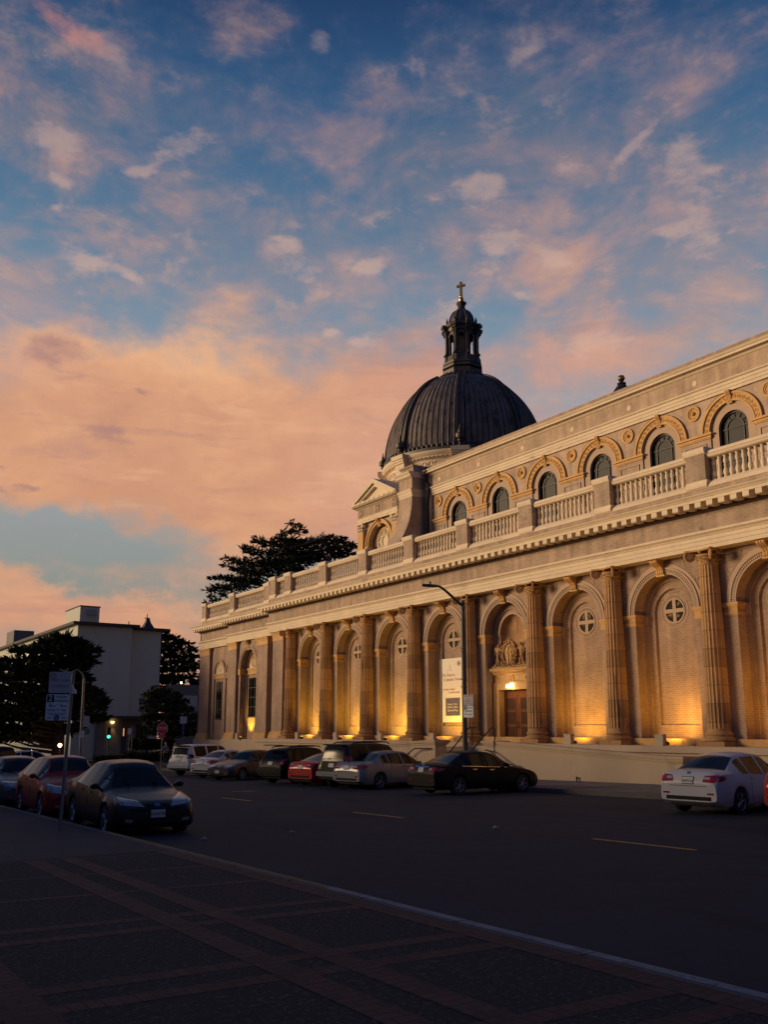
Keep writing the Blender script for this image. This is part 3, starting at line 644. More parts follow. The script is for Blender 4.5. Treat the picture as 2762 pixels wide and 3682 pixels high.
def plain_bay(c):
    m = MB(); arch_plate(m, c-BAY/2, c+BAY/2, Zr(-.62), Zr(6.72), c, 1.5, Zr(4.66), YS); arch_side(m, c, 1.5, Zr(4.66), Zr(-.62), YS, 30.15)
    arch_ring(m, c, 1.5, 1.28, Zr(4.66), Zr(-.62), Zr(-.62), 30.15); arch_side(m, c, 1.28, Zr(4.66), Zr(-.62), 30.15, 30.22)
    arch_ring(m, c, 1.28, .97, Zr(4.66), Zr(-.62), Zr(.17), 30.22); m.add([(c-1.28, 30.22, Zr(-.62)), (c+1.28, 30.22, Zr(-.62)), (c+.97, 30.22, Zr(.17)), (c-.97, 30.22, Zr(.17))], [(0, 1, 2, 3)])
    arch_side(m, c, .97, Zr(4.66), Zr(.17), 30.22, 30.32, floor=True); arch_fill(m, c, .97, Zr(4.66), Zr(.17), 30.32)
    b = emit(m, 'arch_bay', MT['brick'], CH, origin=(c, YS, Zr(-.62)))
    emit(archivolt_mb(c, 1.5, Zr(4.66), YS), 'archivolt', MT['plaster'], b)
    for s in (-1, 1): emit(impost_mb(c-2.03 if s < 0 else c+1.5, c-1.5 if s < 0 else c+2.03, YS, 30.15), 'impost', MT['ochre'], b)
    for s in (-1, 1): m = MB(); m.box(min(c+s*1.5, c+s*1.27), max(c+s*1.5, c+s*1.27), 30.10, 30.15, Zr(4.22), Zr(4.64)); emit(m, 'impost_return', MT['plaster'], b)
    emit(console_mb(c, Zr(6.13), Zr(6.72), YS, .36, .5), 'keystone', MT['ochre'], b)
    for s in (-1, 1):            # sunk spandrel panels, as raised frames
        q = MB(); p0 = Vector((c+s*1.12, YS, Zr(6.58))); p1 = Vector((c+s*2.28, YS, Zr(6.58))); p2 = Vector((c+s*2.28, YS, Zr(5.72)))
        arc = [Vector((c+s*1.97*math.sin(t), YS, Zr(4.66)+1.97*math.cos(t))) for t in np.linspace(.66, 1.02, 6)]
        loop = [p1, p0]+arc+[p1]
        q.tube(loop, .022, 6); emit(q, 'spandrel_frame', MT['plaster'], b)
    q = MB(); disc_ring(q, c, Zr(4.73), .46, .52, 30.29, 30.32); disc_ring(q, c, Zr(4.73), .655, .69, 30.305, 30.32)
    q.box(c-.47, c+.47, 30.285, 30.318, Zr(4.65), Zr(4.81)); q.box(c-.08, c+.08, 30.285, 30.318, Zr(4.26), Zr(4.648)); q.box(c-.08, c+.08, 30.285, 30.318, Zr(4.812), Zr(5.20))
    w = emit(q, 'round_window', MT['plaster'], b)
    q = MB(); disc(q, c, Zr(4.73), .462, 30.314); emit(q, 'glass', MT['glass_gold'], w)
    return b
bay0 = plain_bay(XC0-BAY/2)
for k in (-2, -1, 1, 3, 4, 5, 6):
    b = copy_tree(bay0, CH); b.location.x -= BAY*k
# --- base course, ledge in front of the colonnade
m = MB(); m.box(XL, XR, 29.50, 30.2, Zr(-.64), Zr(-.36)); emit(m, 'base_course', MT['ochre'], CH)
def slope_wall(mb, x0, x1, y0, y1, ztop): mb.add([(x0, y0, H(x0)-.2), (x1, y0, H(x1)-.2), (x1, y1, H(x1)-.2), (x0, y1, H(x0)-.2), (x0, y0, ztop), (x1, y0, ztop), (x1, y1, ztop), (x0, y1, ztop)],
                  [(0, 3, 2, 1), (4, 5, 6, 7), (0, 1, 5, 4), (1, 2, 6, 5), (2, 3, 7, 6), (3, 0, 4, 7)])
m = MB(); slope_wall(m, XL, -35.9, 28.26, 29.49, Zr(-.88)); slope_wall(m, -32.1, XR, 28.26, 29.49, Zr(-.88)); emit(m, 'ledge_wall', MT['stucco'], CH)
m = MB()
for a, b in ((XL-.02, -35.9), (-32.1, XR)): molding(m, a, b, 29.6, [(1.40, Zr(-.88)), (1.44, Zr(-.86)), (1.44, Zr(-.66)), (1.40, Zr(-.62))])
emit(m, 'ledge', MT['stucco'], CH)
# --- left end pilaster of the main block and its wall
def pilaster(x0, x1, yf, yb, zb=-.62, mat='brick'):
    m = MB(); m.box(x0, x1, yf, yb, Zr(zb), Zr(6.72)); p = emit(m, 'pilaster', MT[mat], CH)
    m = MB()
    for e, a, b in ((.16, zb, zb+.2), (.13, zb+.2, zb+.28), (.09, zb+.28, zb+.34), (.11, zb+.34, zb+.41), (.05, zb+.41, zb+.47)): m.box(x0-e, x1+e, yf-e, yb, Zr(a), Zr(b))
    emit(m, 'base', MT['ochre'], p)
    m = MB()
    for e, a, b in ((.03, 6.12, 6.44), (.07, 6.44, 6.50), (.05, 6.50, 6.56), (.11, 6.56, 6.63), (.15, 6.63, 6.718)): m.box(x0-e, x1+e, yf-e, yb, Zr(a), Zr(b))
    emit(m, 'capital', MT['ochre'], p); return p
pilaster(-59.0, -57.42, 29.3, 31)
m = MB(); m.box(XL, XC0-7*BAY, 29.66, 31, Zr(-.62), Zr(6.72)); emit(m, 'end_wall', MT['brick'], CH)
# --- left pavilion (set back) and corner block (set back again)
DY1, DY2 = .85, 1.40
XP0, XP1 = -68.2, -60.9
entablature(XP0, XL+.1, DY1); entablature(-75.35, XP0+.06, DY2)
parapet(XP0, XL-.01, DY1, [-67.7, -61.4], False); parapet(-75.3, XP0-.01, DY2, [-74.8, -68.9], False)
m = MB(); m.box(XP1, XL-.01, 30.7, 33, Zr(-.9), Zr(6.72)); emit(m, 'end_wall', MT['brick'], CH)
pilaster(-62.75, -60.98, 29.85, 31.5, -.72); pilaster(-68.05, -66.45, 29.85, 31.5, -.72); pilaster(-75.2, -73.1, 30.4, 33, -.8)
c1 = -64.6
m = MB(); arch_plate(m, -66.45, -62.75, Zr(-.72), Zr(6.72), c1, 1.42, Zr(4.62), 30.05); arch_side(m, c1, 1.42, Zr(4.62), Zr(-.72), 30.05, 30.45); arch_ring(m, c1, 1.42, 1.12, Zr(4.62), Zr(-.72), Zr(-.72), 30.45); arch_side(m, c1, 1.12, Zr(4.62), Zr(-.72), 30.45, 30.55); arch_fill(m, c1, 1.12, Zr(4.62), Zr(-.72), 30.55)
b = emit(m, 'arch_bay', MT['brick'], CH)
emit(archivolt_mb(c1, 1.42, Zr(4.62), 30.05, .36), 'archivolt', MT['plaster'], b)
m = MB()
for p, z0, z1 in ((.10, 4.12, 4.2), (.06, 4.2, 4.46), (.12, 4.46, 4.6)): m.box(c1-1.1, c1+1.1, 30.55-p, 30.56, Zr(z0), Zr(z1))
for s in (-1, 1): m.box(min(c1+s*1.85, c1+s*1.38), max(c1+s*1.85, c1+s*1.38), 29.98, 30.5, Zr(4.12), Zr(4.6))
emit(m, 'impost', MT['ochre'], b)
emit(console_mb(c1, Zr(6.02), Zr(6.72), 30.05, .34, .3), 'keystone', MT['ochre'], b)
def bar_window(x0, x1, z0, z1, y, parent, nb=3, nh=4):
    m = MB(); m.box(x0-.06, x0, y-.03, y+.1, z0, z1); m.box(x1, x1+.06, y-.03, y+.1, z0, z1); m.box(x0-.06, x1+.06, y-.03, y+.1, z1, z1+.06); m.box(x0-.1, x1+.1, y-.08, y+.1, z0-.08, z0)
    for i in range(1, nb): m.box(x0+(x1-x0)*i/nb-.02, x0+(x1-x0)*i/nb+.02, y-.06, y-.02, z0, z1)
    for i in range(1, nh): m.box(x0, x1, y-.055, y-.025, z0+(z1-z0)*i/nh-.018, z0+(z1-z0)*i/nh+.018)
    f = emit(m, 'window', MT['iron'], parent); m = MB(); m.box(x0, x1, y, y+.05, z0, z1); emit(m, 'pane', MT['car_glass'], f); return f
bar_window(c1-.78, c1+.78, Zr(.95), Zr(3.83), 30.53, CH)
q = MB()
disc_ring(q, c1, Zr(5.08), .36, .43, 30.50, 30.55); q.box(c1-.35, c1+.35, 30.515, 30.548, Zr(5.02), Zr(5.14)); q.box(c1-.06, c1+.06, 30.515, 30.548, Zr(4.75), Zr(5.019)); q.box(c1-.06, c1+.06, 30.515, 30.548, Zr(5.141), Zr(5.42)); arc_band(q, c1, Zr(4.66), .88, .94, 30.5, 30.55)
w = emit(q, 'tympanum_tracery', MT['ochre'], b)
q = MB(); arch_fill(q, c1, .89, Zr(4.66), Zr(4.62), 30.545); emit(q, 'tympanum_panel', MT['trim'], b)
m = MB(); m.box(-73.1, -68.05, 30.62, 33, Zr(-.8), Zr(6.72)); wl = emit(m, 'corner_wall', MT['brick'], CH)
for cx in (-71.3, -68.95):
    m = MB(); arc_band(m, cx, Zr(4.5), .98, 1.17, 30.52, 30.62)
    for s in (-1, 1): m.box(min(cx+s*.98, cx+s*1.17), max(cx+s*.98, cx+s*1.17), 30.53, 30.62, Zr(-.8), Zr(4.5))
    a = emit(m, 'arch_moulding', MT['brick'], CH)
    m = MB(); m.box(cx-.97, cx+.97, 30.55, 30.62, Zr(4.08), Zr(4.2)); m.box(cx-.97, cx+.97, 30.52, 30.62, Zr(4.38), Zr(4.5)); m.box(cx-.97, cx+.97, 30.57, 30.62, Zr(4.2), Zr(4.38)); emit(m, 'sill_band', MT['ochre'], a)
    q = MB(); arch_fill(q, cx, .78, Zr(4.58), Zr(4.5), 30.615); emit(q, 'tympanum_panel', MT['trim'], a)
    q = MB(); disc_ring(q, cx, Zr(4.98), .29, .34, 30.59, 30.615); arc_band(q, cx, Zr(4.58), .78, .86, 30.58, 30.62); emit(q, 'tympanum_tracery', MT['ochre'], a)
    bar_window(cx-.5, cx+.5, Zr(.85), Zr(3.77), 30.60, CH, 2, 4)
m = MB()
slope_wall(m, XP1-.0, XL-.03, 29.9, 30.8, Zr(-.9)); slope_wall(m, XP0-.2, XP1-.02, 29.6, 30.8, Zr(-.72)); slope_wall(m, -75.45, XP0-.22, 30.15, 31.2, Zr(-.82)); emit(m, 'plinth_wall', MT['stucco'], CH)
# --- body behind the facade: aisle roof, nave, end walls
m = MB(); m.box(XL+.05, XR, 30.6, 46, Zr(6), Zr(8.55)); m.box(-75.1, XL, 31.5, 60, Zr(-1.5), Zr(8.5)); emit(m, 'aisle_roof', MT['roof'], CH)
m = MB(); m.box(-75.25, -75.12, 30.42, 60, Zr(-1.8), Zr(8.1)); m.box(XL, XL+.02, 31, 46, Zr(-.6), Zr(8)); emit(m, 'side_wall', MT['brick'], CH)
m = MB(); m.box(XR-.02, XR, 29.7, 60, -.5, Zr(8.5)); m.box(-58, XR, 42.85, 59, Zr(8.5), Zr(20.4)); emit(m, 'nave_wall', MT['brick'], CH)
m = MB(); m.prism([(42.6, Zr(20.42)), (59.2, Zr(20.42)), (50.9, Zr(21.2))], 'x', -59, XR); emit(m, 'nave_roof', MT['roof'], CH)
# --- clerestory
YC = 42.3; WX0 = -29.71; WS = 4.9
ZS = Zr(16.32)
def cl_bay(c):
    m = MB(); arch_plate(m, c-WS/2, c+WS/2, Zr(8.5), Zr(18.34), c, 1.42, ZS, YC+.12); arch_side(m, c, 1.42, ZS, Zr(8.5), YC+.12, YC+.2)
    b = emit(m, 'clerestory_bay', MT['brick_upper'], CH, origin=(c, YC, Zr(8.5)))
    m = MB(); arch_ring(m, c, 1.42, .93, ZS, Zr(8.5), Zr(13), YC+.2); arch_side(m, c, .93, ZS, Zr(13), YC+.2, YC+.5); m.add([(c-1.42, YC+.2, Zr(8.5)), (c+1.42, YC+.2, Zr(8.5)), (c+.93, YC+.2, Zr(13)), (c-.93, YC+.2, Zr(13))], [(0, 1, 2, 3)])
    emit(m, 'window_surround', MT['plaster'], b)
    m = MB(); arch_fill(m, c, .93, ZS, Zr(13), YC+.46); w = emit(m, 'clerestory_window', MT['glass_dark'], b)
    m = MB(); arc_band(m, c, ZS, .84, .935, YC+.36, YC+.46, 24); arc_band(m, c, ZS, .52, .565, YC+.40, YC+.46, 20)
    for s in (-1, 1):
        m.box(min(c+s*.84, c+s*.935), max(c+s*.84, c+s*.935), YC+.36, YC+.46, Zr(13), ZS); m.box(c+s*.54-.022, c+s*.54+.022, YC+.40, YC+.46, Zr(13), ZS)
    for z in (16.30, 15.42, 14.5): m.box(c-.85, c+.85, YC+.405, YC+.455, Zr(z), Zr(z)+.045)
    for a in (30, 60, 90, 120, 150):
        ca, sa = math.cos(R_(a)), math.sin(R_(a)); m.tube([(c+ca*.55, YC+.43, ZS+sa*.55), (c+ca*.86, YC+.43, ZS+sa*.86)], .022, 5)
    emit(m, 'frame', MT['iron'], w)
    m = MB(); arc_band(m, c, ZS, 1.42, 1.50, YC+.02, YC+.14); arc_band(m, c, ZS, 1.50, 1.82, YC+.06, YC+.14); arc_band(m, c, ZS, 1.82, 1.95, YC-.02, YC+.14)
    for i in range(17):             # scrollwork in the arch band
        a = PI*(i+.5)/17; x, z = c-1.66*math.cos(a), ZS+1.66*math.sin(a)
        def rp(q, x=x, z=z): return (x+.10*math.cos(q), YC+.05, z+.10*math.sin(q))
        m.tube([rp(q) for q in np.linspace(0, 2*PI, 9)], .022, 5); m.lathe([(0, z-.035), (.035, z), (0, z+.035)], x, YC+.05, 5)
    emit(m, 'arch_surround', MT['ochre'], b, smooth=40)
    emit(console_mb(c, ZS+1.36, ZS+2.05, YC+.08, .30, .22), 'keystone', MT['ochre'], b)
    m = MB()
    for p, z0, z1 in ((.04, 16.0, 16.06), (.08, 16.06, 16.16), (.05, 16.16, 16.2), (.15, 16.2, 16.32)): m.box(c-WS/2-(WS/2-1.42)+.0-p, c-1.42+p, YC+.1-p, YC+.14, Zr(z0), Zr(z1))
    emit(m, 'impost', MT['ochre'], b)
    m = MB(); xm = c-WS/2
    for a, bb, z0, z1 in ((xm-.75, xm+.75, 15.72, 15.77), (xm-.75, xm+.75, 14.4, 14.45), (xm-.75, xm-.70, 14.45, 15.72), (xm+.70, xm+.75, 14.45, 15.72)): m.box(a, bb, YC+.07, YC+.13, Zr(z0), Zr(z1))
    emit(m, 'panel_frame', MT['plaster'], b)
    m = MB(); zc = Zr(17.72)
    for r0, r1, p in ((.34, .46, .09), (.24, .30, .06)): disc_ring(m, xm, zc, r0, r1, YC+.12-p, YC+.13)
    disc(m, xm, zc, .35, YC+.10); m.lathe([(0, zc-.13), (.09, zc-.09), (.13, zc), (.09, zc+.09), (0, zc+.13)], xm, YC+.07, 8)
    emit(m, 'medallion', MT['ochre'], b, smooth=40)
    for s in (1, -1):
        m = MB()
        def sf(i, j, s=s): t = .72+.53*i/8; r = (2.09, 2.15)[j // 2]; return (xm+s*(WS/2-r*math.cos(t)), YC+(.13, .10, .10, .13)[j], ZS+r*math.sin(t))
        m.grid(sf, 9, 4); emit(m, 'spandrel_frame', MT['plaster'], b)
    m = MB(); disc(m, xm+.3, Zr(19.45), .15, YC-.03); disc_ring(m, xm+.3, Zr(19.45), .15, .17, YC-.035, YC+.0); emit(m, 'frieze_disc', MT['trim'], b)
    return b
cb0 = cl_bay(WX0)
for k in (-3, -2, -1, 1, 2, 3, 4, 5):
    b = copy_tree(cb0, CH); b.location.x -= WS*k
XCL = WX0-5.5*WS; XCR = WX0+3.5*WS
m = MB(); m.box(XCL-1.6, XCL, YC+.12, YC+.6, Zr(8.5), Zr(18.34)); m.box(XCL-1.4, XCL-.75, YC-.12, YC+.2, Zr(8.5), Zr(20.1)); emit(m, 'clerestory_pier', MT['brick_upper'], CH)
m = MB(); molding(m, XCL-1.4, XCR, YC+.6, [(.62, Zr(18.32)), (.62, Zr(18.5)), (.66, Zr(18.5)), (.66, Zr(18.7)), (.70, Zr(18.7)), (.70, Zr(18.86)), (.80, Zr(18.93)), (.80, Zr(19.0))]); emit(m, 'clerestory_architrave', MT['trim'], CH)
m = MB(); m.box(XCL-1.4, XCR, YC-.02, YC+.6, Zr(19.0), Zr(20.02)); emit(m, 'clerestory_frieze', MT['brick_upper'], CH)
m = MB(); molding(m, XCL-1.55, XCR, YC+.6, [(.66, Zr(20.0)), (.72, Zr(20.06)), (.74, Zr(20.14)), (1.02, Zr(20.16)), (1.02, Zr(20.28)), (1.08, Zr(20.33)), (1.14, Zr(20.43)), (.6, Zr(20.47))]); emit(m, 'clerestory_cornice', MT['trim'], CH)
m = MB(); m.box(XCL-1.3, XCR, YC-.1, YC+.5, Zr(20.4), Zr(20.84)); emit(m, 'roof_parapet', MT['brick_frieze'], CH)
m = MB(); xg = -57.75
m.tube([(xg+.3, YC-.5, Zr(20.42)), (xg, YC-.35, Zr(20.2)), (xg-.05, YC-.25, Zr(19.6)), (xg+.25, YC-.22, Zr(19.2)), (xg+.22, YC-.22, Zr(18.6)), (xg+.05, YC-.2, Zr(17.8)), (xg+.05, YC-.2, Zr(8.6))], .10, 8); emit(m, 'downspout', MT['iron'], CH, smooth=40)
# --- scroll buttress against the transept corner
m = MB(); x0, x1 = -60.1, -58.25
cv = [(40.95-.97*(d/3.5)**2.2, 18.3-d) for d in np.linspace(0, 6.5, 20)]
m.prism([(44, Zr(8.5))]+[(44, Zr(18.3))]+[(y, Zr(z)) for y, z in cv]+[(cv[-1][0], Zr(8.5))], 'x', x0, x1); m.box(x0, x1, 40.96, 44, Zr(18.9), Zr(19.9)); emit(m, 'scroll_buttress', MT['brick_upper'], CH)
m = MB(); molding(m, x0-.03, x1+.03, 44, [(3.06, Zr(18.29)), (3.06, Zr(18.45)), (3.1, Zr(18.45)), (3.1, Zr(18.65)), (3.14, Zr(18.7)), (3.2, Zr(18.91))]); molding(m, x0-.2, x1+.06, 44, [(3.1, Zr(19.85)), (3.25, Zr(19.95)), (3.28, Zr(20.1)), (3.38, Zr(20.2)), (3.42, Zr(20.32)), (3.0, Zr(20.34))]); emit(m, 'buttress_cornice', MT['trim'], CH)
m = MB(); m.box(x0+.1, x1-.02, 41.1, 44, Zr(20.3), Zr(20.75)); molding(m, x0, x1+.03, 44, [(2.95, Zr(20.75)), (3.02, Zr(20.85)), (3.02, Zr(20.93))]); emit(m, 'buttress_attic', MT['brick_frieze'], CH)
# --- transept front: pediment over an arch
XT = -63.95; YT = 41.3; hw = 3.15
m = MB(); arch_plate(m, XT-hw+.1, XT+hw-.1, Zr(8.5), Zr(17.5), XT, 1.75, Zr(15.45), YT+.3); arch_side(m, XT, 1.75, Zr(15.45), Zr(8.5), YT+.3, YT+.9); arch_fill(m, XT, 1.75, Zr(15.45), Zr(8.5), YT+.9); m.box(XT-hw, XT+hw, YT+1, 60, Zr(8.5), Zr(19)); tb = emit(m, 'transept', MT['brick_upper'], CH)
m = MB()
for r0, r1, a, bb in ((1.75, 1.95, .2, .3), (1.95, 2.1, .12, .3), (1.35, 1.5, .75, .9)): arc_band(m, XT, Zr(15.45), r0, r1, YT+a, YT+bb)
for s in (-1, 1): m.box(min(XT+s*1.72, XT+s*2.25), max(XT+s*1.72, XT+s*2.25), YT+.12, YT+.7, Zr(15.05), Zr(15.45))
emit(m, 'archivolt', MT['ochre'], tb); emit(console_mb(XT, Zr(17.0), Zr(17.6), YT+.3, .4, .4), 'keystone', MT['ochre'], tb)
m = MB(); disc(m, XT, Zr(15.75), 1.1, YT+.88); disc_ring(m, XT, Zr(15.75), 1.02, 1.2, YT+.78, YT+.9); disc_ring(m, XT, Zr(15.75), .45, .55, YT+.8, YT+.88)
for k in range(8):
    a = 2*PI*k/8; m.tube([(XT+math.cos(a)*.5, YT+.84, Zr(15.75)+math.sin(a)*.5), (XT+math.cos(a)*1.05, YT+.84, Zr(15.75)+math.sin(a)*1.05)], .05, 6)
    q = R_(22.5)+a; disc_ring(m, XT+.78*math.cos(q), Zr(15.75)+.78*math.sin(q), .13, .18, YT+.82, YT+.88, 12)
emit(m, 'rose_tracery', MT['trim'], tb)
for s in (-1, 1):
    m = MB(); xx = XT+s*2.68; m.box(xx-.42, xx+.42, YT, YT+.5, Zr(8.5), Zr(16.75)); p = emit(m, 'pilaster', MT['ochre'], tb)
    m = MB(); m.box(xx-.44, xx+.44, YT-.03, YT+.5, Zr(16.75), Zr(16.82))
    for i in range(5):
        for j in range(2):
            a = xx-.36+i*.18; m.lathe([(.03, Zr(16.84+j*.28)), (.09, Zr(16.95+j*.28)), (.13, Zr(17.05+j*.28)), (.05, Zr(17.1+j*.28))], a, YT+.02-j*.05, 7)
    for q in (-1, 1): m.tube([(xx+q*.42, YT-.1, Zr(17.35)), (xx+q*.42, YT+.1, Zr(17.35))], .15, 10)
    m.box(xx-.56, xx+.56, YT-.16, YT+.5, Zr(17.46), Zr(17.58)); emit(m, 'capital', MT['trim'], p)
m = MB(); molding(m, XT-hw, XT+hw, YT+2, [(2.0, Zr(17.58)), (2.0, Zr(17.75)), (2.04, Zr(17.75)), (2.04, Zr(17.95)), (2.1, Zr(18.05))]); emit(m, 'architrave', MT['trim'], tb)
m = MB(); m.box(XT-hw+.02, XT+hw-.02, YT+.02, YT+2, Zr(18.05), Zr(18.95)); emit(m, 'frieze', MT['brick_frieze'], tb)
for xx in (XT-2.65, XT, XT+2.65):
    m = MB()
    for q in (-.25, 0, .25): m.box(xx+q-.07, xx+q+.07, YT-.03, YT+.03, Zr(18.15), Zr(18.85))
    m.box(xx-.36, xx+.36, YT-.035, YT+.03, Zr(18.45), Zr(18.53)); emit(m, 'triglyph', MT['plaster'], tb)
m = MB(); molding(m, XT-hw-.35, XT+hw+.35, YT+2, [(2.05, Zr(18.95)), (2.12, Zr(19.02)), (2.35, Zr(19.05)), (2.45, Zr(19.12)), (2.5, Zr(19.3))])
for i in range(9): m.box(XT-hw-.1+i*.76, XT-hw+.42+i*.76, YT-.52, YT-.3, Zr(19.14), Zr(19.34))
zp, zt = 19.3, 21.05; wx = hw+.45
for y0, y1, e in ((YT-.5, YT+.2, 0), (YT-.3, YT+.2, .28)):
    for s in (-1, 1):
        poly = [(XT+s*(wx-e*1.6), Zr(zp)), (XT+s*(wx-e*1.6)-s*.55, Zr(zp)), (XT, Zr(zt-.42-e)), (XT, Zr(zt-e*.9))]
        m.prism(poly if s > 0 else poly[::-1], 'y', y0, y1)
m.prism([(XT-wx+.5, Zr(zp)), (XT+wx-.5, Zr(zp)), (XT, Zr(zt-.5))], 'y', YT+.0, YT+.3); emit(m, 'pediment', MT['trim'], tb)
m = MB(); m.prism([(XT-wx-.02, Zr(zp)), (XT+wx+.02, Zr(zp)), (XT, Zr(zt+.06))], 'y', YT+.21, YT+7); emit(m, 'transept_roof', MT['trim'], tb)
# --- drum and dome
XD, YD = -64.0, 50.9
def polar(r, a): return (XD+r*math.cos(a), YD+r*math.sin(a))
m = MB(); m.lathe([(7.0, Zr(15)), (7.0, Zr(21.55)), (7.12, Zr(21.6)), (7.12, Zr(21.75))], XD, YD, 96); dr = emit(m, 'drum', MT['plaster'], CH, smooth=40)
m = MB(); m.lathe([(7.05, Zr(21.75)), (7.05, Zr(22.55)), (7.2, Zr(22.6)), (7.3, Zr(22.72)), (7.3, Zr(22.8)), (7.5, Zr(22.95)), (7.58, Zr(23.1)), (7.58, Zr(23.2)), (7.3, Zr(23.25))], XD, YD, 96)
for i in range(120):
    a = 2*PI*i/120; x, y = polar(7.33, a); i0 = len(m.v); m.box(-.09, .09, -.1, .1, Zr(22.64), Zr(22.76)); m.xf(Matrix.Translation((x, y, 0)) @ Matrix.Rotation(a, 4, 'Z'), i0)
for i in range(72):
    a = 2*PI*(i+.5)/72; er = Vector((math.cos(a), math.sin(a), 0)); et = Vector((-er.y, er.x, 0)); o = Vector((XD, YD, Zr(22.15)))+er*7.07
    m.tube([o+et*math.cos(q)*.22+Vector((0, 0, math.sin(q)*.22)) for q in np.linspace(0, 2*PI, 13)], .035, 5)
emit(m, 'drum_cornice', MT['trim'], dr, smooth=40)
m = MB()
for i in range(16):
    a = 2*PI*(i+.5)/16+.05; er = Vector((math.cos(a), math.sin(a), 0)); et = Vector((-er.y, er.x, 0)); o = Vector((XD, YD, Zr(20.75)))+er*7.0
    m.tube([o+et*math.cos(q)*.5+Vector((0, 0, math.sin(q)*.55)) for q in np.linspace(0, 2*PI, 17)], .07, 6)
    m.add([tuple(o+er*.02+et*math.cos(q)*.48+Vector((0, 0, math.sin(q)*.53))) for q in np.linspace(0, 2*PI, 17)[:-1]], [tuple(range(16))])
emit(m, 'drum_oculus', MT['trim'], dr, smooth=40)
RIBA = [PI/8+2*PI*k/8-.32 for k in range(8)]
for a in RIBA:
    m = MB(); m.box(-.2, 7.62-6.6, -.62, .62, Zr(21.4), Zr(22.55)); m.box(-.2, 7.75-6.6, -.7, .7, Zr(22.55), Zr(22.72)); m.box(-.2, 7.95-6.6, -.8, .8, Zr(22.9), Zr(23.28)); m.box(-.2, 7.84-6.6, -.75, .75, Zr(22.72), Zr(22.9)); m.box(-.2, 7.55-6.6, -.6, .6, Zr(18), Zr(21.4))
    m.xf(Matrix.Translation((*polar(6.6, a), 0)) @ Matrix.Rotation(a, 4, 'Z')); emit(m, 'drum_pier', MT['trim'], dr)
def dome_r(z): return 7.15*math.sqrt(max(0, 1-((z-23.9)/8.55)**2)) if z > 23.9 else 7.15
DZ = [23.22, 23.4, 23.9]+list(np.linspace(24.3, 31.4, 22))
seam = 88
def dmod(r, z, t):
    q = (t*seam/(2*PI)) % 1; return r+(.075 if (q < .10 or q > .90) and z < Zr(31.3) else 0)
m = MB(); m.lathe([(dome_r(z), Zr(z)) for z in DZ], XD, YD, seam*6, dmod); dm = emit(m, 'dome', MT['dome'], CH, smooth=35)
m = MB(); m.lathe([(7.4, Zr(23.2)), (7.42, Zr(23.5)), (7.25, Zr(23.55)), (7.22, Zr(23.75)), (7.17, Zr(23.8))], XD, YD, 96)
for i in range(96):
    x, y = polar(7.3, 2*PI*i/96); m.lathe([(.03, Zr(23.5)), (.12, Zr(23.62)), (.10, Zr(23.8)), (.02, Zr(23.9))], x, y, 6)
emit(m, 'dome_skirt', MT['lead'], dm, smooth=40)
for a in RIBA:
    er = Vector((math.cos(a), math.sin(a), 0)); et = Vector((-er.y, er.x, 0))
    m = MB(); zs = [23.3, 23.9]+list(np.linspace(24.5, 31.6, 18))
    for off, w, d in ((0, .30, .16), (-.28, .07, .24), (.28, .07, .24)):
        def rf(i, j, off=off, w=w, d=d):
            z = zs[j]; r = dome_r(z); sl = .45+.55*r/7.15; u, h = ((-w, -.05), (-w, d), (w, d), (w, -.05))[i]
            return tuple(Vector((XD, YD, Zr(z)+h*.3))+er*(r+h)+et*(off+u)*sl)
        m.grid(rf, 4, len(zs), flip=True)
    emit(m, 'rib', MT['lead'], dm)
    m = MB(); x, y = polar(7.55, a); zb = 23.28
    m.lathe([(.24, Zr(zb)), (.24, Zr(zb+.12)), (.10, Zr(zb+.22)), (.09, Zr(zb+.42)), (.2, Zr(zb+.5)), (.22, Zr(zb+.62)), (.14, Zr(zb+.68)), (.34, Zr(zb+.78)), (.38, Zr(zb+.95)), (.38, Zr(zb+1.12)), (.3, Zr(zb+1.2)), (.17, Zr(zb+1.26)), (.19, Zr(zb+1.42)), (.1, Zr(zb+1.5)), (.13, Zr(zb+1.6)), (.05, Zr(zb+1.72)), (.07, Zr(zb+1.8)), (.02, Zr(zb+2.02))], x, y, 14)
    emit(m, 'urn', MT['lead'], dm, smooth=40)
# lantern
L0 = Zr(0)
def octo(prof, ph=0.): m = MB(); m.lathe([(r, L0+z) for r, z in prof], XD, YD, 8, ph=ph); return m
OP = RIBA[0]+PI/8
m = MB(); m.lathe([(3.3, L0+30.9), (2.9, L0+31.55), (2.1, L0+32.25), (1.75, L0+32.4)], XD, YD, 64)
for i in range(32):
    a = 2*PI*i/32; er = Vector((math.cos(a), math.sin(a), 0)); c = Vector((XD, YD, 0))
    m.tube([c+er*3.0+Vector((0, 0, L0+31.5)), c+er*2.1+Vector((0, 0, L0+32.32))], .035, 5)
emit(m, 'dome_crown', MT['lead'], dm, smooth=30)
lan = emit(octo([(1.95, 32.2), (1.95, 32.75), (1.7, 32.95), (1.98, 33.0), (1.98, 33.2), (1.85, 33.3), (1.92, 33.36), (1.92, 33.55), (1.7, 33.65), (1.62, 34.2), (.3, 34.2)], OP), 'lantern', MT['lead'], CH)
m = MB(); m.lathe([(.86, L0+34.55), (.86, L0+36.9)], XD, YD, 8, ph=OP); emit(m, 'lantern_core', MT['lead'], lan)
m = MB()
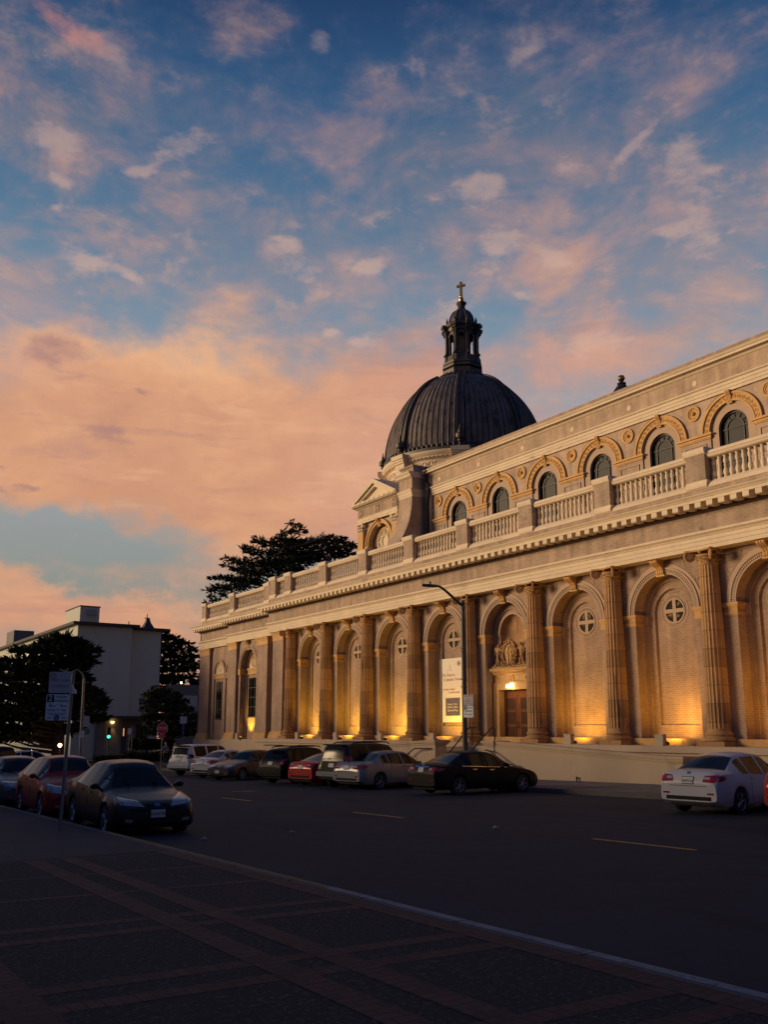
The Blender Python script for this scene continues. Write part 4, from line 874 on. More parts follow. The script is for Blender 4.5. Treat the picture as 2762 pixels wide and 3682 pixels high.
for k in range(8):
    a = OP+PI/8+k*PI/4; er = Vector((math.cos(a), math.sin(a), 0)); i0 = len(m.v)
    q = MB(); arch_plate(q, -.56, .56, L0+34.2, L0+37.0, 0, .27, L0+36.1, 0., L0+34.3, 12); arch_side(q, 0, .27, L0+36.1, L0+34.3, 0., .16, 12); arc_band(q, 0, L0+36.1, .27, .36, -.05, .0, 12)
    q.xf(Matrix.Translation((XD+er.x*1.33, YD+er.y*1.33, 0)) @ Matrix.Rotation(a+PI/2, 4, 'Z')); m.merge(q)
emit(m, 'lantern_arcade', MT['lead'], lan)
m = MB()
for k in range(8):
    a = OP+k*PI/4; er = Vector((math.cos(a), math.sin(a), 0)); q = MB()
    q.box(-.13, .13, -.13, .13, L0+34.1, L0+36.55); q.box(-.2, .2, -.2, .2, L0+33.6, L0+34.25); q.box(-.17, .17, -.17, .17, L0+34.25, L0+34.4); q.box(-.18, .18, -.18, .18, L0+36.4, L0+36.6); q.box(-.24, .24, -.24, .24, L0+36.6, L0+36.72)
    q.prism([(-.1, L0+34.2), (.12, L0+34.2), (.36, L0+34.22), (.3, L0+34.36), (.16, L0+34.55), (.13, L0+34.8), (-.1, L0+34.8)][::-1], 'y', -.09, .09)
    q.xf(Matrix.Translation((XD+er.x*1.5, YD+er.y*1.5, 0)) @ Matrix.Rotation(a, 4, 'Z')); m.merge(q)
emit(m, 'lantern_pier', MT['lead'], lan)
m = octo([(.3, 36.7), (1.55, 36.7), (1.6, 36.85), (1.62, 37.0), (1.78, 37.08), (1.86, 37.2), (1.86, 37.3), (1.5, 37.4), (1.45, 37.62), (1.3, 37.7)], OP)
for k in range(8):
    a = OP+k*PI/4; er = Vector((math.cos(a), math.sin(a), 0)); q = MB(); q.box(-.3, .16, -.22, .22, L0+36.75, L0+37.0); q.box(-.3, .28, -.28, .28, L0+37.0, L0+37.3)
    q.lathe([(.09, L0+37.5), (.12, L0+37.6), (.13, L0+37.75), (.06, L0+37.95), (.02, L0+38.15)], -.25, 0, 8); q.box(-.4, -.1, -.14, .14, L0+37.3, L0+37.5)
    q.xf(Matrix.Translation((XD+er.x*1.72, YD+er.y*1.72, 0)) @ Matrix.Rotation(a, 4, 'Z')); m.merge(q)
emit(m, 'lantern_cornice', MT['lead'], lan)
m = MB(); m.lathe([(1.22*math.sqrt(max(0, 1-((z-37.6)/1.62)**2)), L0+z) for z in np.linspace(37.6, 39.0, 9)], XD, YD, 32)
for k in range(8):
    a = OP+k*PI/4; m.tube([(*polar(1.24*math.sqrt(max(0, 1-((z-37.6)/1.62)**2)), a), L0+z) for z in np.linspace(37.62, 39.0, 8)], .07, 6)
m.lathe([(.62, L0+38.95), (.62, L0+39.08), (.42, L0+39.12), (.38, L0+39.35), (.33, L0+39.5), (.45, L0+39.75), (.5, L0+39.82), (.5, L0+39.92), (.3, L0+40.0), (.12, L0+40.05)], XD, YD, 8)
emit(m, 'lantern_cupola', MT['lead'], lan, smooth=35)
m = MB(); m.lathe([(.08, L0+40.0), (.2, L0+40.1), (.25, L0+40.28), (.2, L0+40.42), (.13, L0+40.5), (.15, L0+40.6), (.09, L0+40.7)], XD, YD, 14)
aa = R_(32); q = MB(); q.box(-.11, .11, -.11, .11, L0+40.65, L0+42.1); q.box(-.42, .42, -.10, .10, L0+41.6, L0+41.8); q.xf(Matrix.Translation((XD, YD, 0)) @ Matrix.Rotation(aa, 4, 'Z')); m.merge(q)
emit(m, 'cross', MT['gold'], CH, smooth=30)
# --- small dark spirelet showing over the nave roof
m = MB(); sx_, sy_, sz_ = -54.6, 62., 30.6
m.lathe([(1.6, Zr(sz_-3)), (1.3, Zr(sz_-1.0)), (.62, Zr(sz_)), (.36, Zr(sz_+.35)), (.42, Zr(sz_+.42)), (.42, Zr(sz_+.54)), (.22, Zr(sz_+.60)), (.16, Zr(sz_+.72))], sx_, sy_, 8, ph=.3); m.box(sx_-1.2, sx_+1.2, sy_-1.2, sy_+1.2, Zr(20), Zr(sz_-2.6)); spire = emit(m, 'spirelet', MT['lead'], CH)
m = MB(); m.lathe([(0, Zr(sz_+.68)), (.25, Zr(sz_+.78)), (.34, Zr(sz_+1.0)), (.25, Zr(sz_+1.24)), (0, Zr(sz_+1.33))], sx_, sy_, 14); emit(m, 'ball', MT['gold'], spire, smooth=60)
# ------------------------------------------------------------ figures (skin modifier, one continuous body)
def skin_mb(verts, edges, sub=2):
    me = bpy.data.meshes.new('sk'); me.from_pydata([v[:3] for v in verts], edges, [])
    o = bpy.data.objects.new('sk', me); COL.objects.link(o)
    md = o.modifiers.new('s', 'SKIN'); sb = o.modifiers.new('u', 'SUBSURF'); sb.levels = sub; sb.render_levels = sub
    for i, v in enumerate(verts):
        r = v[3]; me.skin_vertices[0].data[i].radius = (r, r) if not isinstance(r, tuple) else r
    me.skin_vertices[0].data[0].use_root = True
    dg = bpy.context.evaluated_depsgraph_get(); dg.update()
    ev = bpy.data.meshes.new_from_object(o.evaluated_get(dg))
    mb = MB(); mb.add([tuple(v.co) for v in ev.vertices], [tuple(p.vertices) for p in ev.polygons])
    bpy.data.objects.remove(o); bpy.data.meshes.remove(me); bpy.data.meshes.remove(ev)
    return mb
def cherub_mb(side):      # small carved figure leaning on a wreath; side=+1 leans left
    s = side
    V = [(0, 0, .52, (.10, .08)), (0, 0, .66, (.105, .085)), (-.02*s, 0, .80, (.10, .08)), (-.03*s, -.01, .90, .045), (-.05*s, -.03, .98, .085), (-.06*s, -.03, 1.06, .07),
         (.06*s, -.02, .38, .085), (.09*s, -.03, .2, .06), (.12*s, 0, .02, .045), (-.07*s, -.03, .36, .085), (-.08*s, -.05, .2, .06), (-.03*s, -.02, .02, .045),
         (-.14*s, -.03, .82, .05), (-.26*s, -.06, .74, .042), (-.36*s, -.05, .84, .035), (.11*s, -.02, .80, .05), (.2*s, -.03, .66, .04), (.12*s, -.09, .56, .034)]
    E = [(0, 1), (1, 2), (2, 3), (3, 4), (4, 5), (0, 6), (6, 7), (7, 8), (0, 9), (9, 10), (10, 11), (2, 12), (12, 13), (13, 14), (2, 15), (15, 16), (16, 17)]
    m = skin_mb(V, E, 1)
    for k in range(6):      # wing feathers
        a = .2+.28*k; m.tube([(.08*s, .04, .78), (.08*s+s*.2*math.cos(a*.6), .06, .80+.12*math.sin(a)), (.08*s+s*(.36-.03*k)*math.cos(a*.7), .05, .70+.40*math.sin(a*.55))], [.05, .055, .015], 6)
    return m
# ------------------------------------------------------------ door bay
c = XC0-BAY*2.5
m = MB(); arch_plate(m, c-BAY/2, c+BAY/2, Zr(-.62), Zr(6.72), c, 1.5, Zr(4.66), YS); arch_side(m, c, 1.5, Zr(4.66), Zr(-.62), YS, 30.15)
arch_ring(m, c, 1.5, 1.2, Zr(4.66), Zr(-.62), Zr(2.98), 30.15); arch_side(m, c, 1.2, Zr(4.66), Zr(2.98), 30.15, 30.2); arch_ring(m, c, 1.2, .93, Zr(4.66), Zr(2.98), Zr(2.98), 30.2); arch_side(m, c, .93, Zr(4.66), Zr(2.98), 30.2, 30.55)
db = emit(m, 'door_bay', MT['brick'], CH, origin=(c, YS, Zr(-.62)))
m = MB()
def nich(i, j):
    a = PI*i/16; z = (2.98, 3.6, 4.2, 4.66)[j]; return (c-.93*math.cos(a), 30.2+.42*math.sin(a), Zr(z))
m.grid(nich, 17, 4)
def nich2(i, j):
    a = PI*i/16; b2 = PI/2*j/8; return (c-.93*math.cos(a)*math.cos(b2), 30.2+.42*math.sin(a)*math.cos(b2), Zr(4.66)+.93*math.sin(b2))
m.grid(nich2, 17, 9); emit(m, 'niche', MT['niche'], db, smooth=60)
m = MB(); arc_band(m, c, Zr(4.66), .93, 1.03, 30.14, 30.2); emit(m, 'niche_moulding', MT['plaster'], db)
emit(archivolt_mb(c, 1.5, Zr(4.66), YS), 'archivolt', MT['plaster'], db)
for s in (-1, 1): emit(impost_mb(c-2.03 if s < 0 else c+1.5, c-1.5 if s < 0 else c+2.03, YS, 30.15), 'impost', MT['ochre'], db)
emit(console_mb(c, Zr(6.13), Zr(6.72), YS, .36, .5), 'keystone', MT['ochre'], db)
m = MB()
for s in (-1, 1):
    m.box(min(c+s*1.03, c+s*1.40), max(c+s*1.03, c+s*1.40), 30.06, 30.5, Zr(-.9), Zr(2.23)); m.box(min(c+s*1.30, c+s*1.43), max(c+s*1.30, c+s*1.43), 30.02, 30.07, Zr(-.9), Zr(2.26))
m.box(c-1.03, c+1.03, 30.06, 30.5, Zr(1.9), Zr(2.23)); m.box(c-1.43, c+1.43, 30.02, 30.3, Zr(2.23), Zr(2.27))
m.box(c-1.38, c+1.38, 30.08, 30.4, Zr(2.27), Zr(2.62))
for x in (-1.1, 0, 1.1): disc_ring(m, c+x, Zr(2.445), .115, .15, 30.05, 30.09, 20); m.box(c+x-.025, c+x+.025, 30.055, 30.09, Zr(2.36), Zr(2.53)); m.box(c+x-.08, c+x+.08, 30.06, 30.09, Zr(2.425), Zr(2.465))
molding(m, c-1.42, c+1.42, 30.5, [(.44, Zr(2.62)), (.5, Zr(2.66)), (.5, Zr(2.70)), (.56, Zr(2.76)), (.68, Zr(2.82)), (.72, Zr(2.95)), (.40, Zr(3.0))])
for i in range(30): m.box(c-1.42+i*.0965, c-1.42+i*.0965+.055, 29.93, 30.02, Zr(2.70), Zr(2.76))
emit(m, 'door_surround', MT['ochre'], db)
for s in (-1, 1):
    m = MB(); x0, x1 = (c-1.03, c-.012) if s < 0 else (c+.012, c+1.03)
    m.box(x0, x1, 30.42, 30.5, Zr(-.9), Zr(1.9)); d = emit(m, 'door_leaf', MT['wood'], db)
    for z0, z1 in ((-.55, .12), (.24, .82), (.94, 1.5)):
        q = MB(); q.box(x0+.2, x1-.2, 30.395, 30.43, Zr(z0), Zr(z1)); emit(q, 'door_panel', MT['wood_dark'], d)
        q = MB()
        for a, b_, e, f in ((x0+.16, x1-.16, z0-.04, z0), (x0+.16, x1-.16, z1, z1+.04)): q.box(a, b_, 30.385, 30.43, Zr(e), Zr(f))
        q.box(x0+.16, x0+.2, 30.385, 30.43, Zr(z0), Zr(z1)); q.box(x1-.2, x1-.16, 30.385, 30.43, Zr(z0), Zr(z1)); emit(q, 'panel_moulding', MT['wood'], d)
    q = MB(); q.tube([(c+s*.1, 30.42, Zr(.05)), (c+s*.1, 30.34, Zr(.08)), (c+s*.1, 30.34, Zr(.3)), (c+s*.1, 30.42, Zr(.33))], .018, 6); emit(q, 'handle', MT['iron'], d)
m = MB(); m.box(c-.06, c+.06, 29.98, 30.07, Zr(2.1), Zr(2.2)); m.prism([(c-.16, Zr(1.98)), (c+.16, Zr(1.98)), (c+.13, Zr(2.14)), (c-.13, Zr(2.14))], 'y', 29.80, 29.99); emit(m, 'wall_lamp', MT['lamp_white'], db)
# carved crest over the door
m = MB(); R1, R2 = .56, .70
for k in range(46):
    a = 2*PI*k/46; ct = (c-.04+R1*.86*math.cos(a), 30.02, Zr(3.62)+R1*1.08*math.sin(a))
    for q in range(4):
        b2 = rnd.uniform(0, 2*PI); rr = rnd.uniform(.05, .085); x, y, z = ct[0]+.09*math.cos(b2), ct[1]-.06+rnd.uniform(-.06, .05), ct[2]+.09*math.sin(b2)
        m.lathe([(0, z-rr), (rr*.8, z-rr*.5), (rr, z), (rr*.7, z+rr*.6), (0, z+rr)], x, y, 6)
m.tube([(c-.04+R1*.86*math.cos(a), 30.02, Zr(3.62)+R1*1.08*math.sin(a)) for a in np.linspace(0, 2*PI, 33)], .11, 8)
rl = emit(m, 'carved_wreath', MT['stone'], db, smooth=60)
m = MB(); sh = [(-.10, 4.10), (.08, 4.10), (.27, 3.86), (.30, 3.66), (.13, 3.06), (-.13, 3.06), (-.30, 3.66), (-.27, 3.86)]
m.prism([(c-.04+x, Zr(z-.02)) for x, z in sh][::-1], 'y', 29.93, 30.1); m.prism([(c-.04+x*.8, Zr(3.6+(z-3.6)*.85)) for x, z in sh][::-1], 'y', 29.90, 29.94)
m.box(c-.07, c-.01, 29.86, 29.91, Zr(3.15), Zr(4.0)); m.box(c-.22, c+.14, 29.86, 29.91, Zr(3.68), Zr(3.76)); emit(m, 'carved_shield', MT['ochre'], db)
for s in (-1, 1):
    q = cherub_mb(s); q.xf(Matrix.Translation((c-.04+s*.86, 30.02, Zr(2.98))) @ Matrix.Scale(1.12, 4)); emit(q, 'carved_cherub', MT['stone'], db, smooth=60)
m = MB()
for k in range(40):
    x = c+rnd.uniform(-1.2, 1.2); z = Zr(3.0)+rnd.uniform(0, .16); rr = rnd.uniform(.05, .1); m.lathe([(0, z-rr), (rr*.8, z-rr*.5), (rr, z), (rr*.7, z+rr*.6), (0, z+rr)], x, 29.98+rnd.uniform(-.05, .1), 6)
m.box(c-1.35, c+1.35, 29.9, 30.5, Zr(2.985), Zr(3.06)); emit(m, 'carved_garland', MT['stone'], db, smooth=60)
# steps and landing in front of the door
m = MB(); zb = H(-34)+.15
n = 5
for i in range(n):
    zt_ = zb+(i+1)*(Zr(-.78)-zb)/n; m.box(-35.88, -32.12, 26.75+i*.33, 30.5, zb-.3+i*.001, zt_)
emit(m, 'door_steps', MT['stucco'], CH)
# ------------------------------------------------------------ ramp walls with sloping caps
def ramp_wall(name, xa, za, xb, zb, xpa, xpb, label):      # cap runs xa..xb with heights; pier between xpa..xpb
    t = empty(name, ((xa+xb)/2, 26.6, H((xa+xb)/2)+.15), world=True, label=label, category='wall', group='sloping walls beside the door steps')
    m = MB(); y0, y1 = YW, YW+.32
    lo, hi = sorted((xa, xb)); zl, zh = (za, zb) if xa < xb else (zb, za)
    m.add([(lo, y0, H(lo)), (hi, y0, H(hi)), (hi, y1, H(hi)), (lo, y1, H(lo)), (lo, y0, Zr(zl)), (hi, y0, Zr(zh)), (hi, y1, Zr(zh)), (lo, y1, Zr(zl))], [(0, 3, 2, 1), (4, 5, 6, 7), (0, 1, 5, 4), (1, 2, 6, 5), (2, 3, 7, 6), (3, 0, 4, 7)])
    emit(m, 'wall_face', MT['stucco'], t)
    m = MB()
    for e, a, b in ((.05, 0, .05), (.03, .05, .09), (.10, .09, .16), (.12, .16, .21)):
        m.add([(lo, y0-e, Zr(zl)+a), (hi, y0-e, Zr(zh)+a), (hi, y1+e, Zr(zh)+a), (lo, y1+e, Zr(zl)+a), (lo, y0-e, Zr(zl)+b), (hi, y0-e, Zr(zh)+b), (hi, y1+e, Zr(zh)+b), (lo, y1+e, Zr(zl)+b)], [(0, 3, 2, 1), (4, 5, 6, 7), (0, 1, 5, 4), (1, 2, 6, 5), (2, 3, 7, 6), (3, 0, 4, 7)])
    emit(m, 'coping', MT['stucco'], t)
    for a, b, z in ((xpa, xpb, max(zl, zh)), ((hi-.02, hi+.5, zh) if xpb <= lo+.3 else (lo-.5, lo+.02, zl))):
        m = MB(); m.box(a, b, y0-.04, y1+.3, H(a)-.1, Zr(z)); p = emit(m, 'pier', MT['stucco'], t)
        m = MB()
        for e, q0, q1 in ((.06, 0, .06), (.11, .06, .13), (.15, .13, .22)): m.box(a-e, b+e, y0-.04-e, y1+.3+e, Zr(z)+q0, Zr(z)+q1)
        emit(m, 'cap', MT['stucco'], p)
    return t
ramp_wall('ramp_wall', -31.55, -.72, -22.0, -1.15, -32.12, -31.56, 'cream wall with sloping moulded coping to the right of the door steps')
ramp_wall('ramp_wall', -36.35, -.72, -45.2, -1.15, -36.34, -35.86, 'cream wall with sloping coping to the left of the door, mostly behind parked cars')
m = MB(); m.lathe([(.04, H(-26.6)+.15), (.028, H(-26.6)+.18), (.028, H(-26.6)+.24), (.05, H(-26.6)+.26), (.045, H(-26.6)+.30), (.02, H(-26.6)+.32)], -26.56, 26.42, 10)
emit(m, 'standpipe', MT['iron'], None, label='small black pipe stub at the foot of the right hand cream wall', category='pipe')
def handrail(pts, posts, label):
    m = MB(); m.tube(pts, .03, 8); t = emit(m, 'handrail', MT['iron'], None, smooth=60, label=label, category='handrail', group='black handrails by the door steps')
    for x, y, z0, z1 in posts:
        q = MB(); q.tube([(x, y, z0), (x, y, z1)], .024, 8); emit(q, 'post', MT['iron'], t)
    return t
yy = 26.22
handrail([(-32.1, 26.42, Zr(-.9)), (-31.75, yy, Zr(-.9)), (-31.6, yy, Zr(-.92)), (-30.45, yy, Zr(-1.44)), (-30.05, yy, Zr(-1.46)), (-29.98, yy, Zr(-1.5)), (-29.97, yy, H(-30)+.15)], [(-31.0, yy, H(-31)+.15, Zr(-1.19))], 'black handrail bending down in front of the right hand cream wall')
handrail([(-36.1, 26.40, Zr(-.9)), (-36.5, yy, Zr(-.9)), (-37.2, yy, Zr(-.91)), (-38.1, yy, Zr(-1.32)), (-38.4, yy, Zr(-1.34)), (-38.42, yy, H(-38.4)+.15)], [(-37.7, yy, H(-37.7)+.15, Zr(-1.13))], 'black handrail sloping down in front of the left hand cream wall')
handrail([(-35.7, 27.0, zb+.62), (-35.72, 27.1, zb+.9), (-35.72, 28.4, Zr(-.78)+.85), (-35.72, 28.9, Zr(-.78)+.85)], [(-35.72, 27.1, zb+.2, zb+.9), (-35.72, 28.6, Zr(-.8), Zr(-.78)+.85)], 'black handrail on the left side of the steps up to the door')
handrail([(-33.9, 26.7, zb), (-33.9, 26.72, zb+.86), (-33.95, 26.9, zb+.92), (-33.9, 28.3, Zr(-.78)+.85), (-33.9, 28.5, Zr(-.78)+.8), (-33.9, 28.5, Zr(-.8))], [], 'black handrail running up the middle of the door steps')
# ------------------------------------------------------------ banner
bx = XC0-BAY*3.5
t = empty('banner', (bx, 30.2, Zr(.36)), world=True, label='tall cream banner with church lettering hanging in the arch left of the door', category='banner')
m = MB(); m.box(bx-.86, bx+.95, 30.12, 30.16, Zr(.36), Zr(3.72)); emit(m, 'banner_cloth', MT['banner'], t)
m = MB(); m.box(bx-1.06, bx-.88, 30.10, 30.17, Zr(.36), Zr(3.70)); emit(m, 'dark_edge_strip', MT['banner_dark'], t)
m = MB(); m.box(bx-.55, bx+.66, 30.10, 30.12, Zr(.70), Zr(1.62)); pn = emit(m, 'dark_panel', MT['banner_dark'], t)
def lettering(parent, mat, lines, y, name='lettering'):
    m = MB()
    for tx, x, z, s in lines:
        q = text_mb(tx, s); q.xf(Matrix.Translation((x, y, z))); m.merge(q)
    return emit(m, name, mat, parent)
lettering(t, MT['ink_red'], [('The Shop at', bx-.30, Zr(2.84), .23), ('St. Ignatius Church', bx+.06, Zr(2.60), .205), ('Proudly Catholic', bx-.24, Zr(2.08), .15), ('Excellent Jesuit', bx+.2, Zr(1.92), .15)], 30.116)
lettering(pn, MT['banner'], [('Sunday  Friday', bx+.05, Zr(1.30), .145), ('10:00am 5:30pm', bx+.05, Zr(1.14), .145), ('StIgnatiusSF.org', bx+.05, Zr(.98), .145)], 30.096)
lettering(pn, MT['ink_red'], [('MASS', bx+.05, Zr(1.47), .13), ('welcome', bx+.1, Zr(.82), .12)], 30.096, 'red_lettering')
m = MB(); disc_ring(m, bx+.62, Zr(3.42), .09, .13, 30.105, 30.12, 20); disc(m, bx+.62, Zr(3.42), .05, 30.112)
m.merge(text_mb('i', .1).xf(Matrix.Translation((bx+.62, 30.10, Zr(3.42))))); emit(m, 'seal', MT['ink_red'], t)
m = MB()          # ghosted picture of the dome, in line
for a, b_ in (((0, 3.45), (0, 3.35)), ((-.03, 3.42), (.03, 3.42)), ((-.06, 3.3), (-.06, 3.12)), ((.06, 3.3), (.06, 3.12)), ((-.2, 3.08), (.2, 3.08)), ((-.06, 3.3), (.06, 3.3))): m.tube([(bx-.15+a[0], 30.118, Zr(a[1])), (bx-.15+b_[0], 30.118, Zr(b_[1]))], .009, 5)
emit(m, 'faint_print', MT['sign_faded'], t)
# ------------------------------------------------------------ floodlights on the ledge
def floodlight(cx, y, zt, col, watts, aim, size, label, box=True, group='floodlights along the church ledge'):
    t = empty('floodlight', (cx, y, zt), world=True, label=label, category='floodlight', group=group)
    m = MB(); m.box(cx-.20, cx+.20, y-.10, y+.10, zt, zt+.40); m.box(cx-.22, cx+.22, y-.12, y+.12, zt+.40, zt+.43); emit(m, 'light_shield', MT['stucco'], t)
    m = MB(); m.prism([(y+.13, zt+.02), (y+.34, zt+.02), (y+.34, zt+.12), (y+.13, zt+.20)], 'x', cx-.13, cx+.13); h = emit(m, 'lamp_body', MT['iron'], t)
    m = MB(); m.add([(cx-.11, y+.15, zt+.20), (cx+.11, y+.15, zt+.20), (cx+.11, y+.33, zt+.132), (cx-.11, y+.33, zt+.132)], [(0, 1, 2, 3)]); emit(m, 'lens', MT['lamp_yellow'], h)
    ld = bpy.data.lights.new('floodlight_beam', 'SPOT'); lo = bpy.data.objects.new('floodlight_beam', ld); COL.objects.link(lo); lo.parent = t
    ld.energy = watts; ld.color = col; ld.spot_size = R_(size); ld.spot_blend = 1.; ld.shadow_soft_size = .12
    p = Vector((cx, y+.24, zt+.24)); lo.location = p-Vector((cx, y, zt)); lo.rotation_euler = (Vector(aim)-p).to_track_quat('-Z', 'Y').to_euler()
    return t
WHERE = {-2: 'first arch beyond the right edge', -1: 'in the arch cut by the right edge of the photo', 0: 'in the arch above the white sedan at right', 1: 'in the first arch right of the wooden door', 3: 'under the cream banner', 4: 'in the first arch left of the banner', 5: 'in the second arch left of the banner', 6: 'in the leftmost arch of the colonnade'}
for k in (-1, 0, 1, 3, 4, 5, 6):
    cx = XC0-BAY*(k+.5); q = max(0, min(1, (k+1)/5))
    colr = (1., .45+.11*q, .04)
    floodlight(cx+.42, 28.5, Zr(-.62), colr, (350+130*q)*(.6 if k == 3 else 1), (cx+.1, 30.3, Zr(1.15)), 125, 'cream boxed floodlight '+WHERE[k])
floodlight(c1-.25, 29.42, Zr(-.72), (1., .60, .05), 420, (c1-.3, 30.5, Zr(.55)), 70, 'boxed floodlight throwing a yellow cone under the barred window at the left end')
pl = bpy.data.lights.new('door_lamp', 'POINT'); po = bpy.data.objects.new('door_lamp', pl); COL.objects.link(po); po.location = (c, 29.7, Zr(1.95)); pl.energy = 16; pl.color = (1, .62, .25); pl.shadow_soft_size = .1
# ------------------------------------------------------------ street lamps and signs
def octagon(cx, cz, r, ph=PI/8): return [(cx+r*math.cos(ph+k*PI/4), cz+r*math.sin(ph+k*PI/4)) for k in range(8)]
def rrect(w, h, r=.03, n=4):
    o = []
    for sx, sz, a0 in ((1, 1, 0), (-1, 1, 90), (-1, -1, 180), (1, -1, 270)):
        for i in range(n+1):
            a = R_(a0+90*i/n); o.append((sx*(w/2-r)+r*math.cos(a), sz*(h/2-r)+r*math.sin(a)))
    return o
def plate(parent, name, mat, w, h, x, z, y=-.006, r=.03):
    m = MB(); m.prism([(x+p[0], z+p[1]) for p in rrect(w, h, r)], 'y', y, y+.006); return emit(m, name, mat, parent)
def sign_text(parent, mat, lines, y=-.009): return lettering(parent, mat, lines, y)
# big lamp in front of the church
lx, ly = -28.35, 22.35; g0 = H(lx)+.15
t = empty('street_lamp', (lx, ly, g0), world=True, label='tall dark street lamp with curved arm in front of the church door', category='street lamp')
m = MB(); m.lathe([(.19, g0), (.19, g0+.12), (.125, g0+.2), (.105, g0+1.2), (.09, g0+3.6), (.075, Zr(4.82))], lx, ly, 16); emit(m, 'pole', MT['pole'], t, smooth=40)
for z, r in ((Zr(3.0), .115), (Zr(3.12), .112), (Zr(1.62), .12), (Zr(1.9), .12), (Zr(4.7), .105)): m = MB(); m.lathe([(r, z-.025), (r+.008, z), (r, z+.025)], lx, ly, 14); emit(m, 'pole_band', MT['grey_metal'], t)
m = MB(); pts = []
for q in np.linspace(0, 1, 12): pts.append((lx-.05*q, ly-1.25*(1-(1-q)**1.6)**1., Zr(4.75)+.72*math.sin(PI/2*min(1, q*1.15))))
m.tube(pts, [.06-.02*q for q in np.linspace(0, 1, 12)], 10); m.lathe([(.09, Zr(4.68)), (.1, Zr(4.85)), (.05, Zr(5.0))], lx, ly, 12); emit(m, 'arm', MT['pole'], t, smooth=50)
m = MB(); hx, hy, hz = pts[-1]
def head(i, j):
    u = j/8; a = 2*PI*i/10; w = (.05, .09, .13, .15, .155, .15, .13, .09, .03)[j]; return (hx+w*math.cos(a), hy-.72*u+.06, hz-.01+.05*math.sin(a)*(1.2 if u > .1 else .9)-.02*u)
m.grid(head, 10, 9, True); m.lathe([(.04, hz+.03), (.045, hz+.13), (.02, hz+.15)], hx, hy-.3, 10); emit(m, 'lamp_head', MT['pole'], t, smooth=50)
def lamp_sign(name, z, h, w, mat, lines, label, group):
    t = empty(name, (lx+.13+w/2, ly-.09, z), R_(14), label=label, category='sign', group=group)
    p = plate(t, 'sign_plate', mat, w, h, 0, h/2); return t, p
t, p = lamp_sign('parking_sign', Zr(.90), .40, .46, MT['sign_faded'], [], 'faded parking sign with red lettering, upper of two on the big street lamp', 'parking signs')
sign_text(p, MT['ink_red'], [('NO PARKING', 0, .345, .065), ('4 to 7', 0, .245, .09), ('MONDAY', 0, .15, .075), ('STREET CLEANING', 0, .05, .045)])
t, p = lamp_sign('parking_sign', Zr(.44), .44, .46, MT['sign_white'], [], 'one hour parking sign, lower of two on the big street lamp', 'parking signs')
q = plate(p, 'number_block', MT['ink_green'], .14, .14, -.145, .36, -.010, .005); sign_text(q, MT['sign_white'], [('1', -.145, .36, .15)], -.013)
sign_text(p, MT['ink_green'], [('HOUR', .07, .36, .085), ('PARKING', 0, .235, .085), ('9am', -.1, .12, .09), ('6pm', .1, .12, .09)])
# near parking sign on the left
sx, sy = -18.2, 4.72; g0 = H(sx)+.15; K = .93
t = empty('parking_sign_post', (sx, sy, g0), R_(66), label='leaning grey post with a faded sign above a two hour parking sign', category='sign')
m = MB(); lean = Vector((.0, 0.0, 1)); m.tube([(0, .02, 0), (.03, .02, 1.7), (.058, .02, 2.92)], .032, 10); emit(m, 'post', MT['grey_metal'], t, smooth=50)
m = MB(); m.box(.0, .06, .0, .04, 2.15, 2.22); m.prism([(.05, 2.30), (.14, 2.30), (.13, 2.36), (.085, 2.40), (.07, 2.48), (.05, 2.48)], 'y', -.03, .05); emit(m, 'bracket', MT['sign_white'], t)
up = plate(t, 'upper_sign', MT['sign_faded'], .405, .40, -.175, 2.51, -.012, .03)
sign_text(up, MT['ink_faded'], [('STREET CLEAN', -0.170, 2.55, .055), ('MONDAY', -0.170, 2.44, .075)], -.0145)
q = MB(); disc_ring(q, -.305, 2.63, .045, .06, -.0155, -.012, 16); q.box(-.345, -.265, -.0155, -.0125, 2.625, 2.637); emit(q, 'faint_red_mark', MT['ink_red'], up)
lo_ = plate(t, 'lower_sign', MT['sign_white'], .415, .49, -.195, 2.04, -.012, .03)
q = plate(lo_, 'number_block', MT['ink'], .13, .135, -.325, 2.205, -.0155, .004); sign_text(q, MT['sign_white'], [('2', -0.325, 2.205, .15)], -.019)
sign_text(lo_, MT['ink'], [('HOUR', -0.125, 2.235, .068), ('PARKING', -0.125, 2.16, .064), ('8', -0.320, 2.07, .095), ('AM', -0.255, 2.06, .045), ('TO', -0.185, 2.095, .03), ('6', -0.115, 2.07, .095), ('PM', -0.050, 2.06, .045), ('MON', -0.300, 1.985, .06), ('THRU', -0.185, 1.995, .03), ('FRI', -0.070, 1.985, .06), ('EXCEPT VEHICLES WITH', -0.195, 1.905, .027), ('AREA', -0.325, 1.845, .035), ('PERMITS', -0.055, 1.845, .033)], -.0155)
q = MB(); q.box(-.40, .01, -.0155, -.012, 1.932, 1.938); emit(q, 'rule', MT['ink'], lo_)
q = MB(); disc(q, -.195, 1.845, .052, -.0155, 24); q = emit(q, 'area_badge', MT['sign_blue'], lo_); sign_text(q, MT['sign_white'], [('L', -0.195, 1.845, .075)], -.0175)
for ch in t.children:
    if not ch.name.startswith('post'): ch.location.z += .21
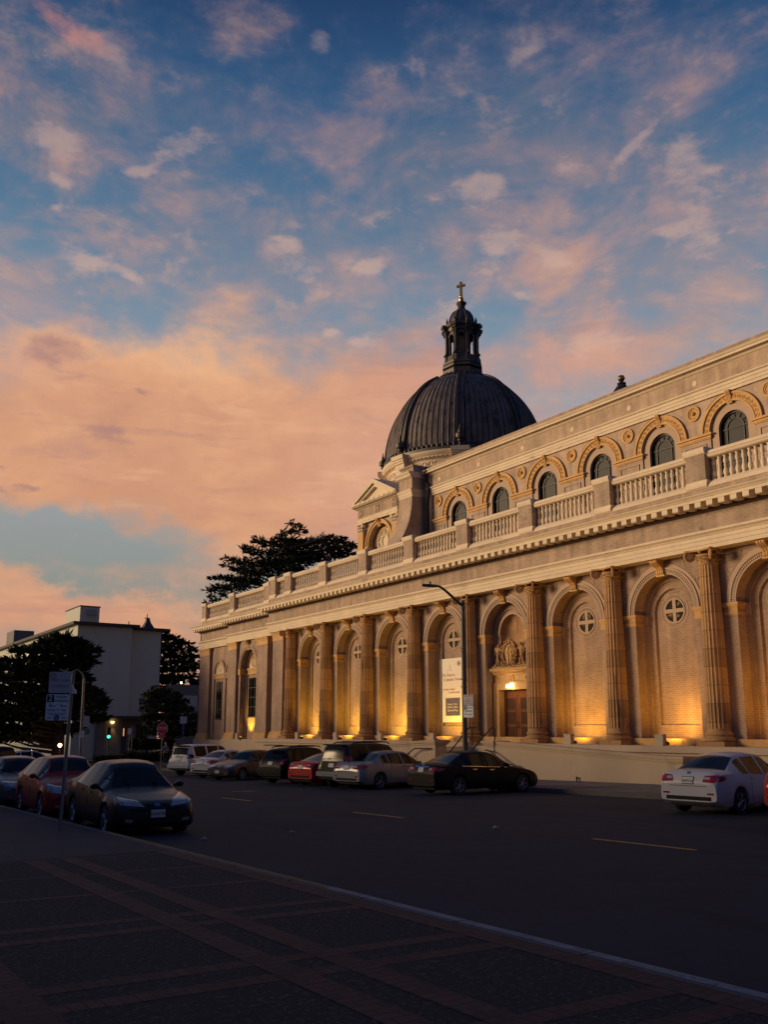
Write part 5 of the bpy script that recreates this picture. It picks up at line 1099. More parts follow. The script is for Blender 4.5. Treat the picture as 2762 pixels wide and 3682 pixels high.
# lamp post with signs farther left
px_, py_ = -46., 7.25; px_, py_ = -52.0, 7.9
def along(px, py, X):     # world point on a photo pixel's ray at a given x
    d = FW*F_PX+RT*(px-CX)+UP*(CY-py); return Vector((0, 0, CAMZ))+d*(X/d.x)
def along_y(px, py, Y):
    d = FW*F_PX+RT*(px-CX)+UP*(CY-py); return Vector((0, 0, CAMZ))+d*(Y/d.y)
P0 = along(288, 2722, -56.5); P1 = along(301, 2440, -56.5); P2 = along(246, 2420, -56.5)
g0 = H(P0.x)
t = empty('street_lamp', (P0.x, P0.y, g0), world=True, label='thin pale lamp post with short curved arm before the dark cypress', category='street lamp')
m = MB(); m.tube([(P0.x, P0.y, g0), (P1.x, P1.y, P1.z)], [.10, .07], 10); emit(m, 'pole', MT['grey_metal'], t, smooth=50)
m = MB(); m.tube([tuple(P1), tuple(P1+(P2-P1)*.15+Vector((0, 0, .26))), tuple(P1+(P2-P1)*.45+Vector((0, 0, .38))), tuple(P2)], [.06, .05, .045, .04], 8); emit(m, 'arm', MT['grey_metal'], t, smooth=50)
m = MB(); d = (P2-P1).normalized(); m.tube([tuple(P2-d*.1), tuple(P2+d*.15), tuple(P2+d*.55)], [.05, .09, .03], 8); emit(m, 'lamp_head', MT['grey_metal'], t, smooth=50)
for zz in (.0, .35, .62, .9):
    m = MB(); c_ = along(293-zz*4, 2585-zz*40, -56.5); m.lathe([(.10, c_.z-.03), (.115, c_.z), (.10, c_.z+.03)], P0.x+(P1.x-P0.x)*.5, P0.y+(P1.y-P0.y)*((c_.z-g0)/(P1.z-g0)), 10); emit(m, 'pole_band', MT['grey_metal'], t)
def far_sign(px, py, X, w, h, mat, lines, label, dark=None, rz=78):
    P = along(px, py, X); t = empty('parking_sign', (P.x+.14, P.y, P.z), R_(rz), label=label, category='sign', group='parking signs')
    p = plate(t, 'sign_plate', mat, w, h, 0, 0); sign_text(p, dark or MT['ink'], lines); return t
far_sign(307, 2594, -56.5, .34, .62, MT['sign_faded'], [('NO PARKING', 0, .23, .05), ('2AM 6AM', 0, .12, .06), ('TUESDAY', 0, .02, .06), ('STREET', 0, -.1, .05), ('CLEANING', 0, -.2, .05)], 'tall pale parking sign hung on the thin lamp post, right side')
far_sign(306, 2630, -56.5, .36, .34, MT['sign_green'], [('PERMIT', 0, .06, .06), ('AREA L', 0, -.06, .06)], 'dark green sign under the tall pale sign on the thin lamp post', MT['sign_white'])
far_sign(290, 2640, -56.2, .27, .40, MT['sign_white'], [('NO', 0, .1, .08), ('STOPPING', 0, 0, .045), ('ANY TIME', 0, -.1, .045)], 'small white sign strapped low on the thin lamp post', MT['ink_red'])
# stop sign
S = along(576, 2763, -59.5); g0 = H(S.x)+.12; T0 = along(579, 2620, -59.5)
t = empty('stop_sign', (S.x, S.y, g0), R_(62), label='red octagonal STOP sign on a thin post at the corner', category='stop sign')
zc = T0.z-g0; m = MB(); m.tube([(0, .03, 0), (0, .03, zc+.30)], .028, 8); emit(m, 'post', MT['grey_metal'], t, smooth=50)
m = MB(); m.prism(octagon(0, zc, .385), 'y', -.004, .004); sp_ = emit(m, 'octagon_plate', MT['sign_white'], t)
m = MB(); m.prism(octagon(0, zc, .36), 'y', -.008, -.0042); emit(m, 'red_face', MT['sign_red'], sp_)
sign_text(sp_, MT['sign_white'], [('STOP', 0, zc, .26)], -.0105)
q = plate(t, 'lower_plate', MT['sign_red'], .44, .18, 0, zc-.48, -.006, .03); sign_text(q, MT['sign_white'], [('ALL WAY', 0, zc-.48, .10)])
# two kerbside posts left of the stop sign, one by the church corner
def post_sign(pxb, pyb, pxt, pyt, X, plates, label, rz=70):
    A = along(pxb, pyb, X); B = along(pxt, pyt, X); g = min(A.z, H(X)+.16)
    t = empty('sign_post', (A.x, A.y, g), R_(rz), label=label, category='sign', group='small signs on thin posts')
    hgt = B.z-g; m = MB(); m.tube([(0, .03, 0), (0, .03, hgt)], .03, 8); emit(m, 'post', MT['grey_metal'], t, smooth=50)
    for (w, h, dz, mat, ink, lines) in plates:
        p = plate(t, 'sign_plate', mat, w, h, 0, hgt+dz); sign_text(p, ink, [(a, b, hgt+dz+c_, s) for a, b, c_, s in lines])
    return t
post_sign(459, 2742, 464, 2620, -84, [(.33, .52, -.22, MT['sign_white'], MT['ink_red'], [('NO', 0, .16, .1), ('PARKING', 0, .03, .06), ('7AM 9AM', 0, -.12, .06)])], 'white sign with a red heading on the left post of a pair')
post_sign(469, 2742, 476, 2612, -84, [(.20, .72, -.30, MT['sign_blue'], MT['sign_white'], [('P', 0, .2, .14), ('TAXI', 0, 0, .07), ('ONLY', 0, -.15, .07)])], 'narrow blue sign on the right post of a pair')
post_sign(656, 2668, 660, 2590, -78, [(.58, .60, .02, MT['sign_white'], MT['ink_green'], [('2 HOUR', 0, .17, .13), ('PARKING', 0, 0, .12), ('8AM 6PM', 0, -.17, .11)]), (.19, .80, -.72, MT['sign_blue'], MT['sign_white'], [('P', 0, .25, .15), ('A', 0, 0, .1), ('L', 0, -.25, .12)])], 'square parking sign above a narrow blue sign beside the church corner')
# ------------------------------------------------------------ trees and shrubs
rg = np.random.default_rng(11)
def sprays(centres, radii, n_each, trunk, ln=(.5, 1.0), wd=.16, up=.15, fan=3):
    """foliage sprays spread through flat pads: narrow tapering leaves pointing outwards"""
    V = []; Fc = []
    for c, r, n in zip(centres, radii, n_each):
        c = np.array(c); n = int(n)
        p = rg.normal(size=(n, 3)); p /= np.linalg.norm(p, axis=1)[:, None]; p *= (rg.random((n, 1))**.45)
        pos = c+p*np.array(r)
        d = p*np.array([1, 1, .25])+(pos-np.array(trunk))*np.array([1, 1, 0])/np.maximum(1e-3, np.linalg.norm((pos-np.array(trunk))[:, :2], axis=1))[:, None]*.55
        d[:, 2] += up+rg.normal(size=n)*.18
        for f in range(fan):
            dd = d+rg.normal(size=(n, 3))*.38; dd /= np.linalg.norm(dd, axis=1)[:, None]
            L_ = rg.uniform(*ln, (n, 1)); s = np.cross(dd, rg.normal(size=(n, 3))); s /= np.linalg.norm(s, axis=1)[:, None]
            w = wd*rg.uniform(.6, 1.3, (n, 1)); a = pos-s*w*.35; b = pos+s*w*.35; m1 = pos+dd*L_*.5+s*w; m2 = pos+dd*L_*.5-s*w; t = pos+dd*L_
            k = len(V); q = np.stack([a, b, m1, t, m2], 1).reshape(-1, 3); V.extend(map(tuple, q)); Fc.extend([(k+i*5, k+i*5+1, k+i*5+2, k+i*5+3, k+i*5+4) for i in range(n)])
    return V, Fc
def leaves(centres, radii, n_each, size=.16):
    V = []; Fc = []
    for c, r, n in zip(centres, radii, n_each):
        n = int(n); p = rg.normal(size=(n, 3)); p /= np.linalg.norm(p, axis=1)[:, None]; p *= rg.random((n, 1))**.35; pos = np.array(c)+p*np.array(r)
        a = rg.normal(size=(n, 3))+p*.8; a /= np.linalg.norm(a, axis=1)[:, None]; b = np.cross(a, rg.normal(size=(n, 3))); b /= np.linalg.norm(b, axis=1)[:, None]
        s = size*rg.uniform(.6, 1.5, (n, 1)); k = len(V); q = np.stack([pos-a*s, pos+b*s*.5, pos+a*s, pos-b*s*.5], 1).reshape(-1, 3)
        V.extend(map(tuple, q)); Fc.extend([(k+i*4, k+i*4+1, k+i*4+2, k+i*4+3) for i in range(n)])
    return V, Fc
def tree(name, pads, X, depth, base_px, label, cat, mat='cypress', dens=1., ln=(.5, 1.), wd=.16, group=None, trunk_top=None, kindf='spray', lsize=.16, trunk_r=.5):
    C = []; Rr = []; Nn = []
    for (px, py, rx, ry) in pads:
        xx = X+rnd.uniform(-depth, depth); P = along(px, py, xx); A = along(px+rx, py, xx); B = along(px, py-ry, xx)
        w = (A-P).length; h = (B-P).length; C.append(tuple(P)); Rr.append((w, w, h)); h *= .8; Rr[-1] = (w, w, h); Nn.append(max(14, dens*w*w*h*2.2+dens*w*w*5))
    b = along(*base_px, X); g = H(b.x)
    t = empty(name, (b.x, b.y, g), world=True, label=label, category=cat, group=group)
    zs = [c_[2] for c_ in C]; top = max(C, key=lambda q: q[2]) if trunk_top is None else tuple(along(*trunk_top, X))
    m = MB(); steps = 7; tp = []
    for i in range(steps):
        u = i/(steps-1); tp.append((b.x+(top[0]-b.x)*u*u+rnd.uniform(-.12, .12)*(0 < i), b.y+(top[1]-b.y)*u*u, g-.1+(top[2]-g)*u))
    m.tube(tp, [trunk_r*(1-.86*i/(steps-1)) for i in range(steps)], 9)
    for c_ in C:                 # a limb into each pad
        zz = min(max(c_[2]-.22*math.hypot(c_[0]-b.x, c_[1]-b.y), g+1.), top[2]-.5); u = (zz-g)/(top[2]-g+.1); s = (b.x+(top[0]-b.x)*u*u, b.y+(top[1]-b.y)*u*u, zz)
        mid = tuple(s[i]*.45+c_[i]*.55+(-.25 if i == 2 else 0) for i in range(3)); m.tube([s, mid, c_], [trunk_r*.28*(1-.6*u), trunk_r*.16, trunk_r*.05], 5)
    emit(m, 'trunk', MT['bark'], t, smooth=60)
    V, Fc = sprays(C, Rr, Nn, (b.x, b.y, 0), ln, wd) if kindf == 'spray' else leaves(C, Rr, Nn, lsize)
    m = MB(); m.v = V; m.f = Fc; emit(m, 'crown', MT[mat], t)
    return t
z6 = lambda x, y, rx, ry: (700+x*.3918, 1800+y*.3918, rx*.3918, ry*.3918)
padsA = [z6(*p) for p in ((870, 205, 30, 25), (915, 235, 55, 32), (870, 270, 30, 30), (960, 285, 70, 26), (860, 300, 20, 22), (790, 315, 45, 14), (585, 352, 50, 14), (590, 380, 75, 26), (690, 395, 90, 34), (850, 372, 120, 34), (860, 410, 140, 40), (1010, 390, 120, 40), (1150, 380, 110, 40), (1180, 340, 40, 14), (1290, 352, 90, 22), (1310, 395, 90, 22), (1400, 428, 80, 20), (1440, 410, 50, 8), (1220, 450, 140, 40), (1400, 490, 70, 14), (480, 440, 60, 12), (545, 460, 90, 26), (650, 495, 120, 40), (820, 490, 150, 45), (1000, 490, 160, 50), (320, 540, 60, 12), (430, 565, 100, 28), (560, 590, 140, 45), (740, 580, 150, 50), (900, 570, 160, 50), (1080, 530, 140, 45), (1290, 500, 100, 30), (300, 595, 50, 8), (430, 640, 100, 26), (590, 670, 140, 40), (770, 650, 120, 36), (900, 640, 120, 40), (210, 708, 70, 14), (320, 720, 110, 26), (460, 735, 120, 30), (590, 750, 90, 26), (160, 826, 60, 10), (250, 820, 100, 20), (380, 800, 110, 26), (480, 780, 90, 26), (230, 790, 50, 12), (165, 885, 45, 14), (200, 915, 36, 14), (115, 946, 30, 8), (300, 868, 60, 12))]
tree('cypress_tree', padsA, -115, 4.5, (975, 2560), 'tall spreading cypress rising behind the church parapet, left of the dome', 'tree', dens=4.2, ln=(.4, 1.0), wd=.10, group='cypress trees', trunk_top=(1012, 1900), trunk_r=.8)
r1 = lambda x, y, rx, ry: (x*.4822, 2100+y*.4822, rx*.4822, ry*.4822)
padsB = []
for y, x0, x1 in ((425, 340, 400), (415, 455, 520), (440, 330, 620), (495, 140, 650), (500, 560, 660), (560, 60, 640), (585, 560, 665), (630, -60, 600), (700, -120, 630), (770, -160, 660), (790, 560, 745), (850, -160, 740), (870, 640, 800), (925, -160, 790), (1000, -160, 720), (1080, -160, 540), (1150, -140, 330)):
    x = x0+30
    while x < x1: padsB.append(r1(x+rnd.uniform(-14, 14), y+rnd.uniform(-14, 14), rnd.uniform(50, 85), rnd.uniform(20, 34))); x += rnd.uniform(55, 95)
tree('cypress_tree', padsB, -84, 2.6, (205, 2712), 'broad dark cypress standing in front of the pale building on the left', 'tree', dens=12., ln=(.35, .9), wd=.13, group='cypress trees', trunk_top=(225, 2310), trunk_r=.6)
padsC = []
for y, x0, x1 in ((400, 1190, 1240), (415, 1200, 1310), (450, 1190, 1370), (490, 1180, 1400), (540, 1170, 1470), (590, 1160, 1490), (640, 1150, 1500), (690, 1150, 1500), (735, 1150, 1500), (790, 1150, 1500)):
    x = x0+20
    while x < x1+20: padsC.append(r1(x, y+rnd.uniform(-12, 12), rnd.uniform(40, 65), rnd.uniform(16, 26))); x += rnd.uniform(60, 85)
tree('cypress_tree', padsC, -128, 4, (640, 2600), 'dark cypress in the gap between the pale building and the church', 'tree', dens=5.5, ln=(.45, 1.0), wd=.15, group='cypress trees', trunk_top=(600, 2300), trunk_r=.6)
padsC2 = [z6(*p) for p in ()]
padsD = []
for y, x0, x1 in ((790, 1140, 1280), (830, 1090, 1330), (880, 1065, 1390), (930, 1055, 1440), (990, 1065, 1470), (1050, 1075, 1480), (1105, 1090, 1480)):
    x = x0+30
    while x < x1: padsD.append(r1(x, y, rnd.uniform(50, 70), rnd.uniform(32, 44))); x += 62
tree('bushy_tree', padsD, -89, 1.6, (590, 2705), 'rounded dense evergreen beside the church corner behind the stop sign', 'tree', mat='leaf', dens=46., kindf='leaf', lsize=.16, trunk_r=.3)
def shrub(name, rows, X, depth, label, n, size, cat='shrub'):
    C = []; Rr = []
    for px, py, rx, ry in rows:
        xx = X+rnd.uniform(-depth, depth); P = along(px, py, xx); w = (along(px+rx, py, xx)-P).length; h = (along(px, py-ry, xx)-P).length; C.append(tuple(P)); Rr.append((max(.3, depth), w, h))
    V, Fc = leaves(C, Rr, [n]*len(C), size); m = MB(); m.v = V; m.f = Fc
    lo = np.min(V, 0); hi = np.max(V, 0); g = H((lo[0]+hi[0])/2)+.1
    m.v = [(x, y, max(z, g)) for x, y, z in m.v]
    for c_ in C: m.tube([(c_[0], c_[1], g), (c_[0]+.05, c_[1]+.04, max(g+.1, c_[2]))], .03, 5)
    return emit(m, name, MT['leaf'], None, label=label, category=cat)
shrub('clipped_hedge', [r1(x, 1195, 34, 44) for x in range(985, 1300, 36)], -90, .6, 'dark clipped hedge under the building canopy behind the stop sign', 900, .09, 'hedge')
shrub('low_shrubs', [r1(x, 1285+rnd.uniform(-10, 8), 36, 34) for x in range(925, 1290, 30)], -84, .7, 'low loose leafy planting along the pavement in front of the hedge', 420, .13)
shrub('low_shrubs', [r1(x, 1300, 30, 22) for x in range(720, 900, 34)], -86, .6, 'small dark tuft of planting left of the pair of thin posts', 260, .12)
# ------------------------------------------------------------ pale building on the left, beyond the cross street
WB = empty('building', (-128, 33, H(-128)), world=True, label='pale flat-roofed building with blank grey end wall and dark eaves', category='building')
zT = Zr(11.55); g = H(-150)-.5
m = MB(); m.box(-160, -105, 27.76, 33.97, g, zT); m.box(-160, -106.2, 33.97, 37.9, g, zT-.05); emit(m, 'wall', MT['white_wall'], WB)
m = MB(); m.box(-161, -104.4, 27.1, 34.7, zT, zT+.32); m.box(-161, -105.6, 34.7, 38.8, zT-.10, zT+.2); emit(m, 'roof', MT['eave'], WB)
m = MB(); m.box(-112, -105.8, 28.1, 30.3, zT+.32, zT+2.2); ph = emit(m, 'roof_house', MT['white_wall'], WB)
m = MB(); m.box(-112.1, -105.7, 28.0, 30.4, zT+2.2, zT+2.3); emit(m, 'roof', MT['eave'], ph)
m = MB(); m.box(-105.8, -105.72, 28.9, 29.85, zT+1.0, zT+1.9); m.add([(-105.7, 28.85, zT+1.9), (-105.7, 29.9, zT+1.9), (-105.25, 29.9, zT+1.2), (-105.25, 28.85, zT+1.2)], [(0, 1, 2, 3), (3, 2, 1, 0)]); emit(m, 'hatch', MT['white_wall'], ph)
m = MB(); m.box(-105.9, -102.8, 30.2, 36.6, Zr(1.2), Zr(1.45)); emit(m, 'canopy', MT['eave'], WB)
m = MB(); m.box(-105.2, -104.7, 30.4, 36.4, g, Zr(1.2)); emit(m, 'entrance_wall', MT['grey_wall'], WB)
m = MB(); m.box(-104.7, -104.64, 34.9, 36.2, Zr(-1.3), Zr(.55)); e_ = emit(m, 'window', MT['eave'], WB); m = MB(); m.box(-104.64, -104.62, 35.0, 36.1, Zr(-1.2), Zr(.45)); emit(m, 'pane', MT['car_glass'], e_)
m = MB(); m.box(-104.7, -104.6, 33.3, 33.8, Zr(-2.6), Zr(.2)); d_ = emit(m, 'door', MT['eave'], WB)
m = MB(); m.box(-104.6, -104.55, 33.42, 33.52, Zr(-.75), Zr(.1)); emit(m, 'lit_pane', MT['lamp_amber'] if False else emat('lit_door_slit', (1., .42, .16), .8), d_)
for i in range(9):
    x = -112.5-i*2.3; m = MB(); z0 = Zr(5.9 if i else 7.6)
    m.box(x-.5, x+.5, 27.70, 27.77, Zr(8.1), Zr(9.9)); f = emit(m, 'window', MT['eave'], WB)
    m = MB(); m.box(x-.42, x-.04, 27.68, 27.70, Zr(8.2), Zr(9.8)); m.box(x+.04, x+.42, 27.68, 27.70, Zr(8.2), Zr(9.8)); emit(m, 'pane', MT['window_lit'] if i % 3 else MT['car_glass'], f)
m = MB(); m.box(-146, -141, 28.2, 31, zT+.32, zT+2.6); emit(m, 'roof_house', MT['grey_wall'], WB)
m = MB(); m.lathe([(.06, zT+.2), (.06, zT+.9)], -106.5, 34.0, 6); m.lathe([(.1, zT+.2), (.1, zT+.55)], -106.5, 33.2, 6); emit(m, 'vent_pipe', MT['grey_metal'], WB)
Lp = along(405, 2598, -104.4)
m = MB(); m.box(-104.75, -104.45, Lp.y-.14, Lp.y+.14, Lp.z-.05, Lp.z+.12); emit(m, 'wall_lamp', MT['lamp_amber'], WB)
ld = bpy.data.lights.new('entrance_lamp', 'SPOT'); lo = bpy.data.objects.new('entrance_lamp', ld); COL.objects.link(lo); lo.location = (-104.35, Lp.y+.1, Lp.z-.12); ld.energy = 55; ld.color = (1, .52, .12); ld.spot_size = R_(60); ld.spot_blend = 1; ld.shadow_soft_size = .05; lo.rotation_euler = Vector((-.18, 0, -1)).to_track_quat('-Z', 'Y').to_euler()
# chapel spirelet with a cross behind that building
t = empty('chapel_spire', (-128, 43.2, H(-128)), world=True, label='small dark spire with a cross showing above the pale building roof', category='spire')
q0 = along(529, 2262, -128); q1 = along(529, 2208, -128)
m = MB(); m.box(q0.x-1.2, q0.x+1.2, q0.y-1.2, q0.y+1.2, H(-128)-.5, q0.z-.3); m.lathe([(1.5, q0.z-.3), (1.1, q0.z+.1), (.5, q0.z+.9), (.3, q0.z+1.5)], q0.x, q0.y, 4, ph=PI/4); emit(m, 'steeple', MT['lead'], t)
m = MB(); m.box(q1.x-.05, q1.x+.05, q1.y-.05, q1.y+.05, q0.z+1.4, q1.z); m.box(q1.x-.05, q1.x+.05, q1.y-.36, q1.y+.36, q1.z-.65, q1.z-.52); emit(m, 'cross', MT['lead'], t)
# concrete wall in the gap, street lights beyond
a = along(596, 2480, -118); b = along(740, 2470, -118)
t = empty('retaining_wall', (-118, (a.y+b.y)/2, H(-118)), world=True, label='weathered concrete wall seen in the gap left of the church', category='wall')
m = MB(); m.box(-118.3, -118, a.y, b.y+3, H(-118)-.5, along(650, 2462, -118).z); emit(m, 'wall_face', MT['grey_wall'], t)
m = MB(); zz = along(650, 2510, -118).z; m.box(-118, -117.92, a.y+1.5, a.y+4.4, zz-1.6, zz+.35); emit(m, 'pale_panel', MT['white_wall'], t)
def lantern(px, py, X, mat, r, label, watts=0, col=(1, .6, .25)):
    P = along(px, py, X); g = H(P.x); t = empty('lantern', (P.x, P.y, g), world=True, label=label, category='lantern')
    m = MB(); m.tube([(P.x, P.y, g), (P.x, P.y, P.z-r)], .05, 8); m.lathe([(.12, P.z-r*1.2), (.14, P.z-r*.9)], P.x, P.y, 8); emit(m, 'post', MT['iron'], t)
    m = MB(); m.lathe([(0, P.z-r), (r*.7, P.z-r*.7), (r, P.z), (r*.7, P.z+r*.7), (0, P.z+r)], P.x, P.y, 12); emit(m, 'globe', MT[mat], t, smooth=60)
    if watts:
        l_ = bpy.data.lights.new('lantern_glow', 'POINT'); o = bpy.data.objects.new('lantern_glow', l_); COL.objects.link(o); o.location = (P.x+.35, P.y, P.z); l_.energy = watts; l_.color = col; l_.shadow_soft_size = .1
lantern(214, 2680, -80, 'lamp_amber', .17, 'bright amber globe lamp glowing behind the near sign post', 60, (1, .4, .1))
lantern(112, 2703, -80, 'lamp_amber', .14, 'amber lamp glowing above the white sedan at the far left', 30, (1, .4, .1))
lantern(651, 2455, -122, 'lamp_amber', .16, 'tiny amber light above the concrete wall in the gap')
P = along(389, 2649, -98); g = H(P.x)
t = empty('signal_light', (P.x, P.y, g), world=True, label='small green signal light on a dark post by the building entrance', category='signal')
m = MB(); m.tube([(P.x, P.y, g), (P.x, P.y, P.z-.3)], .06, 8); emit(m, 'post', MT['iron'], t); m = MB(); m.box(P.x-.15, P.x+.05, P.y-.2, P.y+.2, P.z-.32, P.z+.95); emit(m, 'housing', MT['iron'], t)
m = MB(); m.tube([(P.x+.05, P.y, P.z), (P.x+.12, P.y, P.z)], .17, 14); emit(m, 'lens', MT['lamp_green'], t)
# railing up to the entrance
m = MB(); A = along(372, 2690, -99); B = along(430, 2722, -97)
for dz in (.0, -.45): m.tube([tuple(A+Vector((0, 0, dz))), tuple(B+Vector((0, 0, dz)))], .04, 6)
for u in np.linspace(0, 1, 6): p = A.lerp(B, u); m.tube([(p.x, p.y, H(p.x)), tuple(p)], .03, 6)
emit(m, 'ramp_railing', MT['iron'], None, label='dark railing of the ramp up to the lit building entrance', category='railing')

# ------------------------------------------------------------ unseen building added behind the viewpoint to shade the near kerb
SHADE_BLD = empty('building', (-30, -20, H(-30)), world=True, label='long low plain building across the street from the church', category='building')
m = MB(); m.box(-175, 32, -28, -15, H(-175)-.5, 8.2); emit(m, 'wall', MT['grey_wall'], SHADE_BLD)
m = MB(); m.box(-175.4, 32.4, -28.4, -14.6, 8.2, 8.5); emit(m, 'roof', MT['eave'], SHADE_BLD)
for i in range(28):
    x = -170+i*7.2; m = MB(); m.box(x, x+2.6, -15, -14.9, 3.4, 5.6); f = emit(m, 'window', MT['eave'], SHADE_BLD); m = MB(); m.box(x+.12, x+2.48, -14.9, -14.88, 3.52, 5.48); emit(m, 'pane', MT['car_glass'], f)
# ------------------------------------------------------------ cars
def interp(tab, s): return float(np.interp(s, [a for a, _ in tab], [b for _, b in tab]))
class Spec: pass
def smooth_tab(tab, n=241, k=5):
    xs = np.linspace(0, 1, n); ys = np.interp(xs, [a for a, _ in tab], [b for _, b in tab]); pad = np.pad(ys, k, mode='edge'); ker = np.hanning(2*k+3)[1:-1]; ker /= ker.sum()
    ys2 = np.convolve(pad, ker, 'same')[k:-k]; ys2[0], ys2[-1] = ys[0], ys[-1]; return xs, ys2
SEDAN = dict(L=4.7, W=1.80, top=[(0, .56), (.012, .66), (.05, .74), (.14, .86), (.26, .95), (.285, .97), (.40, 1.34), (.44, 1.41), (.54, 1.455), (.66, 1.43), (.71, 1.38), (.74, 1.33), (.86, 1.07), (.89, 1.05), (.965, 1.04), (.985, .98), (1, .72)],
             belt=[(0, .55), (.05, .70), (.2, .84), (.3, .90), (.6, .95), (.8, .99), (.9, .99), (.97, .96), (1, .70)],
             ws=(.285, .425), rw=(.715, .868), sw=[(.335, .505), (.525, .665), (.678, .755)], wheels=(.185, .79), wr=.32, roofw=.62)
HATCH = dict(SEDAN, L=4.3, top=[(0, .56), (.012, .66), (.05, .76), (.14, .90), (.24, 1.0), (.265, 1.02), (.38, 1.40), (.42, 1.47), (.54, 1.51), (.72, 1.47), (.83, 1.41), (.86, 1.38), (.955, 1.06), (.975, .98), (1, .70)], rw=(.855, .955), sw=[(.315, .50), (.52, .68), (.70, .80)], belt=[(0, .55), (.05, .72), (.2, .87), (.3, .94), (.6, .99), (.85, 1.03), (.95, 1.0), (1, .68)])
COUPE = dict(SEDAN, L=4.45, top=[(0, .54), (.012, .64), (.05, .72), (.14, .82), (.28, .92), (.31, .94), (.43, 1.30), (.47, 1.35), (.56, 1.38), (.66, 1.34), (.71, 1.29), (.86, 1.02), (.89, 1.0), (.965, 1.0), (.985, .95), (1, .70)], sw=[(.36, .60), (.62, .73)])
SUV = dict(L=4.75, W=1.88, top=[(0, .68), (.012, .82), (.05, .96), (.14, 1.06), (.24, 1.12), (.265, 1.14), (.36, 1.60), (.40, 1.70), (.5, 1.76), (.8, 1.76), (.93, 1.72), (.952, 1.68), (.985, 1.10), (.993, 1.0), (1, .78)],
           belt=[(0, .66), (.05, .86), (.2, 1.02), (.3, 1.07), (.7, 1.10), (.9, 1.12), (.98, 1.06), (1, .76)], ws=(.265, .385), rw=(.956, .984), sw=[(.31, .48), (.50, .68), (.71, .90)], wheels=(.18, .79), wr=.37, roofw=.70)
WAGON = dict(SUV, L=4.45, W=1.78, top=[(0, .60), (.012, .72), (.05, .84), (.14, .95), (.24, 1.03), (.265, 1.05), (.37, 1.46), (.41, 1.55), (.52, 1.60), (.75, 1.58), (.88, 1.53), (.905, 1.49), (.975, 1.04), (.99, .95), (1, .72)], belt=[(0, .60), (.05, .78), (.2, .93), (.3, .98), (.7, 1.02), (.9, 1.05), (.97, 1.0), (1, .70)], rw=(.907, .972), wr=.34)
KC = .94
def make_car(name, sp, paint, loc, rz, label, group=None, clear=.20, det=True, tint='car_glass', rack=False, front=None, rear=None, trim_chrome=False, lenscale=1., plate_txt=None, rim='rim', spare=False, handles='paint'):
    t = empty(name, loc, rz, label=label, category='car', group=group)
    t.scale = (KC*lenscale, KC, KC)
    Ln, W = sp['L'], sp['W']; hw = W/2
    xs, top = smooth_tab(sp['top'], k=4); _, belt = smooth_tab(sp['belt'], k=8)
    arc = np.concatenate([[0], np.cumsum(np.hypot(np.diff(xs)*Ln, np.diff(top)*1.6))]); ns = 110 if det else 74
    S = np.interp(np.linspace(0, arc[-1], ns), arc, xs)
    extra = []
    for a, b in (sp['ws'], sp['rw'], *sp['sw']): extra += [a, b]
    for wx in sp['wheels']:
        r = sp['wr']*1.13/Ln; extra += [wx-r, wx+r]+[wx+r*math.cos(q) for q in np.linspace(.1, PI-.1, 15)]
    S = np.array(sorted(set(np.round(np.concatenate([S, extra]), 5)))); S = S[(S >= 0) & (S <= 1)]
    kp = [0]
    for i in range(1, len(S)):
        if S[i]-S[kp[-1]] > .0016: kp.append(i)
    S = S[kp]; cab0, cab1 = sp['ws'][0], sp['rw'][1]
    rows = []
    for s in S:
        zt = float(np.interp(s, xs, top)); zb = float(np.interp(s, xs, belt)); zb = min(zb, zt-.015)
        e = max(0, 1-s/.11); f = max(0, (s-.90)/.10); w = hw*(1-.20*e**2.2-.13*f**2.4)
        low = clear+.10*max(0, 1-s/.05)+.14*max(0, (s-.93)/.07)
        cabin = max(0., min(1., (zt-zb-.04)/.34)); wr_ = w*(.86-(.86-sp['roofw'])*cabin) if cabin > 0 else w*.86
        arch = 0
        for wx in sp['wheels']:
            d = abs(s-wx)*Ln; R0 = sp['wr']*1.13
            if d < R0: arch = max(arch, sp['wr']+math.sqrt(R0*R0-d*d))
        z1 = max(low, arch); mid = low+(zb-low)*.42; mid = max(mid, arch+.03 if arch else 0); sh = low+(zb-low)*.80; sh = max(sh, mid+.02)
        x = Ln/2-s*Ln
        wt = wr_*(.985 if cabin > .3 else .97); ztw = zt-.055*cabin-.012
        rows.append([(x, 0, low), (x, w*.70, max(low, arch*.98)), (x, w*.955, max(z1, low+.02)), (x, w*.995, max(low+.07, z1+.012)), (x, w, mid), (x, w*.985, sh), (x, w*.945, zb), (x, wt, max(ztw, zb+.008)), (x, wr_*.90, max(zt-.012, zb+.012)), (x, wr_*.5, zt+.012*cabin+.008), (x, 0, zt+.02*cabin+.012)])
    nj = len(rows[0]); full = [r+[(p[0], -p[1], p[2]) for p in r[-2:0:-1]] for r in rows]; n = len(full[0])
    V = [p for r in full for p in r]; body, glass = [], []
    for i in range(len(S)-1):
        sm = (S[i]+S[i+1])/2
        for j in range(n):
            a, b = i*n+j, i*n+(j+1) % n; q = (a, b, b+n, a+n); jj = j if j < nj-1 else 2*(nj-1)-1-j
            g_ = False
            if jj in (8, 9) and (sp['ws'][0]+.012 < sm < sp['ws'][1] or sp['rw'][0] < sm < sp['rw'][1]-.004): g_ = True
            if jj == 6 and any(a0 < sm < a1 for a0, a1 in sp['sw']): g_ = True
            (glass if g_ else body).append(q)
    body.append(tuple(range(n-1, -1, -1))[::-1]); body.append(tuple((len(S)-1)*n+k_ for k_ in range(n))[::-1])
    body = [f_[::-1] for f_ in body]; glass = [f_[::-1] for f_ in glass]
    mb = MB(); mb.v = V; mb.f = body; bo = emit(mb, 'body', MT[paint] if isinstance(paint, str) else paint, t, smooth=42)
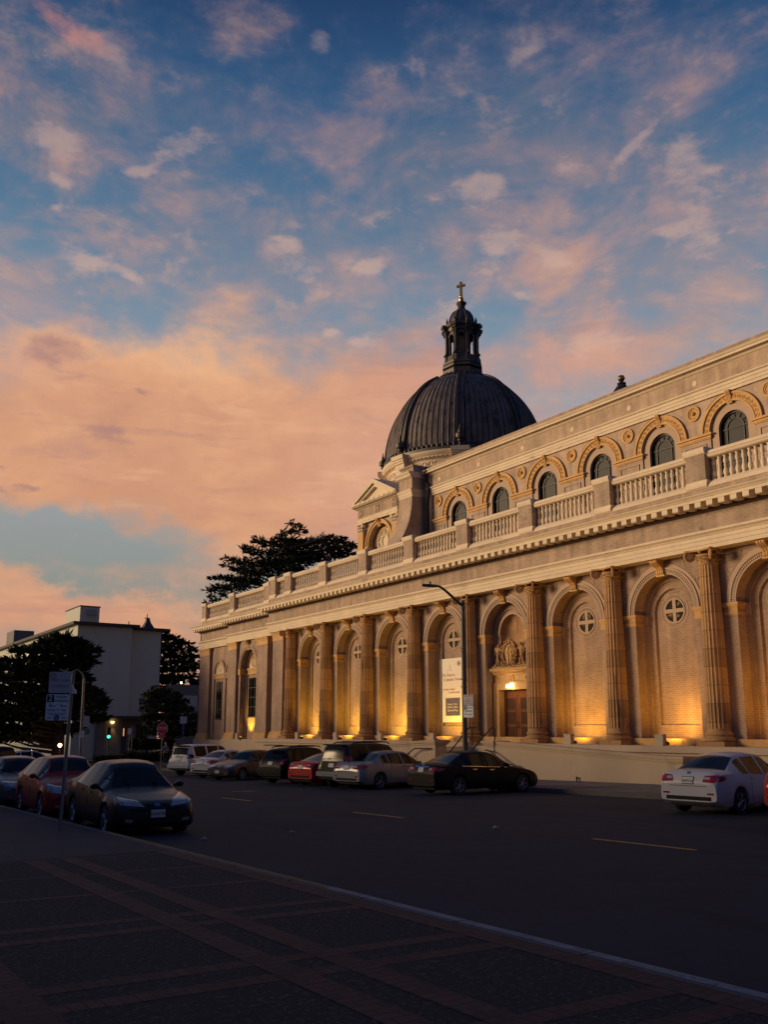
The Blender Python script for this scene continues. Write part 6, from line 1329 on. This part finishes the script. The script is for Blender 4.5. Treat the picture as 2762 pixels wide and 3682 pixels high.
    bvh = BVHTree.FromPolygons([Vector(v) for v in V], body+glass)
    used = sorted({k_ for f_ in glass for k_ in f_}); mp = {k_: q for q, k_ in enumerate(used)}
    mb = MB(); mb.v = [V[k_] for k_ in used]; mb.f = [tuple(mp[k_] for k_ in f_) for f_ in glass]; emit(mb, 'windows', MT[tint], t, smooth=42)
    def decal(nm, corners, view, mat, off=.006, nu=7, nv=4, parent=None, thick=.012):
        """patch laid on the body: corners in (y,z) for front/rear, (x,z) for the sides"""
        m = MB(); ok = True; c = [Vector(p) for p in corners]; pts = []
        for j in range(nv+1):
            for i in range(nu+1):
                u, v = i/nu, j/nv; p = c[0]*(1-u)*(1-v)+c[1]*u*(1-v)+c[2]*u*v+c[3]*(1-u)*v
                if view in 'fr': o = Vector((5 if view == 'f' else -5, p.x, p.y)); d = Vector((-1 if view == 'f' else 1, 0, 0))
                elif view == 't': o = Vector((p.x, p.y, 4)); d = Vector((0, 0, -1))
                else: o = Vector((p.x, 3 if view == 'l' else -3, p.y)); d = Vector((0, -1 if view == 'l' else 1, 0))
                h, nrm, _, _ = bvh.ray_cast(o, d)
                if h is None: h = Vector((p.x if view in 'lr' else 0, 0, 0)); return None
                pts.append(h-d*off)
        back = [p+ (Vector((1 if view == 'r' else -1, 0, 0)) if view in 'fr' else Vector((0, -1 if view == 'l' else 1, 0)) if view != 't' else Vector((0, 0, -1)))*(off+thick) for p in pts]
        N_ = (nu+1)*(nv+1); m.v = [tuple(p) for p in pts]+[tuple(p) for p in back]
        for j in range(nv):
            for i in range(nu): a = j*(nu+1)+i; m.f.append((a, a+1, a+nu+2, a+nu+1))
        edge = [i for i in range(nu+1)]+[(j+1)*(nu+1)-1 for j in range(1, nv+1)]+[nv*(nu+1)+i for i in range(nu-1, -1, -1)]+[j*(nu+1) for j in range(nv-1, 0, -1)]
        for a, b in zip(edge, edge[1:]+edge[:1]): m.f.append((b, a, a+N_, b+N_))
        return emit(m, nm, MT[mat] if isinstance(mat, str) else mat, parent or t, smooth=40)
    # dark under-floor so that no light comes through
    mb = MB(); mb.box(-Ln*.47, Ln*.47, -hw*.66, hw*.66, clear+.03, .52); emit(mb, 'underbody', MT['black_plastic'], t)
    # wheels
    R0 = sp['wr']
    for wx in sp['wheels']:
        for s in (1, -1):
            x = Ln/2-wx*Ln; yo = s*hw*.985; yi = s*(hw*.985-.21)
            m = MB()
            for a, b in ((0, 0),):
                prof = [(R0*.66, yi), (R0*.93, yi), (R0, yi+s*.03), (R0, yo-s*.03), (R0*.94, yo-s*.004), (R0*.68, yo), (R0*.66, yo-s*.02)]
                def tf(i, j, prof=prof): q = 2*PI*i/32; return (x+prof[j][0]*math.cos(q), prof[j][1], R0+prof[j][0]*math.sin(q))
                m.grid(tf, 32, len(prof), True, flip=s > 0)
            wq = emit(m, 'wheel', MT['tyre'], t, smooth=40)
            m = MB(); ns_ = 5 if det else 5
            def rf(i, j): q = 2*PI*i/28; r, y = ((R0*.675, yo-s*.012), (R0*.64, yo-s*.004), (R0*.59, yo-s*.02), (R0*.58, yo-s*.07))[j]; return (x+r*math.cos(q), y, R0+r*math.sin(q))
            m.grid(rf, 28, 4, True, flip=s > 0)
            for k_ in range(ns_*2):
                a = 2*PI*(k_//2)/ns_+(.16 if k_ % 2 else -.16); ca, sa = math.cos(a), math.sin(a)
                m.tube([(x+.045*ca, yo-s*.03, R0+.045*sa), (x+R0*.6*ca, yo-s*.012, R0+R0*.6*sa)], [.026, .018], 5)
            m.tube([(x, yo-s*.06, R0), (x, yo-s*.012, R0)], .06, 12); emit(m, 'rim', MT[rim], wq, smooth=40)
            m = MB(); m.tube([(x, yo-s*.10, R0), (x, yo-s*.085, R0)], R0*.6, 20); emit(m, 'brake_disc', MT['iron'], wq)
    # mirrors
    xm = Ln/2-(sp['ws'][0]+.075)*Ln; zm = interp(sp['belt'], sp['ws'][0]+.06)+.05
    for s in (1, -1):
        m = MB(); i0 = len(m.v)
        def mf(i, j): q = 2*PI*i/10; r = (.02, .075, .085, .07, .01)[j]; return (xm+(.10, .07, .0, -.05, -.055)[j], s*(hw*1.0+.06)+.095*s*math.cos(q)*r/.085, zm+.04+r*.8*math.sin(q))
        m.grid(mf, 10, 5, True); m.tube([(xm, s*hw*.92, zm-.02), (xm, s*(hw*1.0+.0), zm+.02)], .03, 6); emit(m, 'mirror', MT[paint] if isinstance(paint, str) else paint, t, smooth=50)
    # door handles and seams
    if det:
        for a0, a1 in sp['sw'][:2]:
            xh = Ln/2-(a1-.02)*Ln; zh = interp(sp['belt'], a1)-.10
            for v in 'lq': decal('door_handle', [(xh-.10, zh-.014), (xh+.10, zh-.014), (xh+.10, zh+.016), (xh-.10, zh+.016)], v, 'chrome' if handles == 'chrome' else (MT[paint] if isinstance(paint, str) else paint), .022, 4, 2)
            xd = Ln/2-(a1+.008)*Ln
            for v in 'lq': decal('door_seam', [(xd-.006, .34), (xd+.006, .34), (xd+.006, zh+.09), (xd-.006, zh+.09)], v, 'black_plastic', .0025, 1, 6, thick=.004)
        for v in 'lq':
            x0, x1 = Ln/2-(sp['wheels'][0]+.085)*Ln, Ln/2-(sp['wheels'][1]-.085)*Ln
            decal('sill_trim', [(x1, clear+.03), (x0, clear+.03), (x0, clear+.09), (x1, clear+.09)], v, 'black_plastic', .004, 8, 1)
    if trim_chrome:
        for v in 'lq':
            a0, a1 = sp['sw'][0][0], sp['sw'][-1][1]; pz = [interp(sp['belt'], q) for q in (a0, a1)]
            decal('window_trim', [(Ln/2-a1*Ln, pz[1]-.012), (Ln/2-a0*Ln, pz[0]-.012), (Ln/2-a0*Ln, pz[0]+.012), (Ln/2-a1*Ln, pz[1]+.012)], v, 'chrome', .008, 10, 1)
    if rack:
        for s in (1, -1):
            m = MB(); z = max(b for a, b in sp['top']); m.tube([(Ln*.12, s*hw*.60, z+.0), (Ln*.08, s*hw*.60, z+.06), (-Ln*.32, s*hw*.60, z+.05), (-Ln*.36, s*hw*.60, z-.02)], .025, 6); emit(m, 'roof_rail', MT['black_plastic'], t, smooth=40)
        for x in (-Ln*.24, Ln*.02):
            m = MB(); m.tube([(x, -hw*.62, z+.07), (x, hw*.62, z+.07)], .03, 6); emit(m, 'roof_bar', MT['black_plastic'], t)
    if front: front(t, decal, Ln, hw)
    if rear: rear(t, decal, Ln, hw)
    return t
def plate_on(t, decal, view, zc, txt=None, w=.30, h=.15, Ln=4.7, y=0., frame=True):
    if frame: decal('plate_frame', [(y-w/2-.015, zc-h/2-.015), (y+w/2+.015, zc-h/2-.015), (y+w/2+.015, zc+h/2+.015), (y-w/2-.015, zc+h/2+.015)], view, 'iron', .014, 2, 1)
    p = decal('number_plate', [(y-w/2, zc-h/2), (y+w/2, zc-h/2), (y+w/2, zc+h/2), (y-w/2, zc+h/2)], view, 'plate', .022, 2, 1)
    if p and txt:
        xs = max((p.matrix_basis @ v.co).x for v in p.data.vertices) if view == 'f' else min((p.matrix_basis @ v.co).x for v in p.data.vertices)
        q = text_mb(txt, .085); q.xf(Matrix.Translation((xs+(.004 if view == 'f' else -.004), y, zc-.012)) @ Matrix.Rotation(PI/2 if view == 'f' else -PI/2, 4, 'Z') @ Matrix.Scale(.82, 4, (1, 0, 0)))
        emit(q, 'plate_lettering', MT['ink'], p)
def sym(decal, nm, c, view, mat, off=.006, **k):
    decal(nm, c, view, mat, off, **k); decal(nm, [(-a, b) for a, b in c[::-1]][0:4] if False else [(-c[1][0], c[1][1]), (-c[0][0], c[0][1]), (-c[3][0], c[3][1]), (-c[2][0], c[2][1])], view, mat, off, **k)
def side_both(decal, nm, c, mat, off=.006, **k):
    for v in 'lq': decal(nm, c, v, mat, off, **k)
def paint(nm, c, metal=.3, rough=.32): return pm(nm, c, rough, metal, coat=.10, spec=.28, var=.05, vs=2.)
PT = dict(plum=paint('dark_plum_paint', (.022, .016, .019), .15), red=paint('red_paint', (.30, .018, .018), .2), grey=paint('grey_paint', (.11, .11, .12), .4), white=paint('white_paint', (.52, .53, .55), .0, .3),
          silver=paint('silver_paint', (.24, .25, .27), .2, .34), taupe=paint('taupe_paint', (.065, .058, .056), .15), black=pm('black_paint', (.008, .008, .010), .45, .0, spec=.14, var=.05), dark=pm('charcoal_paint', (.012, .013, .017), .36, .0, spec=.3, coat=.08, var=.05), rose=paint('bright_red_paint', (.46, .022, .03), .05), orange=paint('copper_paint', (.16, .06, .035), .3))
def sedan_rear(lights='wrap', plate_z=.86, chrome=True, txt=None, bumper='black_plastic', emblem=True, tall=False):
    def f(t, decal, Ln, hw):
        if tall:
            sym(decal, 'taillight', [(.66, .92), (.80, .94), (.76, 1.42), (.64, 1.42)], 'r', 'taillight'); sym(decal, 'reversing_light', [(.665, 1.12), (.775, 1.13), (.765, 1.2), (.655, 1.2)], 'r', 'lens_clear', .011)
            side_both(decal, 'taillight', [(-Ln/2+.07, .94), (-Ln/2+.20, .96), (-Ln/2+.22, 1.36), (-Ln/2+.14, 1.38)], 'taillight')
        else:
            sym(decal, 'taillight', [(.40, .80), (.76, .78), (.78, .97), (.46, .95)], 'r', 'taillight'); sym(decal, 'reversing_light', [(.44, .86), (.60, .86), (.60, .92), (.47, .92)], 'r', 'lens_clear', .012)
            side_both(decal, 'taillight', [(-Ln/2+.10, .80), (-Ln/2+.36, .87), (-Ln/2+.40, .93), (-Ln/2+.09, .955)], 'taillight')
        if chrome: decal('boot_trim', [(-.40, plate_z+.085), (.40, plate_z+.085), (.40, plate_z+.125), (-.40, plate_z+.125)], 'r', 'chrome', .012)
        plate_on(t, decal, 'r', plate_z, txt)
        if emblem: decal('badge', [(-.045, plate_z+.15), (.045, plate_z+.15), (.045, plate_z+.21), (-.045, plate_z+.21)], 'r', 'chrome', .010, 3, 3)
        decal('boot_seam', [(-.52, .69), (.52, .69), (.52, .70), (-.52, .70)], 'r', 'black_plastic', .004, 8, 1)
        decal('bumper_valance', [(-.62, .36), (.62, .36), (.62, .45), (-.62, .45)], 'r', bumper, .006)
        sym(decal, 'reflector', [(.52, .50), (.70, .50), (.70, .54), (.52, .54)], 'r', 'taillight', .008)
    return f
def suv_rear(plate_z=1.0, lamp=((.60, .98), (.84, 1.0), (.82, 1.26), (.62, 1.24)), bump='silver', dark_panel=False, txt=None, lamp_mat='taillight'):
    def f(t, decal, Ln, hw):
        sym(decal, 'taillight', [tuple(p) for p in lamp], 'r', lamp_mat); z0, z1 = lamp[0][1], lamp[2][1]
        side_both(decal, 'taillight', [(-Ln/2+.10, z0+.02), (-Ln/2+.34, z0+.06), (-Ln/2+.36, z1-.04), (-Ln/2+.13, z1)], lamp_mat)
        sym(decal, 'reversing_light', [(lamp[0][0]+.04, z0+.08), (lamp[1][0]-.06, z0+.08), (lamp[2][0]-.06, z0+.14), (lamp[3][0]+.04, z0+.14)], 'r', 'lens_clear', .012)
        if dark_panel: decal('tailgate_panel', [(-.6, .78), (.6, .78), (.6, 1.08), (-.6, 1.08)], 'r', 'black_plastic', .006)
        plate_on(t, decal, 'r', plate_z, txt)
        decal('tailgate_trim', [(-.34, plate_z+.1), (.34, plate_z+.1), (.34, plate_z+.135), (-.34, plate_z+.135)], 'r', 'black_plastic', .010)
        m = MB(); m.box(-Ln/2-.07, -Ln/2+.16, -hw*.88, hw*.88, .48, .66); m.box(-Ln/2-.09, -Ln/2, -hw*.6, hw*.6, .56, .64); emit(m, 'rear_bumper', PT.get(bump, MT['black_plastic']) if isinstance(bump, str) else bump, t)
        m = MB(); m.box(-Ln/2+.03, -Ln/2+.2, -hw*.8, hw*.8, .36, .48); emit(m, 'bumper_valance', MT['black_plastic'], t)
        m = MB(); m.tube([(-Ln/2+.14, -.2, 1.25), (-Ln/2+.06, .25, 1.16)], .012, 5); emit(m, 'rear_wiper', MT['black_plastic'], t)
        m = MB(); m.prism([(-Ln/2+.30, 1.74), (-Ln/2+.10, 1.735), (-Ln/2+.10, 1.70), (-Ln/2+.30, 1.70)][::-1], 'y', -hw*.62, hw*.62); emit(m, 'rear_spoiler', MT['black_plastic'], t)
    return f
def car_front(lamp=((.30, .60), (.78, .64), (.74, .80), (.36, .72)), grille=((-.28, .60), (.28, .60), (.26, .68), (-.26, .68)), plate_z=.47, txt=None, badge='chrome', bars=False, strip=True):
    def f(t, decal, Ln, hw):
        sym(decal, 'headlight', [tuple(p) for p in lamp], 'f', 'headlight', .008)
        side_both(decal, 'headlight', [(Ln/2-.34, lamp[1][1]+.05), (Ln/2-.13, lamp[0][1]+.02), (Ln/2-.13, lamp[2][1]-.02), (Ln/2-.34, lamp[2][1]+.01)], 'headlight', .008, nu=4, nv=3)
        g = decal('grille', [tuple(p) for p in grille], 'f', 'black_plastic', .008)
        if bars:
            zc = (grille[0][1]+grille[2][1])/2; decal('grille_bar', [(grille[0][0], zc-.012), (grille[1][0], zc-.012), (grille[1][0], zc+.012), (grille[0][0], zc+.012)], 'f', 'chrome', .014)
        zc = (grille[0][1]+grille[2][1])/2; decal('badge', [(-.06, zc-.028), (.06, zc-.028), (.06, zc+.028), (-.06, zc+.028)], 'f', badge, .018, 4, 3)
        if strip: decal('bumper_strip', [(-.70, .545), (.70, .545), (.70, .575), (-.70, .575)], 'f', 'black_plastic', .008, 10, 1)
        decal('lower_intake', [(-.46, .27), (.46, .27), (.46, .38), (-.46, .38)], 'f', 'black_plastic', .006, 8, 2)
        sym(decal, 'fog_lamp', [(.52, .31), (.66, .32), (.66, .38), (.52, .37)], 'f', 'headlight', .006)
        plate_on(t, decal, 'f', plate_z, txt)
        for s in (.35, -.25):
            m = MB(); z = .98; xw = Ln/2-.29*Ln; m.tube([(xw+.1, s, .985), (xw-.12, s-.28, 1.06), (xw-.22, s-.46, 1.12)], .012, 5); emit(m, 'wiper', MT['black_plastic'], t)
    return f
# near row, facing the camera
G1 = 'cars parked along the near kerb'
FSED = dict(SEDAN, L=4.4, W=1.74, wr=.31, top=[(0, .54), (.012, .62), (.05, .70), (.14, .80), (.235, .885), (.255, .905), (.385, 1.32), (.425, 1.40), (.54, 1.45), (.66, 1.43), (.72, 1.38), (.75, 1.33), (.87, 1.06), (.89, 1.04), (.965, 1.03), (.985, .97), (1, .72)], belt=[(0, .52), (.05, .67), (.2, .80), (.3, .87), (.6, .93), (.8, .98), (.9, .98), (.97, .95), (1, .70)], ws=(.255, .41), sw=[(.31, .50), (.52, .665), (.678, .765)])
make_car('parked_car', FSED, PT['plum'], (-17.55-2.2*.94, 6.42, H(-19.6)), R_(-1.5), 'dark plum old sedan at the near kerb, first of its row, plate facing the camera', G1, clear=.17, rim='rim',
         front=car_front(((.27, .60), (.80, .655), (.72, .83), (.36, .715)), ((-.26, .60), (.26, .60), (.22, .665), (-.22, .665)), .47, '5CWK792', 'sign_blue'), rear=sedan_rear())
make_car('parked_car', dict(HATCH, L=4.1, W=1.72), PT['red'], (-22.75-2.05*.94, 6.40, H(-24.7)), R_(-1), 'red hatchback at the near kerb behind the dark plum sedan', G1, clear=.17,
         front=car_front(((.34, .62), (.80, .68), (.74, .88), (.42, .80)), ((-.32, .60), (.32, .60), (.30, .70), (-.30, .70)), .47), rear=sedan_rear())
make_car('parked_car', dict(SEDAN, L=4.5, W=1.76), PT['grey'], (-27.7-2.25*.94, 6.35, H(-29.8)), 0, 'grey sedan at the near kerb behind the red hatchback', G1, clear=.17,
         front=car_front(((.34, .62), (.80, .64), (.78, .80), (.38, .77)), ((-.28, .62), (.28, .62), (.28, .76), (-.28, .76)), .45), rear=sedan_rear())
make_car('parked_car', dict(SEDAN, L=4.5), PT['orange'], (-33.0-2.25*.94, 6.35, H(-35)), 0, 'copper coloured car of which only the roof shows at the left edge', G1, det=False,
         front=car_front(), rear=sedan_rear())
# far row, angled in front of the church
G2 = 'cars parked in front of the church'
def far_car(px, py, Y, a, sp, paint_, label, nose=False, dz=0., **k):
    P = along_y(px, py, Y); h = Vector((math.cos(R_(a)), math.sin(R_(a)), 0)); c = Vector((P.x, P.y, 0))+h*(sp['L']*.5*KC*(-1 if nose else 1))
    return make_car('parked_car', sp, paint_, (c.x, c.y, H(c.x)+dz), R_(a), label, G2, **k)
SUVT = dict(SUV, L=4.8, W=1.9)
far_car(642, 2716, 18.6, 113, SUVT, PT['white'], 'white four wheel drive with dark glass, leftmost of the row before the church', clear=.30, rack=False, rear=suv_rear(.98, bump='white', lamp=((.62, 1.0), (.86, 1.02), (.84, 1.24), (.64, 1.24)), lamp_mat='black_plastic'))
far_car(722, 2727, 18.2, 112, dict(SEDAN, L=4.55), PT['white'], 'white sedan with red tail lamps beside the white four wheel drive', clear=.19, rear=sedan_rear(chrome=False, plate_z=.84))
far_car(781, 2763, 17.7, 292, dict(SEDAN, L=4.8, wr=.31), PT['taupe'], 'taupe old sedan parked nose out, its front facing the road', nose=True, clear=.18,
        front=car_front(((.36, .62), (.84, .64), (.84, .76), (.36, .74)), ((-.30, .62), (.30, .62), (.30, .74), (-.30, .74)), .45, bars=True), rear=sedan_rear())
far_car(969, 2733, 17.9, 106, dict(WAGON, L=4.4), PT['black'], 'black compact wagon with roof bars between the taupe and bright red cars', clear=.24, rack=True, rear=suv_rear(.92, ((.60, .84), (.80, .86), (.80, 1.12), (.64, 1.10)), 'black'))
far_car(1078, 2746, 18.0, 102, COUPE, PT['rose'], 'bright red coupe squeezed between two dark tall cars', clear=.17, rear=sedan_rear(chrome=False, plate_z=.80))
far_car(1190, 2742, 17.9, 103, dict(SUV, L=4.55, W=1.85), PT['dark'], 'dark boxy four wheel drive with roof rack and silver bumper', clear=.30, rack=True, rear=suv_rear(.92, ((.68, .96), (.85, .98), (.84, 1.30), (.70, 1.30)), 'silver', True))
far_car(1244, 2752, 17.9, 100, dict(SEDAN, L=4.85, W=1.82), PT['silver'], 'silver sedan with alloy wheels behind the black sedan', clear=.19, trim_chrome=True, rear=sedan_rear())
far_car(1512, 2763, 17.9, 91, dict(SEDAN, L=4.85, W=1.82), PT['black'], 'black sedan with chrome window trim in front of the lamp post', clear=.18, trim_chrome=True, handles='chrome', rear=sedan_rear())
far_car(2472, 2799, 17.9, 96, dict(SEDAN, L=4.5, W=1.76), PT['white'], 'white sedan with framed plate in front of the sloping wall on the right', clear=.19, rear=sedan_rear(chrome=False, plate_z=.83, txt='6XHT123'))
P = along_y(2738, 2830, 17.5)
make_car('parked_car', dict(WAGON, L=4.3), PT['red'], (P.x+.74, 17.5+2.0, H(-11)), R_(92), 'red car cut by the right edge with only its tail lamp showing', G2, clear=.2, rear=sedan_rear(tall=True, plate_z=.9))
# traffic at the far left
P = along(18, 2700, -59)
make_car('car', dict(SUV, L=4.7), PT['black'], (P.x, P.y-1.0, H(P.x)), R_(196), 'dark sport utility car with one glowing red tail lamp at the far left', 'cars crossing at the far left', det=False,
         rear=lambda t, decal, Ln, hw: [sym(decal, 'taillight', [(.68, .98), (.86, 1.0), (.84, 1.22), (.70, 1.22)], 'r', 'lamp_red'), plate_on(t, decal, 'r', .95)])
P = along(112, 2725, -63)
make_car('car', dict(SEDAN, L=4.6), PT['white'], (P.x, P.y, H(P.x)), R_(84), 'white sedan crossing the street at the far left under an amber lamp', 'cars crossing at the far left', det=False, front=car_front(), rear=sedan_rear(chrome=False))
# ------------------------------------------------------------ two people on the corner
MT['skin'] = pm('skin', (.42, .25, .18), .6); MT['shirt_blue'] = pm('blue_shirt', (.13, .15, .25), .9, var=.2, vs=8); MT['shirt_pale'] = pm('pale_shirt', (.34, .28, .32), .9, var=.2, vs=8)
MT['trousers'] = pm('dark_trousers', (.022, .024, .032), .9); MT['hair_grey'] = pm('grey_hair', (.30, .28, .27), .9); MT['hair_dark'] = pm('dark_hair', (.03, .022, .018), .9); MT['shoe'] = pm('dark_shoe', (.012, .012, .012), .6)
def person(x, y, rz, label, shirt, hair, pose='folded', sc_=.94):
    g = H(x)+.15; t = empty('person', (x, y, g), rz, label=label, category='person', group='people on the corner'); t.scale = (sc_,)*3
    # faces local -y; joints: pelvis first
    V = [(0, 0, .95, (.155, .115)), (0, .01, 1.12, (.145, .11)), (0, .01, 1.30, (.17, .12)), (0, .0, 1.43, (.12, .095)), (0, -.01, 1.50, .058), (0, -.02, 1.56, .06), (0, -.03, 1.64, (.078, .092)), (0, -.025, 1.72, (.07, .08)),
         (.10, 0, .90, .095), (.11, -.015, .52, .066), (.11, .01, .12, .045), (.115, -.03, .05, .045), (.12, -.15, .035, .036), (-.10, 0, .90, .095), (-.11, -.015, .52, .066), (-.11, .01, .12, .045), (-.115, -.03, .05, .045), (-.12, -.15, .035, .036)]
    E = [(0, 1), (1, 2), (2, 3), (3, 4), (4, 5), (5, 6), (6, 7), (0, 8), (8, 9), (9, 10), (10, 11), (11, 12), (0, 13), (13, 14), (14, 15), (15, 16), (16, 17)]
    hands = []
    for s in (1, -1):
        k = len(V); V += [(.19*s, .0, 1.42, .062), (.25*s, .04, 1.16, .05), ((.10 if s > 0 else .02)*s, -.20, (1.12 if s > 0 else 1.18), .038), ((-.02 if s > 0 else -.1)*s, -.22, (1.15 if s > 0 else 1.21), .03)]
        E += [(3, k), (k, k+1), (k+1, k+2), (k+2, k+3)]; hands.append((Vector(V[k+3][:3]), Vector(V[k+3][:3])-Vector(V[k+2][:3])))
    m = skin_mb(V, E, 2); emit(m, 'body', MT['skin'], t, smooth=80)
    # clothes follow the same skeleton, a little larger
    Vt = [(a, b, c_, tuple(q*1.10 for q in r) if isinstance(r, tuple) else r*1.16) for a, b, c_, r in V]
    top_i = [0, 1, 2, 3]; idx = {}
    arms = [18, 19, 20, 22, 23, 24]; keep = top_i+arms; mp = {k: i for i, k in enumerate(keep)}
    m = skin_mb([Vt[k] for k in keep], [(mp[a], mp[b]) for a, b in E if a in mp and b in mp], 2); emit(m, 'shirt', MT[shirt], t, smooth=80)
    keep = [0, 8, 9, 10, 13, 14, 15]; mp = {k: i for i, k in enumerate(keep)}
    m = skin_mb([Vt[k] for k in keep], [(mp[a], mp[b]) for a, b in E if a in mp and b in mp], 2); emit(m, 'trousers', MT['trousers'], t, smooth=80)
    for s in (1, -1):
        m = MB(); m.lathe([(.05, .0), (.058, .03), (.05, .08), (.04, .1)], .115*s, -.02, 10); m.tube([(.115*s, .03, .04), (.12*s, -.1, .04), (.122*s, -.2, .03)], [.045, .05, .03], 8); emit(m, 'shoe', MT['shoe'], t, smooth=60)
    m = MB()
    def hr(i, j):
        a = 2*PI*i/16; b2 = PI*.62*j/7; r = .108; return (r*.86*math.sin(b2)*math.cos(a), -.012+r*1.02*math.sin(b2)*math.sin(a)+.018, 1.70+r*.98*math.cos(b2)-(.03*math.sin(a) if j > 4 else 0)-(0 if math.sin(a) > -.3 or j < 5 else -.05))
    m.grid(hr, 16, 8, True); emit(m, 'hair', MT[hair], t, smooth=80)
    m = MB(); m.prism([(-.118, 1.645), (-.145, 1.625), (-.112, 1.61)], 'x', -.014, .014)
    for s in (1, -1): m.lathe([(0, 1.672), (.013, 1.678), (0, 1.684)], .033*s, -.112, 6); m.tube([(.085*s, -.01, 1.61), (.09*s, .0, 1.65)], .016, 6)
    m.tube([(-.028, -.108, 1.585), (0, -.114, 1.582), (.028, -.108, 1.585)], .006, 5); emit(m, 'face', MT['skin'], t, smooth=60)
    for p, d in hands:       # palm, four fingers, thumb
        d = d.normalized(); sd_ = d.cross(Vector((0, 0, 1))).normalized(); m = MB(); m.tube([p-d*.02, p+d*.05], [.032, .036], 8)
        for q, (o, ln_) in enumerate(((-.027, .062), (-.009, .072), (.009, .068), (.027, .054))): b0 = p+d*.05+Vector((0, 0, o)); m.tube([b0, b0+d*ln_*.55+sd_*.006, b0+d*ln_+sd_*.03], [.010, .009, .007], 6)
        m.tube([p+Vector((0, 0, .025)), p+d*.03+Vector((0, 0, .06)), p+d*.06+Vector((0, 0, .068))], [.013, .011, .008], 6); emit(m, 'hand', MT['skin'], t, smooth=60)
    return t
P = along(592, 2748, -68); person(P.x, P.y, R_(95), 'person in a blue shirt and dark trousers standing right of the stop sign', 'shirt_blue', 'hair_grey')
P = along(627, 2752, -69); person(P.x, P.y, R_(20), 'person in a pale shirt with arms raised half hidden by the white four wheel drive', 'shirt_pale', 'hair_dark')
# litter on the road
for i, (px, py, lb) in enumerate(((1050, 2994, 'small crumpled paper scrap lying on the road left of the middle lane dash'), (1784, 2977, 'pale paper scrap lying on the road between two lane dashes'), (733, 3019, 'tiny pale scrap lying on the road near the dark plum sedan'))):
    d = FW*F_PX+RT*(px-CX)+UP*(CY-py); s = CAMZ/(ST*d.x-d.z); p = d*s; x, y = p.x, p.y; m = MB()
    def lf(i_, j_): a, b = i_/4-.5, j_/3-.5; return (x+a*.10+b*.03, y+b*.06, H(x)+.012+.03*abs(a)+.02*math.sin(5*b+i_))
    m.grid(lf, 5, 4); emit(m, 'paper_scrap', MT['sign_white'], None, label=lb, category='litter', group='scraps on the road')
